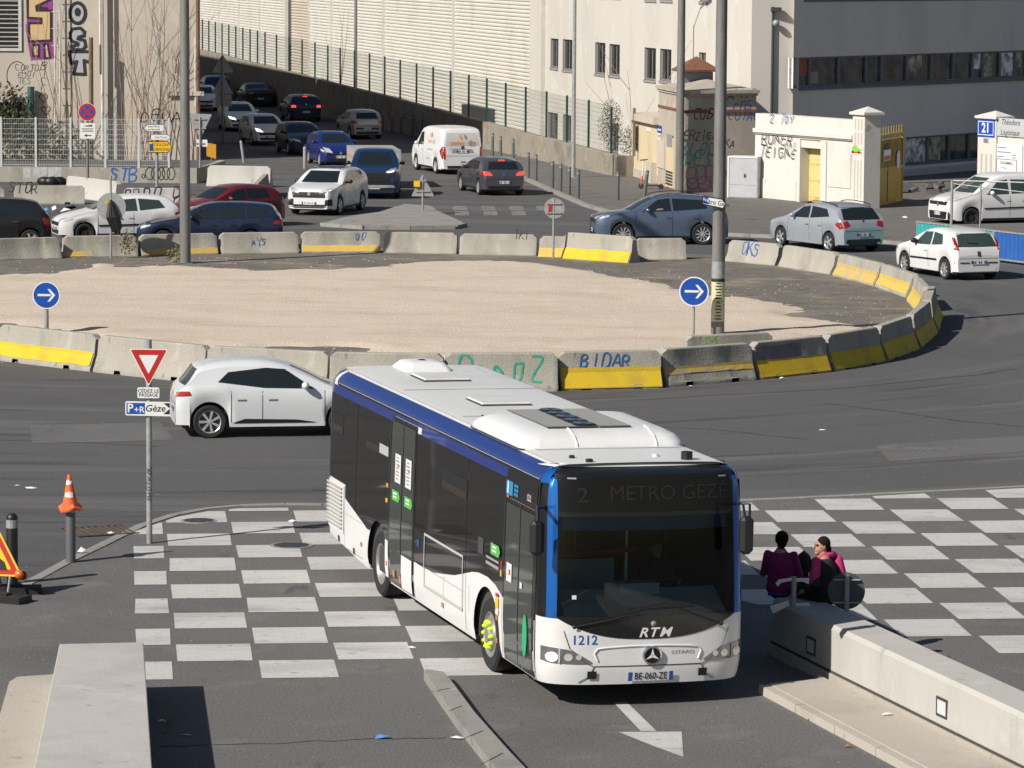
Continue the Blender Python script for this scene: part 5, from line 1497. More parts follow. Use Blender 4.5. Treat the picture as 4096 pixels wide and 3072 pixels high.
text('P', hh * .82, SIGNW, F_(-.076), xx2(844), zc, 0, pr_, 'lettering', .02); text('+R', hh * .62, SIGNW, F_(-.076), xx2(902), zc - hh * .1, 0, pr_, 'lettering', .01)
text('Gèze', hh * .66, INK, F_(-.073), xx2(1004), zc, 0, pr_, 'lettering', .008, 1, 0, .2)
for a in (1, -1):
    q = [(xx2(1098), zc + a * hh * .02 + (hh * .38 if a > 0 else 0)), (xx2(1060), zc + a * hh * .38), (xx2(1096), zc)]
    MB().poly([(x, -.073 if a > 0 else -.0735, z) for x, z in ((xx2(1058), zc + a * hh * .38), (xx2(1098), zc + a * hh * .38), (xx2(1098), zc + a * .003))]).build('arrow_corner', INK, pr_)
scrawl('SHOTKOL', .09, SPRAYK, lambda u, z, o=0: Vector((-z * .9, -.052, u)), .95, 0, 0, t, 1.3)

# P+R metro sign on the right column
bp = Vector((bpos.x, bpos.y - .2, .02))
S_ = 1 / ppm(bp)
t = thing('direction_sign', 'small white P+R métro Gèze arrow sign fixed to the tall column', 'road sign', bp)
def mz(y): return hz(bp, 600 + y / 3.687)
def mx(x): return (2400 + x / 3.687 - proj((bp.x, bp.y, 5.3))[0]) * S_
q = [(mx(1530), mz(690)), (mx(1810), mz(735)), (mx(1870), mz(800)), (mx(1830), mz(872)), (mx(1530), mz(810))]
pn = plate(t, q, -.02, SIGNW, 'sign_face', r=.02)
sl_ = math.atan2(mz(735) - mz(690), mx(1810) - mx(1530))
cm = (mx(1580), mz(758))
MB().poly([(x, -.023, z) for x, z in ((mx(1545), mz(800)), (mx(1620), mz(812)), (mx(1620), mz(715)), (mx(1545), mz(702)))]).build('blue_field', SIGNB, pn)
text('P+R', .13, SIGNW, F_(-.025), cm[0], cm[1], 0, pn, 'lettering', .01, .8, sl_)
text('métro Gèze', .17, INK, F_(-.023), mx(1722), mz(790), 0, pn, 'lettering', .004, .82, sl_)
ed = MB()
for a, c in zip(q, q[1:] + q[:1]): ed.tube([(a[0], -.024, a[1]), (c[0], -.024, c[1])], .012, 4)
ed.build('border', INK, pn)

# reversed round signs
bp = G(444, 1030, .03); cz = hz(bp, 832); rr = 58 / ppm(bp)
t = sign_post('road_sign', 'back of a round sign with a black bag tied to its post on the left', bp, cz + rr + .5)
disc(t, (0.02, cz), rr, SIGNBK, SIGNBK, y=-.02, nm='sign_back_plate')
M_ = mat('yellow_scrap', (.5, .35, .03), .7)
flat(t, [(-.2, cz + .12), (-.06, cz + .05), (-.05, cz + .2), (-.12, cz + .24)], -.045, M_, 'sticker')
b = MB()
for k in range(7):
    x = random.uniform(-.12, .2)
    b.tube([(x * .3, -.08, cz + random.uniform(-.1, .15)), (x, -.12, cz - .3), (x + .12, -.1, cz - random.uniform(.5, .85))], [.08, .10, .05], 7, rnd=True)
o = b.build('plastic_bag', BLACK, loc=bp); tag(o, 'torn black plastic bag tied to the post of the round sign on the left', 'plastic bag')
leafy('grass_tuft', 'dry weed growing at the foot of the sign with the black bag', (bp.x + .5, bp.y + .1, .45), (.25, .15, .45), 200, bpy.data.materials['dry_grass'], size=.06)
leafy('grass_tuft', 'dry weeds at the foot of the left lamp column', (G(725, 1050).x - .1, G(725, 1050).y - .15, .25), (.35, .15, .3), 220, bpy.data.materials['dry_grass'], size=.06)
bp = G(2213, 1033, .03); cz = hz(bp, 452 * 1.8517); rr = 39 / ppm(bp)
t = sign_post('road_sign', 'back of a round sign with red scrawl at the far side of the roundabout', bp, cz + rr + .02)
disc(t, (0.02, cz), rr * 1.05, SIGNBK, SIGNBK, y=-.02, nm='sign_back_plate')
brackets(t, (cz - rr * .45, cz + rr * .5), rr * 1.5, -.05)
b = MB().ribbon(lambda u, z, o=0: Vector((u, -.046 - o, z)), [(-.15, cz - .17), (-.14, cz + .12), (-.09, cz - .02), (-.07, cz + .10), (-.09, cz - .14)], .035); b.build('graffiti', SIGNR, t)
# triangle sign seen from behind on the island with a yellow box
bp = T(1024, 0, 1080, 1368, .11); S_ = 1 / ppm(bp)
zt_, zb2 = hz(bp, 1145 / 1.62), hz(bp, 1292 / 1.62)
t = sign_post('warning_sign', 'grey back of a triangular sign on the traffic island with a yellow lamp box', bp, zt_ - .1)
q = [((1005 - 1080) / 1.62 * S_, zb2), ((1155 - 1080) / 1.62 * S_, zb2), ((1078 - 1080) / 1.62 * S_, zt_)]
plate(t, q, -.0, SIGNBK, 'sign_back_plate', r=.06)
brackets(t, (zb2 + .18,), .5, -.03); brackets(t, (zb2 + .55,), .25, -.03)
bx = (1042 - 1080) / 1.62 * S_
MB().box((bx, -.06, zb2 + .45), (.22, .1, .2)).build('lamp_box', SIGNY, t)
# yield sign back beside the building corner
bp = G(800, 728); S_ = 1 / ppm(bp)
t = sign_post('yield_sign', 'back of a yield sign with a small panel at the corner of the beige building', bp, hz(bp, 468), r=.04)
q = [((1220 - 1297) / 1.62 * S_, hz(bp, 735 / 1.62)), ((1375 - 1297) / 1.62 * S_, hz(bp, 740 / 1.62)), ((1300 - 1297) / 1.62 * S_, hz(bp, 898 / 1.62))]
plate(t, q, .03, SIGNBK, 'sign_back_plate', r=.06)
brackets(t, (hz(bp, 772 / 1.62), hz(bp, 832 / 1.62)), .5, .0)
q = [((1258 - 1297) / 1.62 * S_, hz(bp, 950 / 1.62)), ((1345 - 1297) / 1.62 * S_, hz(bp, 950 / 1.62)), ((1345 - 1297) / 1.62 * S_, hz(bp, 905 / 1.62)), ((1258 - 1297) / 1.62 * S_, hz(bp, 905 / 1.62))]
plate(t, q, .03, SIGNW, 'panel_back', r=.04)
brackets(t, (hz(bp, 928 / 1.62),), .35, .0)
# pair of dark triangle signs in the shade
bp = G(890, 575); S_ = 1 / ppm(bp)
t = sign_post('warning_sign', 'two dark triangular sign backs one above the other in the shaded street', bp, hz(bp, 222), r=.05, m=POLED)
for (yt, yb, x0, x1) in ((350, 470, 1372, 1515), (478, 608, 1372, 1512)):
    q = [((x0 - 1442) / 1.62 * S_, hz(bp, yb / 1.62)), ((x1 - 1442) / 1.62 * S_, hz(bp, yb / 1.62)), (0, hz(bp, yt / 1.62))]
    plate(t, q, .03, SIGNBK, 'sign_back_plate', r=.08)
q = [((1395 - 1442) / 1.62 * S_, hz(bp, 690 / 1.62)), ((1500 - 1442) / 1.62 * S_, hz(bp, 690 / 1.62)), ((1500 - 1442) / 1.62 * S_, hz(bp, 612 / 1.62)), ((1395 - 1442) / 1.62 * S_, hz(bp, 612 / 1.62))]
plate(t, q, .03, SIGNBK, 'panel_back', r=.04)
# dull yellow panel leaning low at the street mouth
bp = G(846, 660); S_ = 1 / ppm(bp)
t = sign_post('direction_sign', 'dull yellow panel low on a post at the shaded street mouth', bp, hz(bp, 572), r=.03, m=POLED)
plate(t, [((1340 - 1372) / 1.62 * S_, hz(bp, 1010 / 1.62)), ((1402 - 1372) / 1.62 * S_, hz(bp, 1030 / 1.62)), ((1402 - 1372) / 1.62 * S_, hz(bp, 935 / 1.62)), ((1340 - 1372) / 1.62 * S_, hz(bp, 925 / 1.62))], -.05, SIGNO, 'sign_face', r=.03)
# no stopping sign
bp = G(352, 795); S_ = 1 / ppm(bp)
cz = hz(bp, 725 / 1.62); rr = 58 / 1.62 * S_
t = sign_post('no_stopping_sign', 'round blue and red no stopping sign with a white panel below, left', bp, cz + .3, r=.05, m=POLED)
disc(t, (0, cz), rr, SIGNW, SIGNBK, y=-.08)
flat(t, circ(0, cz, rr * .96), -.083, SIGNR, 'red_ring'); flat(t, circ(0, cz, rr * .72), -.086, SIGNB, 'blue_field')
for s in (1, -1):
    a = rr * .66; w = rr * .13; c = math.sqrt(.5)
    flat(t, [(x, cz + z) for x, z in ((-c * a - c * w * s, (-c * a) * s + c * w), (-c * a + c * w * s, (-c * a) * s - c * w), (c * a + c * w * s, c * a * s - c * w), (c * a - c * w * s, c * a * s + c * w))], -.089 - .001 * s, SIGNR, 'red_bar')
q = [((525 - 572) / 1.62 * S_, hz(bp, 898 / 1.62)), ((622 - 572) / 1.62 * S_, hz(bp, 898 / 1.62)), ((622 - 572) / 1.62 * S_, hz(bp, 797 / 1.62)), ((525 - 572) / 1.62 * S_, hz(bp, 797 / 1.62))]
pn = plate(t, q, -.08, SIGNW, 'text_panel', r=.04)
w_ = q[1][0] - q[0][0]; z0_, z1_ = q[0][1], q[2][1]; zc2 = (q[0][0] + q[1][0]) / 2
for k, (zf, wf2, hf) in enumerate(((.62, .8, .05), (.53, .7, .05), (.44, .75, .05))): flat(t, [(zc2 - w_ * wf2 / 2, lerp(z0_, z1_, zf)), (zc2 + w_ * wf2 / 2, lerp(z0_, z1_, zf)), (zc2 + w_ * wf2 / 2, lerp(z0_, z1_, zf + hf)), (zc2 - w_ * wf2 / 2, lerp(z0_, z1_, zf + hf))], -.083, GREYINK, 'lettering', pn)
flat(t, [(zc2 - w_ * .28, lerp(z0_, z1_, .82)), (zc2 - w_ * .1, lerp(z0_, z1_, .78)), (zc2 + w_ * .3, lerp(z0_, z1_, .78)), (zc2 + w_ * .32, lerp(z0_, z1_, .9)), (zc2 + w_ * .05, lerp(z0_, z1_, .86))], -.083, INK, 'tow_truck_picture', pn)
flat(t, [(zc2 - w_ * .25, lerp(z0_, z1_, .2)), (zc2 - w_ * .05, lerp(z0_, z1_, .3)), (zc2 - w_ * .05, lerp(z0_, z1_, .23)), (zc2 + w_ * .25, lerp(z0_, z1_, .23)), (zc2 + w_ * .25, lerp(z0_, z1_, .17)), (zc2 - w_ * .05, lerp(z0_, z1_, .17)), (zc2 - w_ * .05, lerp(z0_, z1_, .1))], -.083, INK, 'arrow', pn)
# three direction signs
bp = G(628, 770); S_ = 1 / ppm(bp)
t = sign_post('direction_sign', 'post with two white arrow signs above a yellow deviation sign, left', bp, hz(bp, 780 / 1.62) , r=.06)
def arrow_plate(x0, x1, y0, y1, tip, m, txt, tm, bold=.0, two=None):
    z0, z1 = hz(bp, y1 / 1.62), hz(bp, y0 / 1.62); a, c = (x0 - 1017) / 1.62 * S_, (x1 - 1017) / 1.62 * S_
    k = .14 if tip else 0
    pts = [(a, z0), (c - k, z0), (c, (z0 + z1) / 2), (c - k, z1), (a, z1)] if tip > 0 else [(a + k, z0), (c, z0), (c, z1), (a + k, z1), (a, (z0 + z1) / 2)]
    p_ = plate(t, pts, -.09, INK, 'arrow_plate', r=.02)
    cx, cz = (a + c) / 2, (z0 + z1) / 2
    flat(t, [(cx + (x - cx) * .955, cz + (z - cz) * .86) for x, z in pts], -.0935, m, 'sign_face', p_)
    for i, s in enumerate(txt): text(s, (z1 - z0) * (.5 if len(txt) == 1 else .36), tm, F_(-.097), cx, cz + ((z1 - z0) * (.2 - .4 * i) if len(txt) > 1 else 0), 0, p_, 'lettering', bold, .95, 0, .15)
    return p_
arrow_plate(935, 1065, 805, 853, -1, SIGNW, ['Saint-Martin', 'de Marseille'], INK)
arrow_plate(978, 1110, 870, 908, 1, SIGNW, ['Cité Corot'], INK)
dv = arrow_plate(960, 1115, 915, 990, 1, SIGNY, ['TOULON', 'AUBAGNE'], INK)
MB().poly([(x, -.098, z) for x, z in (((970 - 1017) / 1.62 * S_, hz(bp, 978 / 1.62)), ((996 - 1017) / 1.62 * S_, hz(bp, 978 / 1.62)), ((996 - 1017) / 1.62 * S_, hz(bp, 932 / 1.62)), ((970 - 1017) / 1.62 * S_, hz(bp, 932 / 1.62)))]).build('blue_field', SIGNB, dv)

# ---- roadside bollards
def bollard(base, h, r, label, group, m=DKGREY, lean=0.0, cat='bollard'):
    t = thing('bollard', label, cat, base, 0, group)
    MB().lathe([(r * 1.0, 0), (r, h - .06), (r * .9, h - .03), (r * .5, h)], 14).add([(r * .5 * math.cos(2 * PI * k / 14), r * .5 * math.sin(2 * PI * k / 14), h) for k in range(14)], [tuple(range(14))]).build('post', m, t, smooth=40)
    MB().lathe([(r * 1.02, h - .16), (r * 1.02, h - .1)], 14).build('ring', POLE, t)
    if lean: t.rotation_euler = (0, lean, 0)
    return t
GB = 'grey bollards along the right pavement'
BOLM = mat('bollard_paint', (.11, .115, .125), .55, .2)
bl = [(105, 1155, 'leftmost sunlit bollard beside the grey hatchback'), (155, 1170, 'second sunlit bollard, right of the first one by the stone wall'), (262, 1220, 'bollard left of the slim lamp post, in front of a grass tuft'), (315, 1240, 'bollard just left of the slim lamp post'),
      (370, 1262, 'bollard directly in front of the slim lamp post foot'), (428, 1285, 'bollard just right of the slim lamp post'), (685, 1297, 'lone bollard in front of the wall end and yellow hut')]
for x, y, lab in bl: bollard(T(2048, 0, x, y, .1), 1.08, .065, lab, GB, BOLM)
bollard(T(2048, 0, 857, 1285, .1), 1.08, .07, 'leaning bollard in front of the electric scooter', GB, BOLM, lean=R(6))
for k, (x, y, lab) in enumerate(((1280, 640, 'first shaded bollard left of the sunlit ones, by the white van'), (1390, 690, 'second shaded bollard behind the grey hatchback roof'), (1565, 735, 'third shaded bollard behind the grey hatchback aerial'))):
    bollard(G(1600 + x / 3.456, 440 + y / 3.456, .1), 1.08, .06, lab, GB, BOLM)
for k, u in enumerate((820, 880, 940, 1015, 1075)):
    y = 905 - (1075 - u) * .12
    bollard(T(1024, 0, u, y - 20, .1), 1.05, .06, ['bollard in the deep shade left of the white van, %s' % s for s in ('nearest the silver hatchback', 'second from the silver hatchback', 'third from the silver hatchback', 'second from the white van', 'nearest the white van')][k], GB, BOLM)
for (x, y, h, lab) in ((455, 262 * 3.456 * 0 + 880, .95, 'pale bollard left of the blue hatchback at the street mouth'), (705, 842, .9, 'pale bollard at the nose of the blue hatchback')):
    bollard(G(1080 + (x + 25) / 3.456, 420 + y / 3.456), h, .07, lab, 'pale bollards on the left kerb', POLE)
bollard(G(760 + 745 / 3.456, 220 + 1490 / 3.456), 1.0, .06, 'pale leaning bollard in front of the first white oncoming car', 'pale bollards on the left kerb', POLE, lean=R(-8))

# foreground bollards, cone, road works sign
b1 = G(283, 2250)
t = bollard(b1, .93, .075, 'grey bollard wearing an orange traffic cone in the left foreground', None, BOLM)
hc_ = hz(b1, 2024)
cn = thing('traffic_cone', 'battered orange traffic cone stuck on top of the grey bollard', 'traffic cone', (b1.x, b1.y, hc_ - .02), R(25))
cn.rotation_euler = (R(3), R(-3), R(25))
b = MB().lathe([(.155, -.035), (.175, -.03), (.18, .0), (.15, .02), (.115, .045), (.105, .10), (.028, .49), (.022, .51)], 20)
n0 = len(b.v)
for i in range(n0):
    x, y, z = b.v[i]
    if z < .05: b.v[i] = (x, y, z + .022 * math.sin(3 * math.atan2(y, x)) + .01 * math.sin(7 * math.atan2(y, x)))
b.build('cone_body', ORANGE, cn, smooth=35)
for (z0, z1, a0, a1) in ((.17, .25, -2.4, -.9), (.36, .42, -2.6, -.7)):
    rows = []
    for z in (z0, z1):
        r = interp([(.10, .105), (.49, .028)], z) + .003
        rows.append([(r * math.cos(a), r * math.sin(a), z + random.uniform(-.012, .012)) for a in [a0 - R(25) + (a1 - a0) * k / 8 for k in range(9)]])
    MB().grid(rows).build('reflective_patch', LITTER, cn)
b2 = G(50, 2336)
t = bollard(b2, 1.04, .085, 'black bollard with a white band behind the road works sign', None, BLACK)
MB().lathe([(.087, .83), (.087, .95)], 14).build('white_band', SIGNBK, t)
rw_ = thing('road_works_sign', 'yellow and red triangular road works sign with an orange lamp at the left edge', 'road works sign', G(-40, 2385), R(-12))
S_ = 1 / ppm(G(-12, 2385))
bz = .30; sd = .98
tri = [(-sd / 2, bz), (sd / 2, bz), (0, bz + sd * .87)]
tilt = R(-10)
def tp(x, z, y): return Vector((x, y + (z - bz) * .12, z))
for (k, m, y, nm) in ((1.0, SIGNY, 0, 'sign_face'), (.90, SIGNR, -.004, 'red_border'), (.66, SIGNY, -.008, 'yellow_field')):
    cz = bz + sd * .29
    q = rounded([(x * k, cz + (z - cz) * k) for x, z in tri], .05 * k)
    MB().poly([tp(x, z, y) for x, z in q]).build(nm, m, rw_)
q = rounded(tri, .05); MB().slab([tp(x, z, .004) for x, z in q], (0, .02, 0)).build('sign_back', SIGNBK, rw_)
MB().poly([tp(x, z, -.012) for x, z in ((-.2, bz + .09), (.26, bz + .09), (.22, bz + .2), (.12, bz + .27), (.02, bz + .22), (-.1, bz + .28))]).build('earth_heap_picture', INK, rw_)
for sx in (-1, 1):
    b = MB().lathe([(.065, -.03), (.07, 0), (.05, .035), (.0, .045)], 16, Matrix.Translation(tp(sx * (sd / 2 - .045), bz + .035, -.02)) @ Matrix.Rotation(PI / 2, 4, 'X')); b.build('warning_lamp', AMBER, rw_, smooth=50)
    MB().lathe([(.07, -.03), (.07, 0), (.05, .03), (.0, .035)], 16, Matrix.Translation(tp(sx * (sd / 2 - .01), bz + .02, .045)) @ Matrix.Rotation(-PI / 2, 4, 'X')).build('warning_lamp', AMBER, rw_, smooth=50)
MB().tube([(0, .05, bz + .5), (0, .5, .05)], .015, 6).build('prop', POLE, rw_)
for sx in (-.3, .3): MB().tube([(sx, .02, bz + .02), (sx, -.1, .05)], .015, 6).build('leg', POLE, rw_)
for k, (dx, dy, a, lab) in enumerate(((.18, .25, 8, 'black rubber ballast block under the road works sign, farther one'), (.1, -.42, -25, 'black rubber ballast block under the road works sign, nearer one'))):
    c = G(-12, 2385) + Vector((dx, dy, 0))
    b = MB().box((0, 0, .05), (.85, .34, .10)).box((0, 0, .115), (.3, .16, .03)); o = b.build('ballast_block', BLACK if k else RUBBER, loc=c); o.rotation_euler = (0, 0, R(a)); tag(o, lab, 'ballast block')

# post with torn papers at the wall end and round sign from behind
bp = T(3072, 2048, 160, 925); bp = f0 + dirw * .35 + nrmw * .12; bp.z = ZB
S_ = 1 / ppm(bp)
pb = G(2980 + 487 / 2.552, 2050 + 1440 / 2.552, ZB)
t = sign_post('steel_post', 'short steel post with torn white paper strips at the end of the right wall', pb, hz(pb, 2050 + 655 / 2.552) - ZB, r=.038, cat='post')
S_ = 1 / ppm(pb)
def pz(y): return hz(pb, 2050 + y / 2.552) - ZB
def pxx(x): return (x - 500) / 2.552 * S_
for pts in (((310, 720), (345, 680), (480, 658), (475, 690), (370, 712), (335, 750)), ((525, 665), (655, 660), (650, 725), (590, 700), (520, 700)), ((258, 950), (445, 893), (455, 945), (290, 1030)), ((520, 920), (655, 912), (690, 975), (600, 955), (520, 960))):
    MB().slab([(pxx(x), -.045, pz(y)) for x, y in pts], (0, .002, 0)).build('paper_strip', LITTER, t)
sb = T(3072, 2048, 515, 690, .0)
u_, _z = 0, 0
pb2 = f0 + dirw * 1.55 + nrmw * -(tk + .10)
# find the spot along the back of the wall that shows at the sign's picture column
kk = 0.0
while proj(f0 + dirw * kk - nrmw * (tk + .08) + Vector((0, 0, 1.2)))[0] < 2980 + 1040 / 2.552 and kk < 8: kk += .02
pb2 = f0 + dirw * kk - nrmw * (tk + .08); pb2.z = 0
cz = hz(pb2, 2050 + 808 / 2.552); rr = 190 / 2.552 / ppm(pb2)
t = sign_post('road_sign', 'dark back of a round sign standing behind the right wall near the people', pb2, cz + rr * .9, r=.035)
disc(t, (0, cz), rr, SIGNBKD, SIGNBKD, y=.05, nm='sign_back_plate')
for z in (cz - rr * .62, cz + rr * .62): MB().tube([(-rr * .72, .02, z), (rr * .72, .02, z)], .014, 6).build('bracket', POLE, t)
for sgn in (-1, 1): pass

# electric scooter by the yellow hut
sc = thing('electric_scooter', 'orange and white electric kick scooter parked against the yellow hut', 'scooter', T(2048, 0, 905, 1225, .1), R(150))
for x in (-.42, .48): MB().lathe([(.0, -.03), (.1, -.03), (.11, 0), (.1, .03), (0, .03)], 14, Matrix.Translation((x, 0, .11)) @ Matrix.Rotation(PI / 2, 4, 'X')).build('wheel', RUBBER, sc)
MB().box((0, 0, .14), (.75, .16, .05)).build('deck', BLACK, sc)
MB().tube([(.48, 0, .12), (.42, 0, .5)], .035, 8).build('steering_column', ORANGE, sc)
MB().tube([(.42, 0, .5), (.36, 0, 1.12)], .028, 8).build('steering_tube', WHITE, sc)
MB().tube([(.36, -.3, 1.14), (.36, .3, 1.14)], .022, 8).build('handlebar', BLACK, sc)
MB().box((-.5, 0, .25), (.2, .1, .02)).build('mudguard', ORANGE, sc)
# wall lamp pole on the far right of the cream facade
lp_ = column('street_lamp', 'slim dark lamp post in front of the pale corner of the office block', G(3082, 742, .1), .06, .05, 6.2, DKGREY)
for o in list(lp_.children):
    if o.name.startswith(('arm', 'lamp_head')): bpy.data.objects.remove(o)
bz_ = G(3082, 742, .1)
zt_ = hz(bz_, 60 / 1.62) - .1
for o in lp_.children:
    if o.name.startswith('shaft'): o.scale = (1, 1, (zt_ + .1) / 6.2)
MB().box((.12, -.05, zt_), (.42, .25, .16)).build('lamp_head', DKGREY, lp_)
MB().ball((.12, -.1, zt_ - .55), .14).build('lamp_globe', SIGNBK, lp_, smooth=60)

# hoarding panels and temporary fence on the right
TEAL = mat('teal_hoarding', (.035, .33, .32), .5, var=.15, vscale=2)
BLUEH = mat('blue_hoarding', (.018, .10, .34), .5, var=.15, vscale=2)
def hz6(x, y): return 3456 + x / 2.9625, 600 + y / 2.9625
def hoarding(a, c, h, m, label):
    d = (c - a); L = d.length; d.normalize()
    t = thing('hoarding_panel', label, 'hoarding', a, math.atan2(d.y, d.x), 'construction hoarding panels on the right')
    b = MB(); n = int(L / .11); rows = []
    for k in range(n + 1):
        x = .03 + (L - .06) * k / n; y = .015 * (1 if k % 2 else -1)
        rows.append([(x, y, .12), (x, y, h - .05)])
    b.grid(rows).build('corrugated_sheet', m, t)
    MB().box((L / 2, 0, h - .03), (L, .05, .05)).box((L / 2, 0, .1), (L, .05, .05)).box((.02, 0, h / 2), (.045, .055, h)).box((L - .02, 0, h / 2), (.045, .055, h)).build('frame', POLE, t)
    for x in (.1, L - .1): MB().box((x, 0, .05), (.25, .6, .1)).build('foot', CONC, t)
pA = G(*hz6(628, 1180)); 
def at_row(sx, sy_top, h):              # ground spot whose point at height h shows at that pixel
    p = G(sx, sy_top, h); return Vector((p.x, p.y, 0))
HH = .98
q0, q1, q2, q3 = at_row(*hz6(628, 838), HH), at_row(*hz6(1100, 890), HH), at_row(*hz6(1545, 945), HH), at_row(*hz6(2130, 1012), HH)
hoarding(q0, q1, HH, TEAL, 'teal corrugated hoarding panel farthest left, in front of the white van')
hoarding(q1, q2, HH, TEAL, 'teal corrugated hoarding panel between the other teal one and the blue one')
hoarding(q2, q3, HH, BLUEH, 'blue corrugated hoarding panel at the right frame edge')
tfp = thing('temporary_fence', 'galvanised temporary fence frame standing before the white van', 'fence')
FZ = 2.0
pa, pc = at_row(*hz6(1045, 355), FZ), at_row(*hz6(2150, 385), FZ)
def tf(p, q, r, nm): MB().tube([p, q], r, 8).build(nm, POLE, tfp)
Z_ = lambda p, z: Vector((p.x, p.y, z))
mid = lerp(0, 1, .31); pm = pa + (pc - pa) * mid
tf(Z_(pa, 0), Z_(pa, FZ), .045, 'post'); tf(Z_(pm, 0), Z_(pm, FZ - .12), .03, 'post'); tf(Z_(pa, FZ - .02), Z_(pc, FZ - .02), .025, 'top_rail'); tf(Z_(pa, FZ - .12), Z_(pc, FZ - .4), .018, 'brace'); tf(Z_(pc, 0), Z_(pc, FZ), .045, 'post')

# litter
LG = 'scraps of litter lying on the asphalt'
def scrap(p, s, m, lab, seed=0, h=.04):
    b = MB(); r = random.Random(seed)
    n = 5; ring_ = [(s * r.uniform(.6, 1.1) * math.cos(2 * PI * k / n), s * r.uniform(.35, .6) * math.sin(2 * PI * k / n), r.uniform(.004, h)) for k in range(n)]
    b.add(ring_ + [(0, 0, h * 1.2)], [(k, (k + 1) % n, n) for k in range(n)])
    o = b.build('litter', m, loc=p); tag(o, lab, 'litter', LG)
BLUEL = mat('blue_wrapper', (.08, .22, .5), .4)
scrap(T(0, 2048, 525, 275), .11, LITTER, 'crumpled white paper at the foot of the bollard with the cone', 1, .10)
scrap(T(0, 2048, 722, 145), .10, LITTER, 'white scrap on the drain grating', 2)
scrap(T(0, 1024, 112, 1490), .09, LITTER, 'flat white scrap on the asphalt left of the cone', 3, .02)
scrap(T(0, 1024, 205, 1508), .14, LITTER, 'long white scrap on the asphalt near the cone', 4, .03)
scrap(T(1024, 2048, 815, 1472), .11, BLUEL, 'blue wrapper on the bare asphalt below the checkered squares', 5, .05)
scrap(T(1024, 2048, 1300, 1475), .10, LITTER, 'pale wrapper beside the kerbed median', 6, .04)
scrap(T(1024, 2048, 232, 62), .11, LITTER, 'white scrap on a checkered square behind the bus', 7, .03)
scrap(T(1024, 2048, 1012, 880), .08, LITTER, 'small pale scrap on a dark square near the bus front wheel', 8, .02)
scrap(T(0, 2048, 1050, 1365), .06, LITTER, 'crumpled scrap in the wall shadow at the bottom left', 9)
scrap(T(0, 2048, 1205, 1452), .09, LITTER, 'thin white scrap in the wall shadow nearest the bottom edge', 10, .02)
scrap(T(3072, 2048, 770, 1318, ZB), .08, LITTER, 'white scrap on the footway under the right wall', 11, .03)
scrap(T(3072, 0, 885, 1416, .1), .14, LITTER, 'white scrap on the pavement before the yellow gate', 12, .08)
scrap(T(3072, 1024, 90, 797), .09, LITTER, 'white scrap at the foot of the yellow and purple barrier', 13)
scrap(T(2048, 1024, 1160, 852), .10, LITTER, 'pale scrap at the foot of the faded yellow barrier', 14)
scrap(T(3072, 1024, 352, 1130), .07, LITTER, 'tiny white scrap alone on the carriageway right of the bus', 15, .02)
BRN = mat('brown_leaf', (.22, .12, .05), .8)
scrap(T(3072, 2048, 282, 1352), .08, BRN, 'curled brown leaf on the asphalt beside the right kerb', 16, .06)
scrap(T(3072, 2048, 515, 1530), .06, BRN, 'small dark leaf on the asphalt by the right kerb, nearer the camera', 17, .05)
pp = T(1024, 0, 430, 1632)
scrap(pp, .45, SIGNBK, 'crumpled grey rag at the foot of the yellow striped far barrier', 18, .12)
for k, (x, y, m, s) in enumerate(((130, 590, LITTER, .2), (640, 595, BLUEL, .3), (765, 570, LITTER, .18), (890, 600, LITTER, .22), (1010, 560, INK, .35))):
    scrap(G(x / 3.456, 660 + y / 3.456 + 24), s, m, ['white litter in front of the STOR barrier, leftmost piece', 'blue litter pile piece left of the white hatchback', 'upright white litter behind the white hatchback bonnet', 'white litter right of the blue piece behind the bonnet', 'dark litter behind the white hatchback windscreen'][k], 20 + k, .2)
b = MB()
for k in range(6): b.ball((random.gauss(0, .25), random.gauss(0, .1), .12), (.3, .2, .2), 10, 6)
o = b.build('rubbish_bag', BLACK, loc=G(640 / 3.456, 660 + 268 / 3.456), smooth=60); tag(o, 'black rubbish heap at the foot of the low wall on the left', 'rubbish bag')
# ================================================================== cars
def paint(name, col, metal=.0, rough=.32):
    return mat(name, col, rough, metal, coat=.45, var=.05, vscale=1.2)
P_WHITE = paint('white_car_paint', (.66, .66, .66))
P_GREYW = paint('dusty_white_car_paint', (.58, .57, .55))
P_SILV = paint('silver_car_paint', (.33, .355, .39), .2, .3)
P_DSILV = paint('warm_silver_car_paint', (.40, .39, .38), .4, .35)
P_BLUEG = paint('blue_grey_car_paint', (.125, .165, .24), .5, .3)
P_GREY = paint('dark_grey_car_paint', (.10, .10, .115), .5, .3)
P_BLACK = paint('black_car_paint', (.012, .012, .014))
P_DBLUE = paint('dark_blue_car_paint', (.012, .02, .05), .2)
P_BLUE = paint('blue_car_paint', (.009, .024, .15), .2)
P_MBLUE = paint('metallic_blue_car_paint', (.009, .036, .115), .3)
P_RED = paint('dark_red_car_paint', (.13, .012, .014), .1)

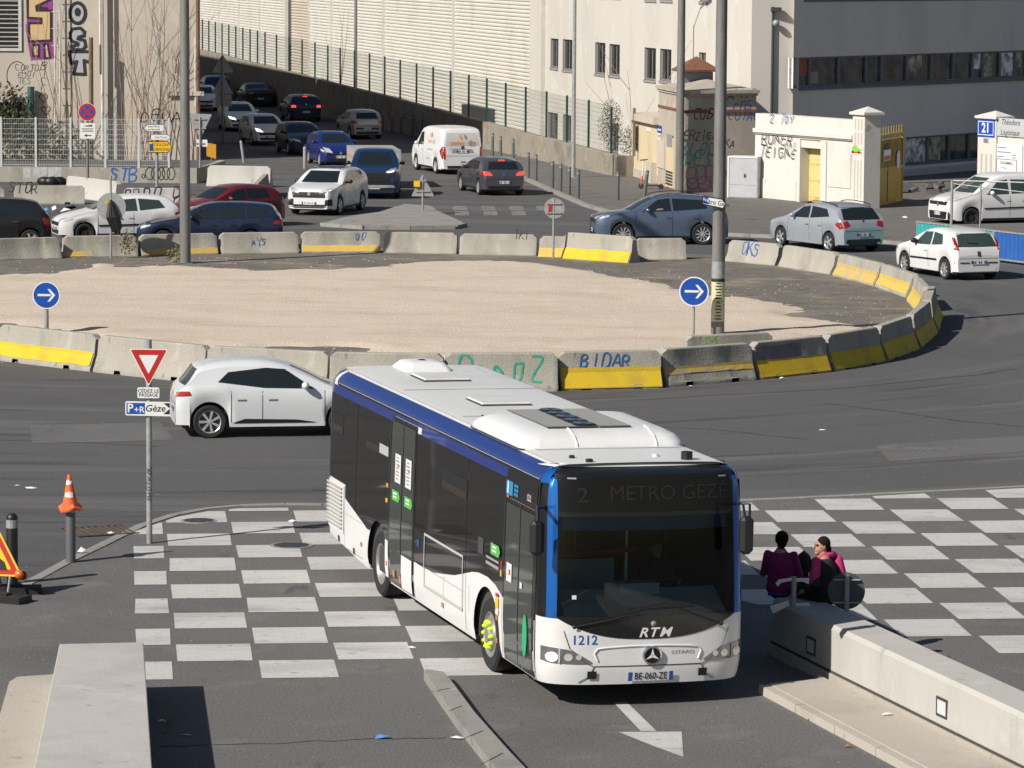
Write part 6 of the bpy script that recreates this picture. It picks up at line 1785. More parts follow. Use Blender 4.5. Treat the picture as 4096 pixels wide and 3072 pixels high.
STY = {
 'hatch': dict(top=[(0, .60), (.02, .66), (.10, .735), (.45, .86), (.95, .965), (1.12, 1.0), (1.55, 1.24), (1.95, 1.41), (2.45, 1.46), (3.1, 1.435), (3.5, 1.37), (3.62, 1.32), (3.86, 1.04), (3.95, .94), (4.0, .72)],
               belt=[(0, .70), (1.1, .92), (3.4, 1.02), (4.0, 1.0)], L=4.0, W=1.72, H=1.46, fo=.80, wb=2.55, r=.305,
               side=[[(1.42, .96), (2.33, .985), (2.28, 1.345), (1.98, 1.32)], [(2.41, .99), (3.30, 1.03), (3.18, 1.31), (2.36, 1.35)]], ws=(1.02, 1.36, .62, .50), rg=(1.03, 1.32, .58, .50)),
 'compact': dict(top=[(0, .56), (.02, .63), (.10, .72), (.45, .845), (.92, .94), (1.08, .975), (1.55, 1.215), (1.95, 1.375), (2.35, 1.44), (2.8, 1.45), (3.2, 1.42), (3.5, 1.36), (3.64, 1.31), (3.72, 1.18), (3.84, 1.02), (3.97, .94), (4.03, .84), (4.06, .66)],
               belt=[(0, .66), (1.1, .89), (3.3, 1.0), (4.06, .98)], L=4.06, W=1.73, H=1.45, fo=.83, wb=2.59, r=.315,
               side=[[(1.42, .93), (2.37, .955), (2.33, 1.325), (1.97, 1.295)], [(2.375, .955), (3.26, 1.07), (3.06, 1.25), (2.335, 1.325)]], ws=(1.0, 1.34, .62, .50), rg=(1.0, 1.30, .63, .54)),
 'suv': dict(top=[(0, .72), (.02, .84), (.1, .92), (.6, 1.02), (1.05, 1.08), (1.2, 1.11), (1.65, 1.38), (2.05, 1.55), (2.6, 1.62), (3.4, 1.59), (3.9, 1.50), (4.05, 1.43), (4.32, 1.12), (4.40, 1.0), (4.45, .8)],
             belt=[(0, .82), (1.2, 1.03), (3.6, 1.14), (4.45, 1.1)], L=4.45, W=1.84, H=1.62, fo=.90, wb=2.67, r=.345,
             side=[[(1.52, 1.07), (2.5, 1.10), (2.45, 1.50), (2.05, 1.455)], [(2.58, 1.10), (3.72, 1.18), (3.6, 1.44), (2.53, 1.50)]], ws=(1.12, 1.50, .68, .55), rg=(1.14, 1.42, .60, .52)),
 'sedan': dict(top=[(0, .58), (.02, .64), (.1, .72), (.6, .84), (1.2, .93), (1.38, .96), (1.8, 1.19), (2.15, 1.35), (2.6, 1.41), (3.1, 1.39), (3.4, 1.31), (3.85, 1.08), (4.0, 1.05), (4.4, 1.03), (4.47, .98), (4.5, .75)],
               belt=[(0, .68), (1.3, .89), (3.8, .99), (4.5, .98)], L=4.5, W=1.78, H=1.41, fo=.76, wb=2.76, r=.31,
               side=[[(1.62, .93), (2.55, .955), (2.5, 1.30), (2.15, 1.27)], [(2.62, .96), (3.5, 1.0), (3.3, 1.25), (2.58, 1.30)]], ws=(.98, 1.31, .62, .50), rg=(1.09, 1.32, .58, .48)),
 'estate': dict(top=[(0, .60), (.02, .67), (.1, .75), (.55, .88), (1.1, .97), (1.25, 1.0), (1.7, 1.24), (2.1, 1.41), (2.6, 1.46), (3.6, 1.44), (4.1, 1.38), (4.22, 1.3), (4.42, 1.0), (4.47, .9), (4.5, .72)],
                belt=[(0, .72), (1.2, .93), (3.8, 1.0), (4.5, 1.0)], L=4.5, W=1.78, H=1.46, fo=.82, wb=2.69, r=.31,
                side=[[(1.52, .96), (2.46, .98), (2.42, 1.35), (2.08, 1.32)], [(2.53, .985), (3.35, 1.0), (3.28, 1.345), (2.49, 1.355)], [(3.42, 1.005), (4.12, 1.04), (4.0, 1.30), (3.35, 1.34)]], ws=(1.03, 1.36, .64, .52), rg=(1.03, 1.32, .58, .50)),
 'van': dict(top=[(0, .72), (.02, .92), (.12, 1.02), (.6, 1.12), (.85, 1.17), (1.25, 1.5), (1.65, 1.83), (2.0, 1.93), (2.6, 1.975), (4.2, 1.97), (4.62, 1.93), (4.72, 1.86), (4.84, 1.45), (4.88, 1.1), (4.9, .8)],
             belt=[(0, .85), (.85, 1.08), (4.9, 1.14)], L=4.9, W=1.904, H=1.975, fo=.90, wb=3.0, r=.33,
             side=[[(1.22, 1.13), (2.1, 1.15), (2.05, 1.70), (1.68, 1.66)]], ws=(1.2, 1.78, .72, .62), rg=None),
 'minivan': dict(top=[(0, .68), (.02, .86), (.12, .96), (.55, 1.06), (.85, 1.12), (1.0, 1.15), (1.45, 1.5), (1.85, 1.74), (2.3, 1.81), (3.7, 1.80), (4.02, 1.75), (4.1, 1.66), (4.17, 1.3), (4.2, .8)],
             belt=[(0, .78), (.95, 1.07), (4.2, 1.14)], L=4.21, W=1.83, H=1.81, fo=.87, wb=2.70, r=.32,
             side=[[(1.42, 1.10), (2.3, 1.12), (2.24, 1.62), (1.88, 1.58)], [(2.4, 1.13), (3.2, 1.15), (3.15, 1.6), (2.36, 1.62)]], ws=(1.16, 1.66, .68, .56), rg=(1.2, 1.62, .6, .56)),
 'pickup': dict(top=[(0, .90), (.02, 1.02), (.1, 1.10), (.7, 1.17), (1.2, 1.21), (1.35, 1.24), (1.8, 1.56), (2.15, 1.75), (2.6, 1.80), (3.4, 1.78), (3.62, 1.72), (3.75, 1.25), (3.8, 1.18), (5.25, 1.17), (5.3, 1.0)],
             belt=[(0, .95), (1.3, 1.17), (5.3, 1.13)], L=5.3, W=1.88, H=1.80, fo=.93, wb=3.22, r=.39,
             side=[[(1.75, 1.21), (2.62, 1.23), (2.58, 1.64), (2.2, 1.61)], [(2.7, 1.23), (3.45, 1.24), (3.4, 1.62), (2.66, 1.64)]], ws=(1.26, 1.68, .66, .54), rg=(1.28, 1.66, .6, .54)),
}
WHEELS = {}
def wheel_meshes(r, kind):
    key = (r, kind)
    if key in WHEELS: return WHEELS[key]
    M = Matrix.Rotation(-PI / 2, 4, 'X')               # axle along y, outer face towards -y after flip
    w = .2
    rr = r * .70
    b = MB().lathe([(rr * .98, -w / 2 + .01), (r * .93, -w / 2), (r, -w / 2 + .03), (r, w / 2 - .03), (r * .93, w / 2), (rr * .98, w / 2 - .01)], 28, M)
    o = b.build('wheel', RUBBER, smooth=40); tyre = o.data; bpy.data.objects.remove(o)
    b = MB()
    z0 = w / 2 - .012
    b.lathe([(rr, z0), (rr * .93, z0 - .012), (rr * .9, z0 - .05)], 28, M)
    n = {'five': 5, 'ten': 10, 'multi': 7, 'steel': 0}[kind]
    if n:
        for k in range(n):
            a = 2 * PI * k / n; hw = rr * (.16 if n == 5 else .075 if n == 10 else .11)
            e1 = Vector((math.cos(a), math.sin(a), 0)); e2 = Vector((-math.sin(a), math.cos(a), 0))
            q = [e1 * rr * .12 + e2 * hw * .7, e1 * rr * .95 + e2 * hw * 1.1, e1 * rr * .95 - e2 * hw * 1.1, e1 * rr * .12 - e2 * hw * .7]
            b.slab([M @ (p + Vector((0, 0, z0 - .035))) for p in q], M.to_3x3() @ Vector((0, 0, .028)))
        b.lathe([(.0, z0 + .0), (rr * .2, z0 - .005), (rr * .22, z0 - .04)], 14, M)
    else:
        b.lathe([(.0, z0 - .03), (rr * .35, z0 - .02), (rr * .4, z0 - .05), (rr * .75, z0 - .045), (rr * .9, z0 - .02)], 24, M)
    o = b.build('rim', ALLOY, smooth=30); rim = o.data; bpy.data.objects.remove(o)
    b = MB().lathe([(.0, z0 - .06), (rr * .93, z0 - .055)], 20, M)
    o = b.build('brake_disc', DKGREY); dk = o.data; bpy.data.objects.remove(o)
    WHEELS[key] = (tyre, rim, dk)
    return WHEELS[key]

def car(label, cat, style, P, heading, paint_m, group='cars queuing and circling the roundabout', sx=1.0, H=None, W=None, L=None, wheel='five', rimm=None, glass=None, plate=None, front=None, rear=None,
        doors=2, brake=False, lampon=False, trim=None, name=None, mirror=None, roofbars=False, sides=None, head=None, tail=None, grille='mid', roofm=None, handle=True, moulding=None, plates=(True, True), rg=None, sidetail=True):
    st = STY[style]
    L0, W0, H0 = st['L'], st['W'], st['H']
    L = L or L0; W = W or W0; H = H or H0
    kx, kz = L / L0, H / H0
    top = smooth_tab([(a * kx, z * kz) for a, z in st['top']], 1); belt = [(a * kx, z * kz) for a, z in st['belt']]
    r = st['r']; fo = st['fo'] * kx; wb = st['wb'] * kx
    glass = glass or GLASS; trim = trim or BLACK
    hd = Vector((heading[0], heading[1])).normalized()
    root = thing(name or {'van': 'delivery_van', 'minivan': 'delivery_van', 'pickup': 'pickup_truck', 'suv': 'suv_car', 'sedan': 'saloon_car', 'estate': 'estate_car'}.get(style, 'hatchback_car'), label, cat, (P[0], P[1], 0), math.atan2(hd.y, hd.x), group)
    X = lambda t: L / 2 - t                              # local +x forward
    AR = r + .055
    def zb(t):
        z = .20 if .25 < t < L - .25 else .24
        for tw in (fo, fo + wb):
            if abs(t - tw) < AR: z = max(z, r + math.sqrt(AR * AR - (t - tw) ** 2))
        return z
    def plan(t):
        e = min(t, L - t)
        f = 1 - .22 * max(0, 1 - t / .55) ** 2.6 if t < L / 2 else 1 - (.10 if style in ('van', 'minivan') else .16) * max(0, 1 - (L - t) / .45) ** 2.6
        return W / 2 * f * (1 - .015 * ((t - L / 2) / (L / 2)) ** 2)
    ts = {0, .015, .05, .1, .18, .3, .45, L - .015, L - .05, L - .1, L - .18, L - .3}
    for tw in (fo, fo + wb):
        for k in range(13):
            ts.add(tw - AR * math.cos(PI * k / 12) * .9999)
        ts.add(tw - AR - .01); ts.add(tw + AR + .01)
    for a, z in top: ts.add(min(L, max(0, a)))
    k = .4
    while k < L: ts.add(k); k += .22
    ts = sorted(ts)
    ts2 = [ts[0]]
    for t in ts[1:]:
        if t - ts2[-1] > .008: ts2.append(t)
    ts = ts2
    zmin = interp(belt, 1.2)
    cab = [1.0]
    def section(t):
        h = plan(t); zt = interp(top, t); b_ = zb(t)
        bl = min(interp(belt, t), zt - .03)
        kf = max(0.0, min(1.0, (zt - bl - .06) / (H - bl - .06 + 1e-6)))
        tum = .25 if style == 'compact' else .20 if style not in ('van', 'minivan') else .10
        wr = h * .955 * (1 - tum * kf)
        c = .035 * (1 - .4 * kf)
        lo = b_ + .5 * (bl - b_)
        rake = (.10 * max(0, 1 - t / .12) if t < 1 else 0)
        pts = [(h * .86, b_ + .0), (h * .955, b_ + .015), (h * .985, b_ + .35 * (bl - b_)), (h, lo + .1 * (bl - b_)), (h * .992, b_ + .85 * (bl - b_)), (h * .962, bl),
               (lerp(h * .955, wr, .35), lerp(bl, zt, .35)), (lerp(h * .955, wr, .78), lerp(bl, zt, .80)), (wr * .965, zt - .045 * kf - .008), (wr * .86, zt - .006), (wr * .5, zt + c * .6), (0, zt + c)]
        return pts
    rows = []
    for t in ts:
        s_ = section(t)
        ro = []
        ends = 1 if t < L / 2 else -1
        e = min(t, L - t)
        row = []
        for (y, z) in s_:
            dx = 0
            row.append((X(t) + dx, -y, z))
        row += [(X(t), y, z) for (y, z) in reversed(s_[:-1])]
        rows.append(row)
    b = MB().grid(rows)
    b.poly(rows[0]); b.poly(list(reversed(rows[-1])))
    body = b.build('body', paint_m, root, smooth=32)
    bvh = BVHTree.FromPolygons([Vector(v) for v in b.v], b.f)
    MB().box((0, 0, .36), (L * .93, W * .80, .36)).build('underbody', RUBBLE, root)
    def decal(nm, m, axis, corners, off=.006, nu=8, nv=5, parent=None, bulge=0.0):
        """axis: 'front','rear','left','right','top'; corners bl,br,tr,tl given as (t or y, z)"""
        (a0, a1), (b0, b1), (c0, c1), (d0, d1) = corners
        rows = []; D = {'front': Vector((-1, 0, 0)), 'rear': Vector((1, 0, 0)), 'left': Vector((0, -1, 0)), 'right': Vector((0, 1, 0)), 'top': Vector((0, 0, -1))}[axis]
        for j in range(nv + 1):
            v = j / nv; row = []
            for i in range(nu + 1):
                u = i / nu
                p = (a0 * (1 - u) + b0 * u) * (1 - v) + (d0 * (1 - u) + c0 * u) * v
                q = (a1 * (1 - u) + b1 * u) * (1 - v) + (d1 * (1 - u) + c1 * u) * v
                if bulge: q += bulge * 4 * u * (1 - u) * (1 if v > .5 else -1) * abs(v - .5) * 2
                o = {'front': Vector((6, p, q)), 'rear': Vector((-6, p, q)), 'left': Vector((X(p), 4, q)), 'right': Vector((X(p), -4, q)), 'top': Vector((X(p), q, 5))}[axis]
                hit, n, _, _ = bvh.ray_cast(o, D)
                if hit is None:
                    hit, n, _, _ = bvh.find_nearest(o + D * (6 - L / 2 + .0 if axis in ('front', 'rear') else 4 - W / 2))
                if n.dot(D) > 0: n = -n
                row.append(hit - D * off * .6 + n * off * .6)
            rows.append(row)
        return MB().grid(rows).build(nm, m, parent or root, smooth=40)
    kzz = lambda z: z * kz
    # glazing
    z0, z1, w0, w1 = st['ws']; fy = W / W0
    decal('windscreen', glass, 'front', ((-w0 * fy, kzz(z0)), (w0 * fy, kzz(z0)), (w1 * fy, kzz(z1)), (-w1 * fy, kzz(z1))), nu=12, nv=8)
    if st['rg']:
        z0, z1, w0, w1 = rg or st['rg']
        decal('rear_window', glass, 'rear', ((-w0 * fy, kzz(z0)), (w0 * fy, kzz(z0)), (w1 * fy, kzz(z1)), (-w1 * fy, kzz(z1))), nu=12, nv=8)
    for s in (sides if sides is not None else st['side']):
        for sd in ('left', 'right'):
            decal('side_window', glass, sd, [(a * kx, z * kz) for a, z in s], nu=8, nv=5)
    # wheels
    tyre, rim, dk = wheel_meshes(r, wheel)
    for tw in (fo, fo + wb):
        for s in (1, -1):
            w = link('wheel', tyre, root, (X(tw), s * (W / 2 - .125), r))
            if s < 0: w.rotation_euler = (0, 0, PI)
            rm = link('rim', rim, w)
            if rimm:
                rm.data = rim.copy(); rm.data.materials[0] = rimm
            link('brake_disc', dk, w)
    # mirrors
    tm = st['side'][0][0][0] * kx + .18; zm = kzz(st['side'][0][0][1]) + .07
    for s in (1, -1):
        b = MB().ball((X(tm), s * (W / 2 + .06), zm), (.075, .115, .075), 10, 6).tube([(X(tm), s * (W / 2 - .07), zm - .04), (X(tm), s * (W / 2 + .02), zm - .03)], .025, 6)
        b.build('wing_mirror', mirror or paint_m, root, smooth=60)
    # doors: seams and handles
    tA = st['side'][0][0][0] * kx - .02; tB = (st['side'][0][1][0] + .045) * kx
    seams = [tA - .18, tB] + ([(st['side'][1][1][0] - .25) * kx] if doors == 4 and len(st['side']) > 1 else [])
    zt_ = kzz(st['side'][0][0][1]) - .03
    for sd in ('left', 'right'):
        for t in seams:
            decal('door_seam', INK, sd, ((t - .006, .30), (t + .006, .30), (t + .006, zt_), (t - .006, zt_)), off=.003, nu=1, nv=6)
        if handle:
            for t in seams[1:]:
                decal('door_handle', paint_m if paint_m is not P_BLACK else DKGREY, sd, ((t - .24, zt_ - .15), (t - .06, zt_ - .15), (t - .06, zt_ - .11), (t - .24, zt_ - .11)), off=.03, nu=2, nv=1)
        decal('sill_trim', trim, sd, ((fo + AR + .03, .215), (fo + wb - AR - .03, .215), (fo + wb - AR - .03, .29), (fo + AR + .03, .29)), off=.004, nu=8, nv=2)
        if moulding: decal('side_moulding', BLACK, sd, ((fo + AR + .08, moulding), (fo + wb - AR - .05, moulding + .03), (fo + wb - AR - .05, moulding + .08), (fo + AR + .08, moulding + .05)), off=.015, nu=8, nv=1)
    # front
    zf = kzz(st['top'][2][1])
    hl = head or [(.40, zf - .13), (.80, zf - .05), (.84, zf + .07), (.50, zf - .01)]
    for s in (1, -1):
        q = [(s * y * W / 2, z) for y, z in hl]
        decal('headlight', LAMPON if lampon else LAMP, 'front', q if s > 0 else [q[1], q[0], q[3], q[2]], nu=6, nv=4)
        sd = 'left' if s > 0 else 'right'
        decal('headlight', LAMP, sd, ((.12, zf - .09), (.42, zf - .0), (.44, zf + .05), (.12, zf + .0)), nu=6, nv=3)
    gz = {'mid': (zf - .22, zf - .10), 'low': (.30, .48), 'wide': (zf - .28, zf - .08)}[grille]
    decal('grille', BLACK, 'front', ((-.32 * W, gz[0]), (.32 * W, gz[0]), (.36 * W, gz[1]), (-.36 * W, gz[1])), nu=8, nv=2)
    decal('lower_grille', BLACK, 'front', ((-.30 * W, .27), (.30 * W, .27), (.33 * W, .40), (-.33 * W, .40)), nu=8, nv=2)
    if front: front(root, decal, W, zf)
    # rear
    zr = kzz(interp(st['belt'], st['L'] - .1)); 
    tl = tail or [(.60, zr - .26), (.88, zr - .20), (.90, zr - .06), (.66, zr - .10)]
    for s in (1, -1):
        q = [(s * y * W / 2, z) for y, z in tl]
        decal('tail_light', REDON if brake else RED, 'rear', q if s > 0 else [q[1], q[0], q[3], q[2]], nu=5, nv=4)
        sd = 'left' if s > 0 else 'right'
        if sidetail: decal('tail_light', RED, sd, ((L - .30, zr - .16), (L - .09, tl[1][1]), (L - .10, tl[2][1]), (L - .26, zr - .08)), nu=4, nv=3)
    if brake: decal('brake_lamp', REDON, 'rear', ((-.12, kzz(st['rg'][1] + .035) if st['rg'] else 1.8), (.12, kzz(st['rg'][1] + .035) if st['rg'] else 1.8), (.12, kzz(st['rg'][1] + .06) if st['rg'] else 1.84), (-.12, kzz(st['rg'][1] + .06) if st['rg'] else 1.84)), off=.012, nu=2, nv=1)
    decal('rear_bumper_trim', trim, 'rear', ((-.34 * W, .26), (.34 * W, .26), (.36 * W, .38), (-.36 * W, .38)), nu=8, nv=2)
    decal('boot_seam', INK, 'rear', ((-.38 * W, zr - .36), (.38 * W, zr - .36), (.38 * W, zr - .35), (-.38 * W, zr - .35)), off=.003, nu=6, nv=1)
    if rear: rear(root, decal, W, zr)
    # plates
    for i, (ax, zz_, tx) in enumerate((('front', .44, X(0)), ('rear', (zr - .47 if style not in ('van', 'minivan') else .98), X(L)))):
        if not plates[i]: continue
        p = decal('number_plate', PLATE, ax, ((-.26, zz_ - .05), (.26, zz_ - .05), (.26, zz_ + .06), (-.26, zz_ + .06)), off=.018, nu=4, nv=1)
        for s in (-1, 1):
            decal('plate_band', EUBLUE, ax, ((s * .235 - .025, zz_ - .05), (s * .235 + .025, zz_ - .05), (s * .235 + .025, zz_ + .06), (s * .235 - .025, zz_ + .06)), off=.022, nu=1, nv=1, parent=p)
        sg = 1 if ax == 'front' else -1
        x0 = max(v.co.x * sg for v in p.data.vertices)
        fn = lambda u, z, o=0: Vector((sg * (x0 + .004), u * sg, z))
        if plate and plate[i]: text(plate[i], .105, INK, fn, 0, zz_ + .005, 0, p, 'lettering', .004, .78)
        else:
            bb = MB()
            for k in range(7):
                if k in (2, 5): continue
                u = -.18 + k * .06
                bb.quad(fn(u - .016, zz_ - .03), fn(u + .016, zz_ - .03), fn(u + .016, zz_ + .04), fn(u - .016, zz_ + .04))
            bb.build('lettering', INK, p)
    if roofm: decal('roof_panel', roofm, 'top', ((2.1 * kx, -W * .34), (2.1 * kx, W * .34), (3.85 * kx, W * .33), (3.85 * kx, -W * .33)), nu=8, nv=6)
    if roofbars:
        for s in (1, -1):
            pts = [(X(t * kx), s * W * .345, interp(top, t * kx) + .055) for t in (1.95, 2.2, 2.6, 3.1, 3.45)]
            MB().tube([(pts[0][0], pts[0][1], pts[0][2] - .06)] + pts + [(pts[-1][0], pts[-1][1], pts[-1][2] - .06)], .016, 6).build('roof_rail', BLACK, root)
    root['_L'] = L
    del root['_L']
    return root, decal, X, bvh

def wiper(root, decal, W, zr): decal('rear_wiper', BLACK, 'rear', ((-.02, zr + .05), (.32, zr + .08), (.32, zr + .095), (-.02, zr + .07)), off=.02, nu=4, nv=1)
def emblem(m=CHROME, z=-.15, r=.06):
    def f(root, decal, W, zr): decal('emblem', m, 'rear', ((-r * .7, zr + z - r), (r * .7, zr + z - r), (r * .7, zr + z + r), (-r * .7, zr + z + r)), off=.012, nu=2, nv=2)
    return f
def emblem_front(z=-.13):
    def f(root, decal, W, zf): decal('emblem', CHROME, 'front', ((-.05, zf + z - .06), (.05, zf + z - .06), (.05, zf + z + .06), (-.05, zf + z + .06)), off=.014, nu=2, nv=2)
    return f
def along(p, hd, k):
    h = Vector((hd[0], hd[1], 0)).normalized(); return (p.x + h.x * k, p.y + h.y * k)

# near white hatchback passing behind the yield sign
hd = (.985, .17)
pw = G(838, 1752)                                     # rear wheel on the near side
hv = Vector((hd[0], hd[1], 0)).normalized(); hn = Vector((hv.y, -hv.x, 0))
def from_rear_wheel(pw, hd, st, L=None, W=None):
    """centre of the car from the ground point of its rear wheel on the right-hand side"""
    s = STY[st]; L = L or s['L']; W = W or s['W']; k = L / s['L']
    h = Vector((hd[0], hd[1], 0)).normalized(); left = Vector((-h.y, h.x, 0))
    tr = (s['fo'] + s['wb']) * k
    c = pw + h * (tr - L / 2) + left * (W / 2 - .1)
    return (c.x, c.y)
def clio_front(root, decal, W, zf): emblem_front()(root, decal, W, zf)
cl = car('white five-door hatchback driving behind the yield sign and the bus', 'car', 'compact', from_rear_wheel(pw, hd, 'compact', 4.06, 1.73), hd, paint('pearl_white_car_paint', (.60, .615, .63)), L=4.06, W=1.73, H=1.45, wheel='multi', rimm=ALLOY,
    trim=P_WHITE, front=clio_front, rear=emblem(), doors=4, tail=[(.58, .76), (.90, .80), (.92, .90), (.60, .86)], handle=True)
for sd in ('left', 'right'): cl[1]('door_lower_trim', BLACK, sd, ((1.35, .285), (3.0, .285), (2.75, .37), (1.75, .345)), off=.012, nu=10, nv=3)

# Corsa-like white three-door on the right
def corsa_rear(root, decal, W, zr):
    emblem(DKGREY, -.22, .07)(root, decal, W, zr); wiper(root, decal, W, zr)
    for s in (1, -1): decal('bumper_strip', BLACK, 'rear', ((s * .52 - .22, .50), (s * .52 + .22, .50), (s * .52 + .22, .53), (s * .52 - .22, .53)), off=.01, nu=3, nv=1)
hd = (-.38, .925)
q = G(3914, 1122)
car('small white three-door hatchback beside the teal hoarding', 'car', 'hatch', along(q, hd, 1.91), hd, P_WHITE, L=3.82, W=1.65, H=1.44, wheel='multi', glass=GLASSG,
    sides=[[(1.45, .93), (2.48, .965), (2.44, 1.345), (1.98, 1.32)], [(2.56, .97), (3.22, 1.02), (3.05, 1.30), (2.52, 1.345)]], rear=corsa_rear, tail=[(.76, .88), (.91, .89), (.87, 1.24), (.77, 1.22)], rg=(.98, 1.35, .66, .57), sidetail=False, mirror=BLACK, moulding=.50, trim=P_WHITE, doors=2)

# silver hatchback with roof rails
def f308(root, decal, W, zr): emblem(CHROME, -.02, .05)(root, decal, W, zr); decal('diffuser', BLACK, 'rear', ((-.7, .24), (.7, .24), (.62, .42), (-.62, .42)), off=.01, nu=8, nv=2)
hd = (-.49, .87)
q = G(3452, 1010)
car('silver blue hatchback with roof rails seen from behind left of the teal hoarding', 'car', 'hatch', along(q, hd, 2.12), hd, P_SILV, L=4.28, W=1.815, H=1.5, wheel='five', rear=f308, doors=4, roofbars=True, brake=False, trim=P_SILV,
    sides=[[(1.30, .955), (2.30, .985), (2.25, 1.345), (1.9, 1.30)], [(2.38, .99), (3.35, 1.08), (3.12, 1.30), (2.34, 1.35)]], tail=[(.55, .84), (.93, .74), (.95, .95), (.62, 1.0)], rg=(1.0, 1.36, .66, .56))

# blue grey crossover, side on
hd = (-.993, -.12)
q = G(2809, 979)
h = Vector((hd[0], hd[1], 0)).normalized(); left = Vector((-h.y, h.x, 0))
s = STY['suv']; kx = 4.31 / 4.45
c = q + h * ((s['fo'] + s['wb']) * kx - 4.31 / 2) - left * (1.78 / 2 - .1)
cq = car('blue grey crossover with the driver window open at the far side of the roundabout', 'car', 'suv', (c.x, c.y), hd, P_BLUEG, L=4.31, W=1.78, H=1.61, wheel='ten', doors=4, front=emblem_front(-.15), mirror=CHROME, roofbars=True)
# driver in the open window: head, hair, arm
dv = thing('person', 'person driving the blue grey crossover with an arm resting on the open window', 'person', (c.x, c.y, 0), math.atan2(h.y, h.x))
SKIN = mat('skin', (.36, .20, .13), .6)
HAIR = mat('dark_hair', (.012, .009, .008), .95, spec=.15)
xw = 4.31 / 2 - 1.98
b = MB().ball((xw - .12, .62, 1.33), (.09, .08, .12)).tube([(xw - .14, .6, 1.0), (xw - .13, .61, 1.25)], [.12, .05], 8); b.build('body', SKIN, dv, smooth=60)
MB().ball((xw - .17, .63, 1.36), (.10, .10, .13)).ball((xw - .22, .66, 1.25), (.08, .08, .16)).build('hair', HAIR, dv, smooth=60)
MB().tube([(xw - .2, .66, 1.15), (xw - .16, .84, 1.14), (xw + .0, .86, 1.13)], [.045, .04, .03], 8, rnd=True).build('arm', SKIN, dv, smooth=60)

# left cluster
hd = (-.955, -.30)
p0 = G(600, 940)
car('white three-door hatchback behind the sign with the black bag', 'car', 'hatch', (-12.75, 121.7), hd, P_WHITE, L=4.02, W=1.72, H=1.49, wheel='steel', rimm=RUBBER, glass=GLASSG,
    sides=[[(1.42, .95), (2.50, .985), (2.46, 1.36), (1.98, 1.33)], [(2.58, .99), (3.40, 1.07), (3.22, 1.30), (2.54, 1.36)]], moulding=.52, doors=2)
car('black hatchback cut off by the left frame edge', 'car', 'hatch', (-16.55, 118.3), (-.98, -.18), P_BLACK, L=4.1, W=1.75, H=1.56, wheel='five', doors=4, tail=[(.62, .70), (.93, .62), (.95, .92), (.70, .98)])
car('dark blue estate behind the left lamp column with its driver window open', 'car', 'estate', (-9.5, 118.65), (-.995, -.06), P_DBLUE, L=4.55, W=1.78, H=1.47, wheel='five', doors=4, rimm=ALLOYD)
car('dark red hatchback squeezed between the barriers on the left', 'car', 'hatch', (-9.75, 128.4), (-.80, -.60), P_RED, L=3.9, W=1.68, H=1.43, wheel='five', doors=4)

# white crossover coming out of the street
def f3008(root, decal, W, zf):
    decal('chrome_lip', CHROME, 'front', ((-.72, .30), (.72, .30), (.70, .335), (-.70, .335)), off=.02, nu=8, nv=1)
    decal('emblem', CHROME, 'front', ((-.05, zf - .2), (.05, zf - .2), (.05, zf - .09), (-.05, zf - .09)), off=.02, nu=1, nv=1)
    for s in (1, -1): decal('fog_lamp_recess', BLACK, 'front', ((s * .70 - .12, .36), (s * .70 + .12, .36), (s * .70 + .12, .60), (s * .70 - .10, .56)), off=.01, nu=4, nv=3); decal('day_lamp', LAMPON, 'front', ((s * .60 - .0, zf - .14), (s * .60 + .03, zf - .2), (s * .74 + .03, zf - .02), (s * .74, zf - .01)), off=.012, nu=3, nv=1)
hd = (-.26, -.965)
q = G(1240, 862)
car('white crossover with a dark roof turning out of the street', 'car', 'suv', along(q, hd, -2.1), hd, P_WHITE, wheel='five', rimm=ALLOY, roofm=P_BLACK, plate=('FL-034-LR', None), front=f3008, mirror=BLACK, grille='wide', doors=4)
# blue pickup with pale box trailer behind
def fpick(root, decal, W, zf):
    decal('front_grille', BLACK, 'front', ((-.56, .66), (.56, .66), (.62, 1.0), (-.62, 1.0)), off=.012, nu=6, nv=3); decal('front_bumper', BLACK, 'front', ((-.94, .36), (.94, .36), (.94, .64), (-.94, .64)), off=.010, nu=10, nv=2)
    decal('bull_bar', SIGNBK, 'front', ((-.78, .44), (.78, .44), (.74, .54), (-.74, .54)), off=.03, nu=8, nv=1)
    for s in (1, -1): decal('day_lamp', LAMPON, 'front', ((s * .62 - .12, zf - .10), (s * .62 + .12, zf - .06), (s * .62 + .12, zf - .02), (s * .62 - .12, zf - .06)), off=.014, nu=3, nv=1)
hd = (.02, -1)
q = G(1497, 797)
car('dark blue pickup truck coming out of the street beside the white crossover', 'pickup', 'pickup', along(q, hd, -2.65), hd, P_MBLUE, wheel='multi', rimm=ALLOYD, plate=('FG-618-WC', None), front=fpick, grille='wide', doors=4, mirror=BLACK, W=1.96, trim=BLACK)
tr = thing('box_trailer', 'pale box trailer with an orange stripe behind the blue pickup', 'trailer', along(q + Vector((-.35, 0, 0)), (0, -1), -8.6) + (0,), R(97))
BOXM = mat('pale_box_body', (.36, .35, .33), .5, var=.1, vscale=2)
MB().box((0, 0, 1.03), (3.9, 1.85, 1.0)).build('box_body', BOXM, tr)
MB().box((0, .93, 1.2), (3.6, .01, .05)).box((0, -.93, 1.2), (3.6, .01, .05)).build('stripe', ORANGE, tr)
MB().box((-1.956, .0, 1.25), (.01, 1.5, .05)).build('stripe', ORANGE, tr)
MB().box((0, 0, .48), (4.0, 1.7, .1)).build('chassis', DKGREY, tr)
for x in (-.4, .4):
    for s in (1, -1):
        w = link('wheel', wheel_meshes(.33, 'steel')[0], tr, (x, s * .86, .33))
MB().tube([(-1.9, 0, .48), (-3.1, 0, .48)], .05, 6).build('drawbar', DKGREY, tr)

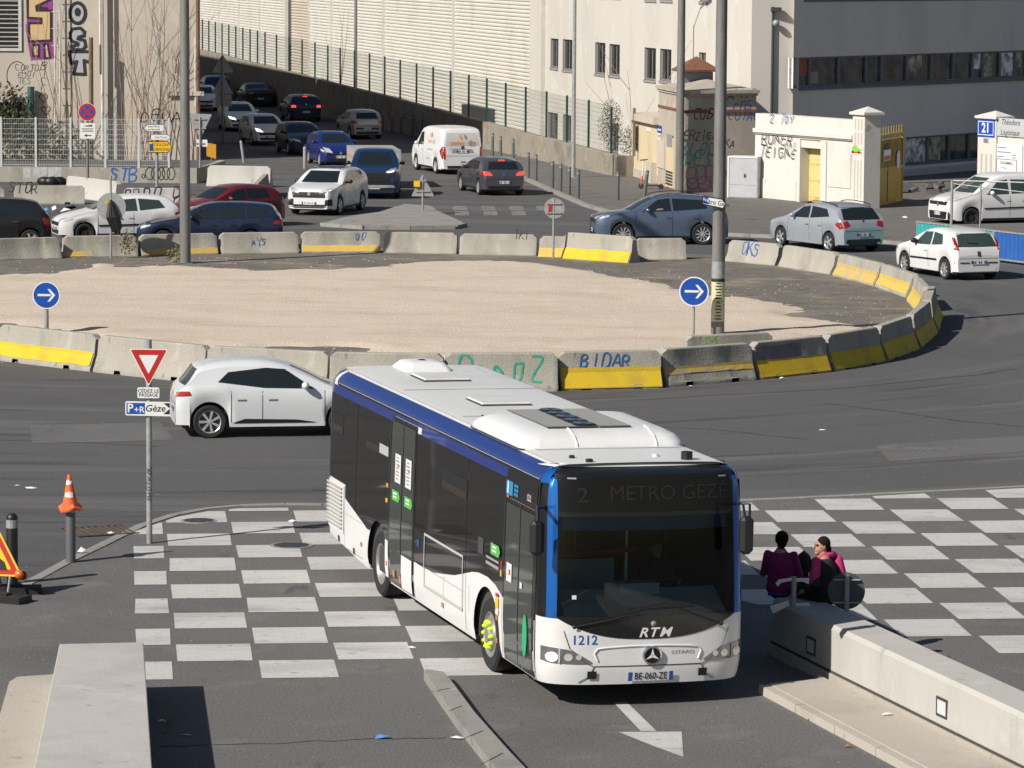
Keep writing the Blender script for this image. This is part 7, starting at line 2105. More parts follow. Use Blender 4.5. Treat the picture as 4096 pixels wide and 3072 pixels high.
# white van with orange lettering
def fvan(root, decal, W, zr): pass
hd = (-.30, .95)
q = G(1850, 699)
root, decal, X, bvh = car('white delivery van with orange lettering on its back, seen from behind', 'van', 'van', along(q, hd, 2.45), hd, P_WHITE, wheel='steel', rimm=ALLOY, tail=[(.78, .66), (.93, .66), (.92, 1.18), (.80, 1.18)], handle=True, plate=(None, None), H=1.99)
decal('rear_window', mat('grey_film_window', (.48, .48, .48), .25), 'rear', ((-.74, 1.22), (.74, 1.22), (.66, 1.76), (-.66, 1.76)), nu=10, nv=6)
ORL = mat('orange_lettering', (.72, .28, .04), .5); ORD = mat('brown_lettering', (.42, .2, .09), .5)
def drear(s, size, m, u, z, sx=1.0, bold=0.0):
    vs, fs = text_pts(s, size, bold, 0)
    pts = []
    for x, y in vs:
        o = Vector((-6, -(u + x * sx), z + y)); hit, n, _, _ = bvh.ray_cast(o, Vector((1, 0, 0)))
        pts.append(hit + Vector((-.03, 0, .0)))
    MB().add(pts, fs).build('lettering', m, root)
drear('sene', .30, ORL, -.26, 1.36, 1.15, .004); drear('do', .30, ORD, .40, 1.36, 1.15, .004); drear('france', .09, ORD, .38, 1.245); drear('www.senedo.fr', .08, GREYINK, -.32, 1.15, 1.2)
drear('TRANSPORTER', .06, GREYINK, -.45, 1.09)
def swirl(fnp, cx, cz, r, nm='logo'):
    for k, (m, a0) in enumerate(((ORL, 2.2), (ORD, 5.34))):
        b = MB(); n = 10; outer = []; inner = []
        for i in range(n + 1):
            a = a0 + 2.3 * i / n; t = i / n
            outer.append(fnp(cx + r * math.cos(a), cz + r * .8 * math.sin(a))); ri = r * (1 - .62 * math.sin(PI * t) ** .8)
            inner.append(fnp(cx + ri * math.cos(a), cz + ri * .8 * math.sin(a)))
        b.grid([outer, inner]).build(nm, m, root)
def frp(u, z):
    hit, n, _, _ = bvh.ray_cast(Vector((-6, -u, z)), Vector((1, 0, 0))); return hit + Vector((-.03, 0, 0))
swirl(frp, .02, 1.60, .16)
def flp(t, z):
    hit, n, _, _ = bvh.ray_cast(Vector((X(t), 4, z)), Vector((0, -1, 0))); return hit + Vector((0, .02, 0))
swirl(flp, 3.2, 1.62, .17)
for s_, u, z, size in (('sene', 3.05, 1.36, .28), ('do', 3.62, 1.36, .28), ('www.senedo.fr', 3.2, 1.02, .12), ('AGENCE', 2.9, .62, .10)):
    vs, fs = text_pts(s_, size); MB().add([flp(u + x, z + y) for x, y in vs], fs).build('lettering', {'sene': ORL, 'do': ORD}.get(s_, GREYINK), root)
decal('emblem', DKGREY, 'rear', ((-.06, 1.09), (.06, 1.09), (.06, 1.21), (-.06, 1.21)), off=.02, nu=2, nv=2)
decal('plate_recess', SIGNBK, 'rear', ((-.5, .93), (.5, .93), (.42, 1.08), (-.42, 1.08)), off=.008, nu=6, nv=1)
decal('step_slot', INK, 'rear', ((-.14, .52), (.08, .52), (.08, .56), (-.14, .56)), off=.01, nu=2, nv=1)

# grey coupe braking behind the van
hd = (-.26, .965)
q = G(2015, 783)
car('dark grey hatchback braking behind the white van', 'car', 'hatch', along(q, hd, 2.1), hd, P_GREY, L=4.3, W=1.80, H=1.43, wheel='five', brake=True, plate=(None, None), rear=emblem(), doors=2, tail=[(.52, .78), (.90, .80), (.94, .95), (.62, .90)])
# shaded queue up the street
GQ = 'cars queuing and circling the roundabout'
hd = (-.27, .96); car('silver hatchback with a black bumper strip in the shaded street', 'car', 'hatch', along(G(1470, 557), hd, 1.95), hd, P_DSILV, L=3.9, W=1.67, H=1.46, rear=lambda r_, d, W, z: d('bumper_strip', BLACK, 'rear', ((-.72, .50), (.72, .50), (.72, .58), (-.72, .58)), off=.014, nu=8, nv=1), wheel='steel', doors=2)
hd = (-.22, .975); car('black hatchback with its brake lights on in the shaded street', 'car', 'hatch', along(G(1225, 488), hd, 2.1), hd, P_DBLUE, L=4.28, W=1.81, H=1.49, brake=True, rear=emblem(CHROME, -.05, .05), doors=4, tail=[(.64, .82), (.92, .80), (.94, .93), (.66, .93)])
hd = (-.22, .975); car('dark saloon ahead of the braking hatchback in the shaded street', 'car', 'sedan', along(G(1042, 428), hd, 2.2), hd, P_BLACK, W=1.84, doors=4, brake=False, tail=[(.46, .82), (.90, .80), (.92, .92), (.46, .92)])
hd = (-.2, .98); car('dark blue hatchback farthest up the shaded street', 'car', 'hatch', along(G(872, 398), hd, 2.0), hd, P_BLUE, L=4.2, W=1.8, H=1.5, doors=4)
hd = (.24, -.97); car('bright blue hatchback waiting behind the pickup', 'car', 'hatch', along(G(1362, 668), hd, -1.9), hd, P_BLUE, L=3.95, W=1.7, H=1.46, wheel='five', front=emblem_front(), doors=4, head=[(.40, .60), (.82, .66), (.86, .86), (.56, .80)])
hd = (.26, -.965); car('near black hatchback queuing behind the bright blue one', 'car', 'hatch', along(G(1235, 622), hd, -2), hd, P_DBLUE, L=4.0, W=1.72, H=1.46, doors=4)
hd = (.27, -.96); car('white hatchback with lit headlamps, first of the white oncoming queue', 'car', 'hatch', along(G(1085, 583), hd, -1.95), hd, P_WHITE, L=3.96, W=1.74, H=1.46, lampon=True, doors=4, head=[(.45, .66), (.80, .70), (.84, .84), (.62, .80)])
hd = (.2, -.98); car('white hatchback behind the first oncoming white one, partly behind the triangle signs', 'car', 'hatch', along(G(972, 527), hd, -2.0), hd, P_WHITE, L=4.2, W=1.78, H=1.47, lampon=True, doors=4)
hd = (.1, -.99); car('white hatchback mostly hidden by the corner of the beige building', 'car', 'hatch', along(G(812, 446), hd, -2.0), hd, P_WHITE, L=4.1, W=1.75, H=1.47, doors=4)

# white minivan on the right with a side seen
def fkan(root, decal, W, zf):
    decal('front_bumper', BLACK, 'front', ((-.88, .26), (.88, .26), (.9, .52), (-.9, .52)), off=.012, nu=10, nv=2); emblem_front(-.2)(root, decal, W, zf)
hd = (-.93, -.37)
q = G(3720, 897)
car('white delivery van parked behind the teal hoarding at the right edge', 'van', 'minivan', along(G(3735, 903), hd, -2.25), hd, P_WHITE, wheel='steel', rimm=RUBBER, front=fkan, moulding=.60, glass=GLASSG, plates=(True, True), doors=4)
# ================================================================== the bus
BTH = 1.8465
bus = thing('city_bus', 'white, blue and black city bus crossing the checkered squares', 'bus', (1.6405, 45.7031, 0))
bus.rotation_euler = (Matrix.Rotation(BTH + PI, 4, 'Z') @ Matrix.Rotation(-.0115, 4, 'X')).to_euler()
bus.scale = (1, 1.034, .982)
bus.location = Vector((1.6405, 45.7031, 0)) + Vector((-math.sin(BTH + PI), math.cos(BTH + PI), 0)) * .05
BW = layered('bus_white_paint', [((.69, .69, .685), 0, 0, 0, S1), ((.63, .625, .61), .9, .5, .2, (.6, 1, 1)), ((.54, .52, .49), 2.2, .66, .08, (.5, 1, 2)), ((.45, .43, .40), 9, .73, .03, S1)], rough=.3, bump=0, fine=.02, spec=.55)
BROOF = layered('bus_roof_paint', [((.63, .63, .62), 0, 0, 0, S1), ((.55, .545, .53), .7, .5, .2, (1, 1, 1)), ((.48, .47, .44), 2.5, .66, .08, (.4, 1.5, 1))], rough=.42, bump=0, fine=.03, spec=.5)
BBLUE = paint('bus_blue_paint', (.010, .032, .185), .1, .35)
BBLUEM = paint('bus_bright_blue_pillar', (.01, .13, .48), .45, .25)
BGLASS = mat('tinted_bus_glass', (.012, .011, .0105), .05, spec=.45)
BBLK = mat('bus_black_gloss', (.012, .012, .013), .12, spec=.5)
BGREY = mat('louvre_grey', (.42, .42, .40), .6)
GREENS = mat('green_sticker', (.10, .42, .08), .5)
GREEND = mat('green_door_disc', (.02, .38, .16), .5)
STICK = mat('white_sticker', (.62, .62, .63), .5)
INTG = mat('interior_grey', (.36, .37, .36), .8)
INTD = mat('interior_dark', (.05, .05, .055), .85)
LIME = mat('lime_wheel_nut_marker', (.62, .80, .03), .5)
def glassmat(name, tint, refl):
    m = bpy.data.materials.new(name); m.use_nodes = True
    n = m.node_tree.nodes; l = m.node_tree.links; n.clear()
    o = n.new('ShaderNodeOutputMaterial'); mx = n.new('ShaderNodeMixShader'); tr = n.new('ShaderNodeBsdfTransparent'); gl = n.new('ShaderNodeBsdfGlossy'); fr = n.new('ShaderNodeFresnel')
    tr.inputs[0].default_value = (*tint, 1); gl.inputs['Roughness'].default_value = .02; fr.inputs[0].default_value = refl
    l.new(fr.outputs[0], mx.inputs[0]); l.new(tr.outputs[0], mx.inputs[1]); l.new(gl.outputs[0], mx.inputs[2]); l.new(mx.outputs[0], o.inputs[0])
    return m
WSG = glassmat('windscreen_glass', (.50, .66, .72), 1.5)  # bluish tint stands in for the sky reflection on the windscreen

SP = [(.28, 1.225), (.34, 1.25), (.5, 1.27), (.7, 1.275), (1.1, 1.275), (2.4, 1.255), (2.66, 1.245), (2.82, 1.225), (2.88, 1.205), (2.94, 1.15), (2.985, 1.06), (3.005, .95)]
def sy(z): return interp(SP, z)
BL = 11.95
def bp_(l, s, z): return Vector((-l, s, z))
AX = (2.705, 8.57)
ARB = .63
def zbot(l):
    z = .30 if l < 9.4 else .30 + (l - 9.4) * .085
    for a in AX:
        if abs(l - a) < ARB: z = max(z, .48 + math.sqrt(max(0, ARB ** 2 - (l - a) ** 2)))
    return z
# front surface: depth behind the nose at half width s and height z
def fl(s, z):
    w = sy(min(max(z, .3), 2.9))
    q = min(1.0, abs(s) / w)
    bow = .10 * q * q + .36 * (1 - (1 - q ** 7) ** (1 / 2.2))
    lean = .14 * max(0, (z - 1.0) / 1.9) ** 1.4 + (.35 * max(0, (z - 2.90) / .1) ** 2 if z > 2.9 else 0) + .03 * max(0, (.5 - z) / .2)
    return bow + lean
ls = sorted({.5, .62, .9, 1.3, 1.7, 2.0, 3.5, 4.5, 5.5, 6.5, 7.5, 9.4, 10, 11, 11.6, 11.85, 11.95, *[a + ARB * math.cos(PI * k / 18) * .9999 for a in AX for k in range(19)], *[a + sg * (ARB + .01) for a in AX for sg in (1, -1)]})
rows = []
for l in ls:
    e = max(0, 1 - (BL - l) / .35) ** 2 * .10
    half = [(sy(max(z, .3)) - e, z) for z in [zbot(l), max(zbot(l) + .02, .4), max(zbot(l) + .04, .6), max(zbot(l) + .06, 1.1), 1.4, 2.4, 2.66, 2.82, 2.88, 2.94, 2.985, 3.005]] + [(.5, 3.02), (0, 3.03)]
    half = [(s, z - e * .6 * (z > 2.6)) for s, z in half]
    rows.append([bp_(l, -s, z) for s, z in half] + [bp_(l, s, z) for s, z in reversed(half[:-1])])
b = MB().grid(rows); b.poly(list(reversed(rows[-1])))
b.build('body_shell', BW, bus, smooth=30)
def sgrid(nm, m, sgn, lst, zlo, zhi, off, parent=None, nz=None):
    """sheet on a flank following its profile between zlo(l) and zhi(l)"""
    rows = []
    nz = nz or 10
    for j in range(nz + 1):
        row = []
        for l in lst:
            z = lerp(zlo(l), zhi(l), j / nz)
            e = max(0, 1 - (BL - l) / .35) ** 2 * .10
            row.append(bp_(l, sgn * (sy(z) + off - e), z))
        rows.append(row)
    return MB().grid(rows).build(nm, m, parent or bus, smooth=30)
def lin(a, c, n=12): return [a + (c - a) * k / n for k in range(n + 1)]
K = lambda v: (lambda l: v)
def srect(nm, m, l0, l1, z0, z1, off=.012, sgn=-1, parent=None, n=4): return sgrid(nm, m, sgn, lin(l0, l1, n), K(z0), K(z1), off, parent, nz=4)
wave = [(1.9, 1.10), (2.3, 1.21), (2.66, 1.25), (3.1, 1.24), (3.41, 1.20), (3.87, 1.10), (4.3, 1.01), (4.9, .93), (5.4, .87), (5.88, .85), (6.5, .85)]
rearw = [(7.95, .90), (9.22, .90), (9.25, .91), (10.62, 1.16), (10.621, 1.36), (11.93, 1.37)]
TOPB = 2.66
# black glazing of the door side, panel by panel between the joints
for (l0, l1, zl, nm) in ((1.92, 3.74, lambda l: interp(wave, l), 'side_window'), (3.76, 6.48, lambda l: interp(wave, l), 'side_window'), (7.92, 9.94, lambda l: max(.90 if l < 9.25 else interp(rearw, l), zbot(l)), 'side_window'), (9.96, 11.9, lambda l: interp(rearw, l), 'side_window')):
    pts = sorted({*lin(l0, l1, 30), *[q for q in (10.619, 10.623) if l0 < q < l1]})
    w_ = sgrid(nm, BGLASS, -1, pts, zl, K(TOPB), .006)
    # tip-up hopper pane in each
    hp = {1.92: None, 3.76: (3.78, 5.07), 7.92: (8.02, 9.40), 9.96: (10.82, 11.56)}[l0]
    if hp:
        h_ = srect('hopper_opening', INK, hp[0], hp[1], 2.10, 2.37, .009, parent=w_)
        fr_ = MB()
        srect('hopper_pane', mat('hopper_pane_tint', (.03, .024, .02), .1) if l0 == 3.76 else bpy.data.materials['hopper_pane_tint'], hp[0] + .03, hp[1] - .03, 2.10, 2.20, .012, parent=w_)
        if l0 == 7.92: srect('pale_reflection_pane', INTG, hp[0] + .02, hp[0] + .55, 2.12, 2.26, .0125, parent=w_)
# other flank: plain glazing band
sgrid('side_window', BGLASS, 1, lin(.6, 11.9, 40), lambda l: max(1.05, zbot(l)), K(TOPB), .006)
sgrid('blue_band', BBLUE, 1, lin(.52, 11.9, 20), K(TOPB), K(2.80), .008)
# blue bands
for (l0, l1) in ((1.92, 6.28), (7.80, 11.9)): sgrid('blue_band', BBLUE, -1, lin(l0, l1, 20), K(TOPB), K(2.79), .008)
sgrid('blue_band', BBLUE, -1, lin(6.29, 7.79, 6), K(2.75), K(2.79), .008)
sgrid('rain_gutter', BBLK, -1, lin(.5, 11.85, 20), K(2.792), K(2.825), .012)
for sgn in (-1, 1): sgrid('cant_rail', BBLUE, sgn, lin(.5, 11.88, 24), K(2.828), K(2.985), .006)
b = MB()
rr = []
for l in [.42] + lin(.52, 11.8, 20):
    rr.append([bp_(l, s, 3.028 + .006 - .012 * (s / 1.0) ** 2 - (.012 if abs(s) > .9 else 0)) for s in (-1.02, -.9, -.5, 0, .5, .9, 1.02)])
b.grid(rr).build('roof_skin', BROOF, bus, smooth=40)
# front end -------------------------------------------------------------
def fp(s, z, off=0.0):
    k = 1 + off / 1.27
    return bp_(fl(s, z) - off, s * k, z)
def fgrid(nm, m, ss, zlo, zhi, off=0.0, nz=8, parent=None):
    return MB().grid([[fp(s, lerp(zlo(s), zhi(s), j / nz), off) for s in ss] for j in range(nz + 1)]).build(nm, m, parent or bus, smooth=40)
def S_(a, c, n=24): return [a + (c - a) * k / n for k in range(n + 1)]
full = [1.2749 * math.sin(PI / 2 * (k / 24)) * 1.0 for k in range(-24, 25)]
def rows_full(z0, z1, n=8, off=0):
    return [[fp(s * sy(z) / 1.275, z, off) for s in full] for z in [lerp(z0, z1, j / n) for j in range(n + 1)]]
MB().grid(rows_full(.30, 1.14, 12)).build('front_panel', BW, bus, smooth=40)
MB().grid([[bp_(fl(s, .3), s, .30) for s in full], [bp_(.7, s * .98, .30) for s in full]]).build('bumper_underside', INTD, bus)
MB().grid(rows_full(2.90, 2.985, 4)).build('roof_front', BBLK, bus, smooth=40)
MB().grid([[fp(s * .93, 2.985) for s in full], [bp_(.55, s * .82, 3.025) for s in full]]).build('roof_edge', BROOF, bus, smooth=50)
def zscr(s): return .87 + .27 * min(1.0, abs(s) / 1.10) ** 2.6
ss = S_(-1.10, 1.10, 28)
fgrid('black_apron', BBLK, ss, zscr, K(1.16), .006, 4)
fgrid('windscreen', WSG, ss, K(1.16), K(2.40), .006, 12)
fgrid('destination_glass', mat('destination_glass', (.010, .0095, .009), .25, spec=.3), S_(-1.08, 1.08, 24), K(2.46), K(2.88), .010, 5)
fgrid('header_band', BBLK, ss, K(2.40), K(2.92), .006, 4)
LEDR = mat('dim_led_text', (.011, .0065, .005), .8)
text('2', .26, LEDR, lambda u, z, o=0: fp(u, z, .014), -.80, 2.66, 0, bus, 'lettering', .0, 1.2)
text('METRO GEZE', .26, LEDR, lambda u, z, o=0: fp(u, z, .014), .25, 2.68, 0, bus, 'lettering', .0, .95)
for s in (-.92, .92): fgrid('marker_lamp', SIGNBK, S_(s - .05, s + .05, 2), K(2.865), K(2.885), .016, 1)
for sg in (-1, 1):
    lo, hi = (1.10, 1.205)
    sg_s = [sg * (lo + (hi - lo) * math.sin(PI / 2 * k / 10)) for k in range(11)]
    if sg < 0: sg_s = sg_s[::-1]
    MB().grid([[fp(s * sy(z) / 1.275, z, .008) for s in sg_s] for z in lin(1.14, 2.985, 14)]).build('corner_pillar', BBLUEM, bus, smooth=50)
    sg_s = [sg * (1.205 + .0699 * math.sin(PI / 2 * k / 10)) for k in range(11)]
    if sg < 0: sg_s = sg_s[::-1]
    MB().grid([[fp(s * sy(z) / 1.275, z, .006) for s in sg_s] for z in lin(1.14, 2.80, 14)]).build('corner_glass', BBLK, bus, smooth=50)
    MB().grid([[fp(s * sy(z) / 1.275, z, .008) for s in sg_s] for z in lin(2.80, 2.985, 5)]).build('corner_cap', BBLUEM, bus, smooth=50)
# between pillar and door: black return
srect('front_quarter', BBLK, .46, .53, 1.06, 2.79, .010)
srect('front_quarter', BBLK, .46, .60, 1.06, 2.79, .010, sgn=1)
# lamps, badge, plate, seams
def fpoly(nm, m, pts, off, parent=None):
    return MB().poly([fp(s, z, off) for s, z in pts]).build(nm, m, parent or bus)
for sg in (-1, 1):
    top_ = lambda s, sg=sg: interp([(.68, .585), (.80, .665), (.95, .745), (1.10, .765), (1.25, .78)], abs(s)); bot_ = lambda s: interp([(.68, .572), (.8, .565), (1.15, .575), (1.25, .60)], abs(s))
    hl_ = fgrid('headlight', mat('headlight_lens', (.20, .205, .21), .08, .4, coat=1) if sg < 0 else bpy.data.materials['headlight_lens'], [sg * (.69 + (1.245 - .69) * k / 12) for k in range(13)][::sg], bot_, top_, .008, 5)
    for (s, r_, m_) in ((1.14, .062, LAMPON if sg < 0 else LAMP), (.96, .05, LAMP), (.84, .036, LAMP)):
        MB().poly([fp(sg * s + r_ * math.cos(k * PI / 8), .652 + r_ * math.sin(k * PI / 8) * .95, .014) for k in range(16)]).build('lamp', m_, hl_)
    MB().grid([[fp(sg * 1.05, z, .016), fp(sg * 1.07, z, .016)][::sg] for z in (.575, .76)]).build('lamp_divider', BGREY, hl_)
    fgrid('tow_cover', BLACK, S_(sg * .68 - .055, sg * .68 + .055, 3), K(.375), K(.475), .016, 2)
    # panel joints
    jm = MB()
    for a, c in (((.66, .53), (.76, .58)), ((.76, .585), (.86, .69)), ((.86, .69), (.95, .76)), ((.95, .76), (1.02, .98)), ((.66, .53), (.72, .40)), ((.72, .40), (.84, .33))):
        p0, p1 = fp(sg * a[0], a[1], .007), fp(sg * c[0], c[1], .007)
        jm.tube([p0, p1], .004, 4)
    jm.build('panel_joint', INK, bus)
jm = MB().tube([fp(s, .532, .002) for s in S_(-.66, .66, 12)], .006, 4); jm.build('panel_joint', INK, bus)
# raised lip round the badge recess
jm = MB().tube([fp(s, z, .006) for s, z in [(-.62, .60), (-.66, .70), (-.62, .755), (-.5, .77), (-.2, .785), (.2, .785), (.5, .77), (.62, .755), (.66, .70), (.62, .60)]], .010, 6); jm.build('grille_lip', BW, bus, smooth=60)
bd = MB().lathe([(.115, -.01), (.115, .018), (.095, .024), (.092, .008), (.0, .008)], 28, Matrix.Translation(fp(.04, .66, .01)) @ Matrix.Rotation(PI / 2, 4, 'Y')).build('badge', BLACK, bus, smooth=30)
MB().lathe([(.118, .0), (.118, .022), (.098, .026)], 28, Matrix.Translation(fp(.04, .66, .012)) @ Matrix.Rotation(PI / 2, 4, 'Y')).build('badge_ring', CHROME, bd, smooth=30)
sb = MB(); c0 = fp(.04, .66, .034)
for k in range(3):
    a = PI / 2 + k * 2 * PI / 3
    e = Vector((0, math.cos(a), math.sin(a))); f_ = Vector((0, -math.sin(a), math.cos(a)))
    sb.poly([c0 + e * .098, c0 + f_ * .02 + e * .012, c0 - f_ * .02 + e * .012])
    sb.poly([c0 + f_ * .02 + e * .012, c0 - f_ * .02 + e * .012, c0 - e * .012])
sb.build('badge_star', SIGNW, bd)
ff = lambda u, z, o=0: fp(u, z, .009)
fw_ = lambda u, z, o=0: fp(u, z, .003)
for k, ch in enumerate('RTM'): text(ch, .165, SIGNW, ff, -.075 + k * .12 + (.03 if k == 2 else 0), .945, 0, bus, 'lettering', .02, 1.1, 0, .3)
text('1212', .165, SIGNB, fw_, -.78, .862, 0, bus, 'lettering', .012, .95)
text('CITARO', .06, GREYINK, fw_, .43, .685, 0, bus, 'lettering', .01, 1.35)
pl = fgrid('number_plate', PLATE, S_(-.245, .305, 4), K(.34), K(.455), .022, 1)
for s in (-.22, .28): fgrid('plate_band', EUBLUE, S_(s - .024, s + .024, 1), K(.34), K(.455), .025, 1, pl)
text('BE-060-ZE', .125, INK, lambda u, z, o=0: fp(u, z, .027), .03, .398, 0, pl, 'lettering', .012, .74)
# wipers
for (pts) in ([(-.89, 1.04), (-.5, 1.12), (0, 1.24), (.54, 1.27)], [(.89, 1.03), (.6, 1.15), (.2, 1.31), (-.25, 1.24)]):
    w_ = MB().tube([fp(s, z, .03) for s, z in pts], .012, 5).build('wiper', BLACK, bus)
    MB().lathe([(.0, .02), (.03, .0)], 10, Matrix.Translation(fp(*pts[0], .03)) @ Matrix.Rotation(PI / 2, 4, 'Y')).build('wiper_pivot', BLACK, w_)
MB().lathe([(.0, .012), (.035, .0)], 14, Matrix.Translation(fp(.05, 1.06, .012)) @ Matrix.Rotation(PI / 2, 4, 'Y')).build('washer_cap', SIGNBK, bus)
fgrid('sticker', STICK, S_(-.93, -.88, 1), K(1.38), K(1.43), .012, 1)
# mirrors
MB().box((-.02, -1.40, 2.17), (.14, .17, .44)).build('wing_mirror', BLACK, bus).modifiers.new('bevel', 'BEVEL').width = .05
MB().tube([bp_(.35, -1.22, 2.5), bp_(.05, -1.40, 2.55), bp_(.02, -1.40, 2.35)], .025, 6).build('mirror_arm', BLACK, bus)
MB().box((.16, 1.13, 2.17), (.14, .17, .48)).build('wing_mirror', BLACK, bus).modifiers.new('bevel', 'BEVEL').width = .05
MB().tube([bp_(.3, 1.15, 2.5), bp_(-.10, 1.10, 2.56), bp_(-.16, 1.11, 2.40)], .018, 6).tube([bp_(-.10, 1.10, 2.56), bp_(-.15, 1.17, 2.56), bp_(-.16, 1.17, 2.40)], .016, 6).build('mirror_arm', BLACK, bus)
DGL = mat('door_glass', (.045, .05, .046), .05, spec=.8)
# door 1 (front) and door 2
def door(l0, l1, z0, z1, lower=None, nm='passenger_door'):
    d_ = srect(nm, BBLK, l0, l1, z0, z1, .010)
    mid = (l0 + l1) / 2
    for (a, c) in ((l0 + .05, mid - .03), (mid + .03, l1 - .05)):
        srect('door_pane', DGL, a, c, z0 + .06, z1 - .06, .016, parent=d_)
    fr_ = MB()
    srect('door_post', DKGREY, mid - .015, mid + .015, z0, z1, .022, parent=d_, n=1)
    return d_
d1 = door(.535, 1.895, .32, 2.42)
srect('header_panel', BBLK, .53, 1.91, 2.425, 2.79, .010)
d2 = door(6.50, 7.90, .34, 2.745)
srect('door_lower_panel', BW, 6.54, 7.13, .36, .84, .02, parent=d2)
srect('body_trim', BW, 7.91, 8.10, .38, .92, .012)
for l in (6.49, 7.91, .528, 1.905): srect('door_edge', DKGREY, l - .008, l + .008, .33, 2.42 if l < 2 else 2.74, .024)
# threshold lights
for l, z in ((7.55, .50), (7.2, .47)): srect('marker_lamp', AMBER, l - .05, l + .05, z - .05, z + .05, .024)
for l, z in ((9.55, .62), (4.9, .50), (2.18, .80), (2.18, .50), (8.0, .58)): srect('marker_lamp', AMBER, l - .04, l + .04, z - .035, z + .035, .014)
sf = lambda u, z, o=0: bp_(-u, -(sy(z) + .026), z)
def st(u_l): return -u_l
# stickers
for l in (7.42, 6.825):
    s_ = srect('timetable_sticker', STICK, l - .16, l + .16, 1.83, 2.24, .024)
    lb_ = MB()
    for k in range(7):
        z = 2.18 - k * .05; w = .05 + .06 * ((k * 5) % 3) / 2
        lb_.quad(bp_(l + .05 + w / 2, -(sy(z) + .028), z), bp_(l + .05 - w / 2 - .06, -(sy(z) + .028), z), bp_(l + .05 - w / 2 - .06, -(sy(z) + .028), z + .018), bp_(l + .05 + w / 2, -(sy(z) + .028), z + .018))
    lb_.build('lettering', GREYINK, s_)
    srect('red_mark', SIGNR, l - .08, l + .0, 2.06, 2.09, .028, parent=s_)
def arrow_sticker(l, z, w=.44, h=.15):
    pts = [(l + w / 2, z - h / 2), (l - w / 2 + .07, z - h / 2), (l - w / 2, z), (l - w / 2 + .07, z + h / 2), (l + w / 2, z + h / 2)]
    a = MB().poly([bp_(q, -(sy(zz_) + .024), zz_) for q, zz_ in pts]).build('arrow_sticker', GREENS, bus)
    lb_ = MB()
    for k in (0, 1): lb_.quad(*[bp_(q, -(sy(zz_) + .027), zz_) for q, zz_ in ((l + w * .32, z + .02 - k * .05), (l - w * .12, z + .02 - k * .05), (l - w * .12, z + .045 - k * .05), (l + w * .32, z + .045 - k * .05))])
    lb_.build('lettering', SIGNW, a)
for l, z in ((7.49, 1.63), (6.78, 1.63), (2.28, 1.66)): arrow_sticker(l, z)
MB().poly([bp_(.84 + .10 * math.cos(k * PI / 12), -(sy(.8) + .027), .80 + .27 * math.sin(k * PI / 12)) for k in range(24)]).build('green_disc_sticker', GREEND, bus)
srect('white_sticker', STICK, 1.50, 1.74, 1.36, 1.60, .024); srect('red_mark', SIGNR, 1.56, 1.62, 1.45, 1.52, .027)
srect('white_sticker', STICK, 1.02, 1.12, 1.36, 1.44, .024)
text('1212', .12, SIGNW, lambda u, z, o=0: bp_(.86 - u, -(sy(z) + .02), z), 0, 2.54, 0, bus, 'lettering', .004, .8)
srect('city_crest', mat('crest_blue', (.03, .22, .45), .5), 1.60, 1.90, 2.46, 2.64, .018); srect('city_crest_panel', STICK, 1.78, 1.84, 2.48, 2.63, .021); srect('city_crest_panel', AMBER, 1.76, 1.86, 2.42, 2.455, .018)
for k in range(3):
    for j in range(2): srect('blue_tile', bpy.data.materials['crest_blue'], 1.36 + j * .1, 1.44 + j * .1, 2.48 + k * .055, 2.52 + k * .055, .018, n=1)
srect('warning_sticker', SIGNY, 2.10, 2.24, .92, 1.06, .014); srect('warning_sticker', SIGNR, 2.10, 2.24, 1.07, 1.12, .014); srect('warning_sticker', STICK, 2.10, 2.24, .84, .91, .014)
srect('route_notice', mat('pale_notice_strips', (.3, .3, .3), .6), 2.15, 2.75, 1.42, 1.46, .012); srect('route_notice', bpy.data.materials['pale_notice_strips'], 2.15, 2.75, 1.5, 1.53, .012); srect('route_notice', SIGNR, 2.0, 2.06, 1.46, 1.56, .012); srect('route_notice', SIGNY, 2.0, 2.06, 1.36, 1.44, .012)
srect('emergency_sticker', SIGNO, 8.0, 8.12, 1.68, 1.74, .012); srect('emergency_sticker', SIGNY, 8.02, 8.12, 1.46, 1.52, .012)
srect('disabled_sticker', SIGNB, 6.18, 6.28, 1.10, 1.20, .012)
srect('ticket_box', INTD, 2.9, 3.15, 1.5, 1.72, .012)
# grey trim frame round the ramp flap, white flank joints
fr = MB()
for (a, c, e, g) in ((3.86, 5.90, 1.31, 1.345), (3.86, 5.90, .585, .63), (3.86, 3.89, .63, 1.31), (5.87, 5.90, .63, 1.31)):
    sgrid('trim_strip', BGREY, -1, lin(a, c, 4), K(e), K(g), .014)
for (l0, l1, z0, z1) in ((3.72, 3.735, .36, 1.12), (3.55, 3.56, .62, 1.0), (4.85, 4.86, .63, .92), (3.87, 5.87, .86, .868), (9.5, 10.55, .40, .41), (10.64, 10.65, .40, 1.15), (9.5, 10.6, .93, .935)):
    sgrid('panel_joint', GREYINK, -1, lin(l0, l1, 4), K(z0), K(z1), .010, nz=2)
# louvre
lv = srect('louvre_frame', BW, 10.68, 11.86, .60, 1.33, .010, n=8)
lb_ = MB()
for k in range(11):
    z = .645 + k * .06
    lb_.grid([[bp_(l, -(sy(z) + .014), z) for l in (10.78, 11.4, 11.75)], [bp_(l, -(sy(z) + .03), z + .035) for l in (10.78, 11.4, 11.75)], [bp_(l, -(sy(z) + .014), z + .045) for l in (10.78, 11.4, 11.75)]])
lb_.build('louvre_slats', BGREY, lv)
for l, z in ((11.0, .47), (10.05, .42)): srect('catch', INK, l - .04, l + .03, z - .03, z + .07, .014)
srect('rear_marker', SIGNO, 11.90, 11.94, .85, 1.1, .03)
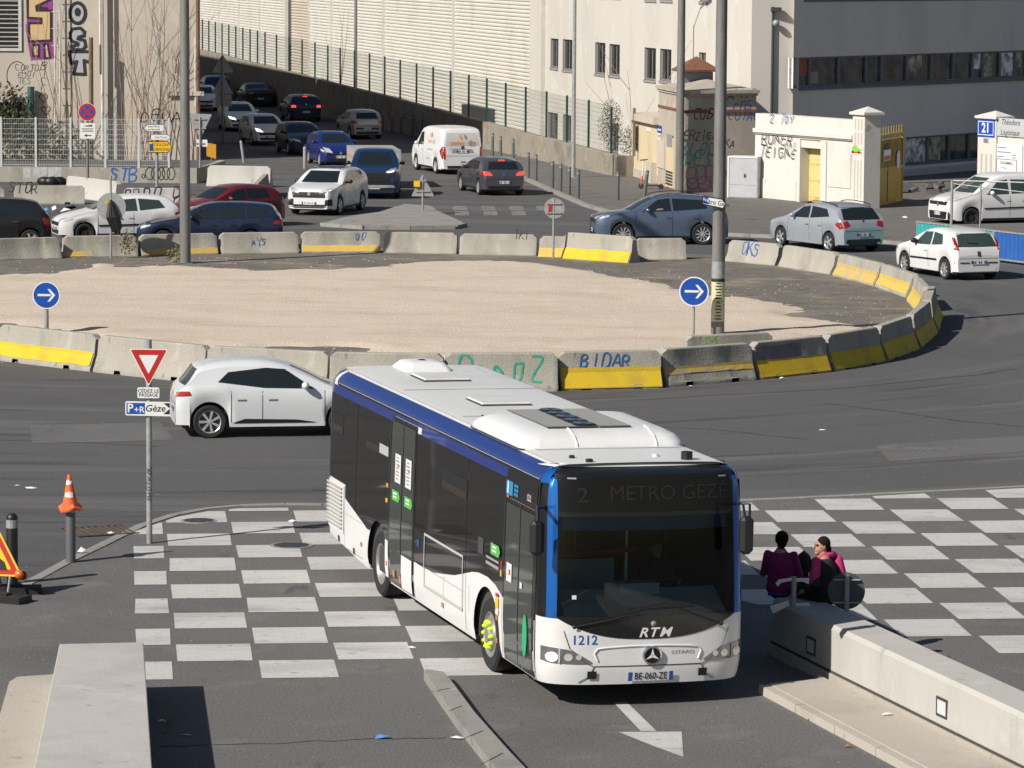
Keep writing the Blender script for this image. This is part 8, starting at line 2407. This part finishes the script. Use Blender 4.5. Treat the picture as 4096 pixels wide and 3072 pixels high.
# wheels
def bus_wheel(l, sgn, front):
    M = Matrix.Rotation(PI / 2 * (1 if sgn < 0 else -1), 4, 'X')
    w_ = MB().lathe([(.30, .13), (.44, .14), (.475, .11), (.48, .06), (.48, -.1), (.46, -.14), (.3, -.14)], 36, M).build('wheel', RUBBER, bus, smooth=35, loc=(-l, sgn * (1.235 - .14), .48))
    if front: prof = [(.0, .18), (.10, .175), (.11, .15), (.20, .14), (.215, .11), (.27, .10), (.29, .135), (.30, .13)]
    else: prof = [(.0, .03), (.13, .03), (.14, .0), (.2, -.02), (.24, .06), (.28, .125), (.30, .13)]
    MB().lathe(prof, 32, M).build('rim', mat('steel_rim', (.34, .33, .31), .5, .5, var=.2, vscale=8) if 'steel_rim' not in bpy.data.materials else bpy.data.materials['steel_rim'], w_, smooth=30)
    for k in range(10):
        a = 2 * PI * k / 10; c = M @ Vector((.165 * math.cos(a), .165 * math.sin(a), .15 if front else .0))
        nb_ = MB()
        if front and sgn < 0: nb_.ball(c, (.034, .05, .034), 8, 5)
        else: nb_.ball(c, .018, 6, 4)
        nb_.build('wheel_nut', LIME if (front and sgn < 0) else BGREY, w_)
    MB().box((-l, sgn * .80, .62), (1.25, .5, .9)).build('wheel_arch_liner', INTD, bus)
for sgn in (-1, 1): bus_wheel(AX[0], sgn, True); bus_wheel(AX[1], sgn, False)
# roof gear
ac = MB()
def acrow(z, l0, l1, s, r):
    pts = []
    for (cx, cy, a0) in ((l0 + r, -s + r, 180), (l1 - r, -s + r, 270), (l1 - r, s - r, 0), (l0 + r, s - r, 90)):
        for k in range(7):
            a = R(a0 + 15 * k); pts.append(bp_(cx + r * math.cos(a), cy + r * math.sin(a), z))
    return pts + [pts[0]]
ac.grid([acrow(3.01, 1.95, 4.55, 1.06, .22), acrow(3.08, 1.98, 4.53, 1.05, .22), acrow(3.15, 2.10, 4.44, .99, .24), acrow(3.205, 2.30, 4.30, .88, .24), acrow(3.225, 2.5, 4.12, .72, .2), acrow(3.23, 2.9, 3.7, .3, .1)])
acu = ac.build('air_conditioning_unit', BW, bus, smooth=60)
MB().grid([acrow(3.0, 1.93, 4.57, 1.08, .22), acrow(3.012, 1.93, 4.57, 1.08, .22), acrow(3.013, 2.1, 4.4, .9, .2)]).build('seal', INTD, acu)
GRL = mat('ac_grille', (.10, .098, .095), .8)
for (s0, s1) in ((-.62, -.24), (.05, .46)):
    MB().box((-3.35, (s0 + s1) / 2, 3.238), (1.9, s1 - s0, .012)).build('grille', GRL, acu)
    sl_ = MB()
    for k in range(18): sl_.box((-2.45 - k * .105, (s0 + s1) / 2, 3.246), (.03, s1 - s0 - .02, .01))
    sl_.build('grille_slats', BGREY, acu)
MB().box((-3.35, -.10, 3.236), (1.9, .26, .012)).build('fan_tray', INTD, acu)
for k in range(5):
    MB().lathe([(.16, 3.243), (.16, 3.265), (.12, 3.27), (.0, 3.255)], 18, Matrix.Translation((-2.6 - k * .38, -.095, 0)) @ Matrix.Scale(.85, 4, (0, 1, 0))).build('fan', BBLK, acu, smooth=40)
for s in (-.36, .66):
    ring_ = [bp_(l, s, z) for l, z in ((1.94, 3.0), (1.975, 3.08), (2.09, 3.155), (2.30, 3.212), (2.5, 3.234))]
    MB().tube(ring_, .012, 5).build('unit_seam', STICK, acu)
MB().grid([acrow(3.02, 10.85, 11.75, .36, .1), acrow(3.06, 10.87, 11.73, .35, .1), acrow(3.15, 10.98, 11.62, .27, .1), acrow(3.17, 11.1, 11.5, .15, .08), acrow(3.171, 11.2, 11.4, .05, .03)]).build('roof_vent', BW, bus, smooth=50)
for (l0, l1, s0, s1) in ((9.52, 10.34, -.40, .26), (6.45, 7.25, -.38, .30)):
    h_ = MB().box((-(l0 + l1) / 2, (s0 + s1) / 2, 3.062), (l1 - l0, s1 - s0, .035)).build('roof_hatch', BROOF, bus); h_.modifiers.new('bevel', 'BEVEL').width = .012
    MB().box((-(l0 + l1) / 2, (s0 + s1) / 2, 3.043), (l1 - l0 + .03, s1 - s0 + .03, .008)).build('hatch_seal', INTD, h_)
for (l, s, r_, h) in ((.95, -.72, .035, .03), (.55, -.62, .045, .035), (.62, .62, .07, .10), (.95, .33, .04, .03)):
    MB().lathe([(r_, 3.02), (r_, 3.03 + h), (r_ * .6, 3.035 + h), (0, 3.036 + h)], 14, Matrix.Translation((-l, s, 0))).build('roof_aerial', BLACK if l != .95 or s < 0 else BW, bus)
for k in range(5): MB().box((-(4.35 - k * .4), -.93, 3.16), (.05, .02, .015)).build('vent_slit', INK, acu)
for l in (1.75, 5.3, 8.5): MB().box((-l, 0, 3.036), (.012, 1.9, .006)).build('roof_joint', GREYINK, bus)
# interior seen through the windscreen
fb = MB()
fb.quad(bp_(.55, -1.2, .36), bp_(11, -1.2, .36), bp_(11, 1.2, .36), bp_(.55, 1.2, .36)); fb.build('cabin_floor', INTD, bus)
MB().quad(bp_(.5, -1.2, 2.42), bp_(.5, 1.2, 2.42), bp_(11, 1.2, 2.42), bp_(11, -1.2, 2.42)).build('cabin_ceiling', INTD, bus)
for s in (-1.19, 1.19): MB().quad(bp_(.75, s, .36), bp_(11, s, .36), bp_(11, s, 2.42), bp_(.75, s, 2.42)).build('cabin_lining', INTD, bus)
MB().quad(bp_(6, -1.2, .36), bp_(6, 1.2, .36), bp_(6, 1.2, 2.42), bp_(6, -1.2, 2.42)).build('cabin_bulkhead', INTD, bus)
dsh = MB().grid([[bp_(fl(s, z) + k, s, z + dz) for s in S_(-1.0, 1.0, 10)] for k, z, dz in ((.05, 1.12, 0), (.08, 1.15, .03), (.30, 1.15, .15), (.52, 1.15, .27), (.58, 1.15, .25), (.62, .8, -.3))]); dsh.build('dashboard', INTG, bus, smooth=40)
MB().box((-.62, .45, 1.22), (.4, .9, .12)).build('instrument_panel', INTD, bus).modifiers.new('bevel', 'BEVEL').width = .04
MB().box((-1.5, -.55, 1.0), (.04, 1.1, 1.3)).build('added_cabin_backdrop', INTG, bus)  # added grey backdrop that lightens the cabin behind the windscreen
fgrid('sun_visor', mat('blue_visor', (.045, .085, .15), .4), S_(-1.06, 1.06, 12), K(2.22), K(2.40), -.05, 2)  # band coloured brighter blue, as if lit by the sky
MB().box((-.55, .0, 1.38), (.25, .5, .24)).build('ticket_machine', INTG, bus)
tw = []
Mw = Matrix.Translation((-.95, .55, 1.36)) @ Matrix.Rotation(R(-35), 4, 'Y')
MB().tube([Mw @ Vector((.24 * math.cos(a), .24 * math.sin(a), 0)) for a in [2 * PI * k / 24 for k in range(25)]], .018, 6, cap=False).build('steering_wheel', BLACK, bus)
sea = MB().box((-1.55, .55, .95), (.5, .5, .14)).box((-1.82, .55, 1.35), (.12, .5, .8)); sea.build('driver_seat', INTD, bus)
MB().box((-1.0, -.0, 1.35), (.04, .03, 2.0)).build('cab_partition', BGREY, bus)
for l, s in ((2.2, -.3), (2.4, .95), (3.2, -.6)): MB().tube([bp_(l, s, .36), bp_(l, s, 2.4)], .018, 6).build('grab_pole', mat('yellow_grab_pole', (.4, .3, .03), .5) if l == 2.2 else bpy.data.materials['yellow_grab_pole'], bus)
MB().tube([bp_(.9, -1.0, 1.78), bp_(.9, .1, 1.86)], .03, 6).build('red_handrail', mat('dark_red_rail', (.22, .015, .02), .5), bus)
for l in (3.0, 3.8, 4.6):
    for s in (-.75, .75): MB().box((-l, s, .85), (.45, .8, .1)).box((-l - .22, s, 1.2), (.1, .8, .65)).build('passenger_seat', mat('seat_fabric', (.05, .07, .12), .9) if (l, s) == (3.0, -.75) else bpy.data.materials['seat_fabric'], bus)
# ================================================================== people
def remeshed(b, nm, m, parent, vox=.013, sm=6):
    o = b.build(nm, m, parent)
    r = o.modifiers.new('remesh', 'REMESH'); r.mode = 'VOXEL'; r.voxel_size = vox; r.use_smooth_shade = True
    s = o.modifiers.new('smooth', 'SMOOTH'); s.factor = .5; s.iterations = sm
    return o
def hand(b, wrist, d, up, s=1.0, curl=.5):
    d = Vector(d).normalized(); up = Vector(up).normalized(); side = d.cross(up).normalized()
    b.tube([wrist, wrist + d * .05 * s, wrist + d * .085 * s], [.026 * s, .034 * s, .032 * s], 8, rnd=True)
    for k, (o, L) in enumerate(((-.027, .066), (-.009, .076), (.009, .070), (.026, .054))):
        p = wrist + d * .085 * s + side * o * s
        q = p + (d * (1 - curl * .3) - up * curl * .5).normalized() * L * .55 * s
        r_ = q + (d * (1 - curl) - up * curl).normalized() * L * .45 * s
        b.tube([p, q, r_], [.0095 * s, .009 * s, .0075 * s], 6, rnd=True)
    p = wrist + d * .03 * s - side * .03 * s
    q = p + (d * .7 - side * .6 - up * .2).normalized() * .04 * s
    b.tube([p, q, q + (d - up * .3).normalized() * .03 * s], [.013 * s, .011 * s, .009 * s], 6, rnd=True)
def face(b, c, f, up):
    """nose, brow, lips, chin and ears on a head centred at c looking along f"""
    f = Vector(f).normalized(); up = Vector(up); side = up.cross(f).normalized()
    b.tube([c + f * .098 + up * .015, c + f * .118 - up * .025], [.010, .017], 6, rnd=True)
    b.tube([c + f * .088 + up * .028 - side * .045, c + f * .098 + up * .03, c + f * .088 + up * .028 + side * .045], .011, 6, rnd=True)
    b.tube([c + f * .092 - up * .058 - side * .02, c + f * .10 - up * .058, c + f * .092 - up * .058 + side * .02], .009, 6, rnd=True)
    b.ball(c + f * .075 - up * .095, (.032, .032, .026))
    for s in (1, -1): b.ball(c + side * s * .078 - up * .01 - f * .005, (.018, .014, .03), 8, 6)
LIPS = mat('lip_tone', (.25, .08, .07), .6)
def person(label, P, rz, sit, jacket, jm, hairbun=False, look=(1, 0, 0), hood=False, lean=0.0, hair_long=False, group=None, arms='lap', legs_m=None, slim=1.0):
    """seated figure; local +x is the way the body faces, origin on the seat surface below the hips"""
    t = thing('person', label, 'person', P, rz, group)
    hip = Vector((0, 0, .11)); chest = Vector((lean * .6, 0, .42)); neck = Vector((lean, 0, .585)); hc = Vector((lean + .035, 0, .725))
    lk = Vector(look).normalized()
    b = MB()
    b.tube([hip + Vector((0, 0, -.02)), Vector((lean * .3, 0, .25)), chest, Vector((lean * .9, 0, .53))], [.135, .125, .145, .10], 14, rnd=True)
    b.tube([neck - Vector((0, 0, .05)), neck + Vector((.01, 0, .06))], [.055, .05], 10)
    b.ball(hc, (.085, .078, .108), 16, 12).ball(hc + lk * .03 - Vector((0, 0, .045)), (.065, .062, .07), 12, 8)
    face(b, hc, lk, (0, 0, 1))
    knee = []; 
    for s in (1, -1):
        k = Vector((.44, s * .11, .10)); a = Vector((.46, s * .11, -.36))
        b.tube([hip + Vector((0, s * .085, -.02)), k], [.085, .06], 10, rnd=True); b.tube([k, a], [.058, .038], 10, rnd=True)
        b.tube([a + Vector((-.04, 0, -.04)), a + Vector((.16, 0, -.06))], [.04, .032], 8, rnd=True)
        sh_ = Vector((lean * .9, s * .165, .515))
        if arms == 'lap': el = Vector((lean * .6 + .04, s * .25, .25)); wr = Vector((.27, s * .10, .22)); hd_ = Vector((.5, -s * .6, .0))
        elif arms == 'up': el = Vector((lean * .6 + .06, s * .24, .26)); wr = Vector((.22, s * .08, .40)); hd_ = Vector((.6, -s * .4, .5))
        else: el = Vector((-.07, s * .23, .25)); wr = Vector((.16, s * .20, .13)); hd_ = Vector((1, 0, -.3))
        b.tube([sh_, el], [.052, .042], 10, rnd=True); b.tube([el, wr], [.04, .028], 10, rnd=True)
        hand(b, wr, hd_, (0, 0, 1), 1.0, .5)
        knee.append((sh_, el, wr, k, a))
    remeshed(b, 'body', SKIN, t, .0085, 3)
    j = MB()
    j.tube([hip + Vector((-.005, 0, -.035)), Vector((lean * .3, 0, .2)), chest, Vector((lean * .9, 0, .54)), neck + Vector((-.005, 0, -.005))], [.158, .155, .168, .125, .066], 16, rnd=True)
    for sh_, el, wr, k, a in knee:
        j.ball(sh_, (.078, .075, .07)); j.tube([sh_, el, el + (wr - el) * .92], [.075, .064, .044], 10, rnd=True)
    for v in range(len(j.v)):
        x, y, z = j.v[v]
        if z > .02 and abs(y) < .2: j.v[v] = (x * .92, y * 1.12 * slim, z)
    remeshed(j, 'jacket', jm, t, .014, 5)
    q = MB().tube([hip + Vector((0, -.05, -.03)), hip + Vector((0, .05, -.03))], .125, 12, rnd=True)
    for sh_, el, wr, k, a in knee:
        q.tube([hip + Vector((0, (k.y) * .8, -.02)), k], [.105, .078], 12, rnd=True); q.tube([k, a + Vector((0, 0, .02))], [.075, .055], 10, rnd=True)
    remeshed(q, 'trousers', legs_m or BLACKCL, t, .016, 4)
    sh = MB()
    for sh_, el, wr, k, a in knee: sh.tube([a + Vector((-.05, 0, -.05)), a + Vector((.18, 0, -.07))], [.05, .042], 8, rnd=True)
    sh.build('shoes', RUBBER, t, smooth=50)
    h = MB()
    back = -lk
    h.ball(hc + back * .022 + Vector((0, 0, .028)), (.092, .092, .10), 16, 12).ball(hc + back * .045 - Vector((0, 0, .03)), (.07, .07, .08), 12, 8)
    if hairbun: h.ball(hc + back * .10 + Vector((0, 0, .05)), .045, 10, 8)
    if hair_long: h.tube([hc + back * .085 - Vector((0, 0, .03)), hc + back * .10 - Vector((0, 0, .14)), hc + back * .085 - Vector((0, 0, .26))], [.045, .04, .02], 8, rnd=True)
    # keep the hair off the face
    h.v = [(x, y, z) for x, y, z in h.v]
    o = remeshed(h, 'hair', HAIR, t, .012, 3)
    if hood: 
        hb = MB().tube([neck + back * .03 + Vector((0, .09, -.0)), neck + back * .10 + Vector((0, .06, .02)), neck + back * .12 + Vector((0, 0, .02)), neck + back * .10 + Vector((0, -.06, .02)), neck + back * .03 + Vector((0, -.09, 0))], [.03, .042, .046, .042, .03], 8, rnd=True); hb.build('hood', hood, t, smooth=60)
    for s in (1, -1):
        e = hc + lk * .088 + Vector((0, 0, 1)).cross(lk) * s * .033 + Vector((0, 0, .008)); MB().ball(e, .010, 8, 6).build('eye', INK, t)
    return t
BLACKCL = mat('black_cloth', (.012, .012, .014), .9)
MAG = mat('magenta_fleece', (.20, .012, .105), .9, var=.15, vscale=12)
PINK = mat('pink_sleeve', (.55, .03, .16), .7)
DKJ = mat('black_jacket', (.016, .013, .016), .8)
# they sit on the far end of the wall facing away from the camera
ZW = ZB + HW
def spot(x, y):            # on the wall-top level
    return G(2980 + x / 2.552, 2050 + y / 2.552, ZW)
pA, pB = spot(345, 835), spot(765, 905)
a1 = person('person in a magenta fleece sitting with their back to the camera at the wall end', pA + Vector((.02, .12, -.02)), R(72), ZW, None, MAG, lean=.03, look=(.93, .36, 0), arms='up')
MB().tube([(-.13, -.12, .02), (-.155, 0, .015), (-.13, .12, .02)], .025, 8).build('blue_hem', mat('blue_hem', (.02, .025, .22), .8), a1)
a2 = person('person in a black and pink hooded jacket looking left at the wall end', pB + Vector((.07, .02, .0)), R(128), ZW, None, DKJ, lean=.04, look=(.36, .93, 0), hood=PINK, hair_long=True, arms='side', slim=.86)
for pts, rr in ((((.0, -.205, .525), (-.055, -.262, .26)), (.077, .066)), (((-.055, -.262, .26), (.10, -.222, .16)), (.064, .046))):
    MB().tube(pts, rr, 12, rnd=True).build('pink_sleeve', PINK, a2, smooth=60)
MB().tube([(.02, .16, .53), (-.03, .215, .36), (-.03, .235, .28)], [.07, .068, .06], 8, rnd=True).build('pink_shoulder', PINK, a2, smooth=60)
MB().tube([(.13, .075, .50), (.155, .06, .3), (.15, .055, .15)], .012, 6).build('pink_zip', PINK, a2)
# dark rucksack between them
pm = spot(610, 800)
bg_ = thing('rucksack', 'rounded black bag on the wall between the two seated people', 'bag', pm + Vector((0, .25, 0)))
r1 = MB().ball((0, 0, .34), (.11, .10, .15), 16, 12).ball((0, 0, .16), (.13, .11, .17), 16, 12)
remeshed(r1, 'bag_body', BLACKCL, bg_, .014, 4)
MB().tube([(-.04, 0, .46), (0, 0, .50), (.04, 0, .46)], .012, 6).build('handle', BLACKCL, bg_)
MB().box((.09, -.12, .20), (.07, .02, .05)).build('white_tag', LITTER, bg_)
# bus driver
drv = thing('person', 'bus driver in dark clothes with hands on the steering wheel', 'person', bus.matrix_basis @ Vector((-1.58, .55, 1.03)), BTH + PI)
b = MB().tube([(0, 0, .05), (.02, 0, .3), (.05, 0, .5)], [.14, .15, .10], 12, rnd=True).tube([(.05, 0, .5), (.06, 0, .62)], .05, 8).ball((.08, 0, .72), (.09, .078, .11), 14, 10)
face(b, Vector((.08, 0, .72)), (1, 0, 0), (0, 0, 1))
for s in (1, -1):
    b.tube([(.04, s * .19, .46), (.16, s * .24, .26), (.42, s * .19, .36)], [.05, .042, .028], 8, rnd=True); hand(b, Vector((.42, s * .19, .36)), (1, -s * .3, .1), (0, 0, 1), 1, .9)
    b.tube([(0, s * .1, .0), (.45, s * .12, .03), (.5, s * .12, -.4)], [.085, .06, .045], 8, rnd=True)
remeshed(b, 'body', SKIN, drv, .012, 3)
j = MB().tube([(0, 0, .03), (.02, 0, .3), (.05, 0, .53)], [.165, .17, .11], 12, rnd=True)
for s in (1, -1): j.tube([(.04, s * .19, .46), (.16, s * .24, .26), (.34, s * .205, .32)], [.07, .06, .045], 8, rnd=True)
remeshed(j, 'jacket', DKJ, drv, .016, 4)
remeshed(MB().ball((.06, 0, .765), (.095, .088, .085), 14, 10), 'hair', HAIR, drv, .014, 3)
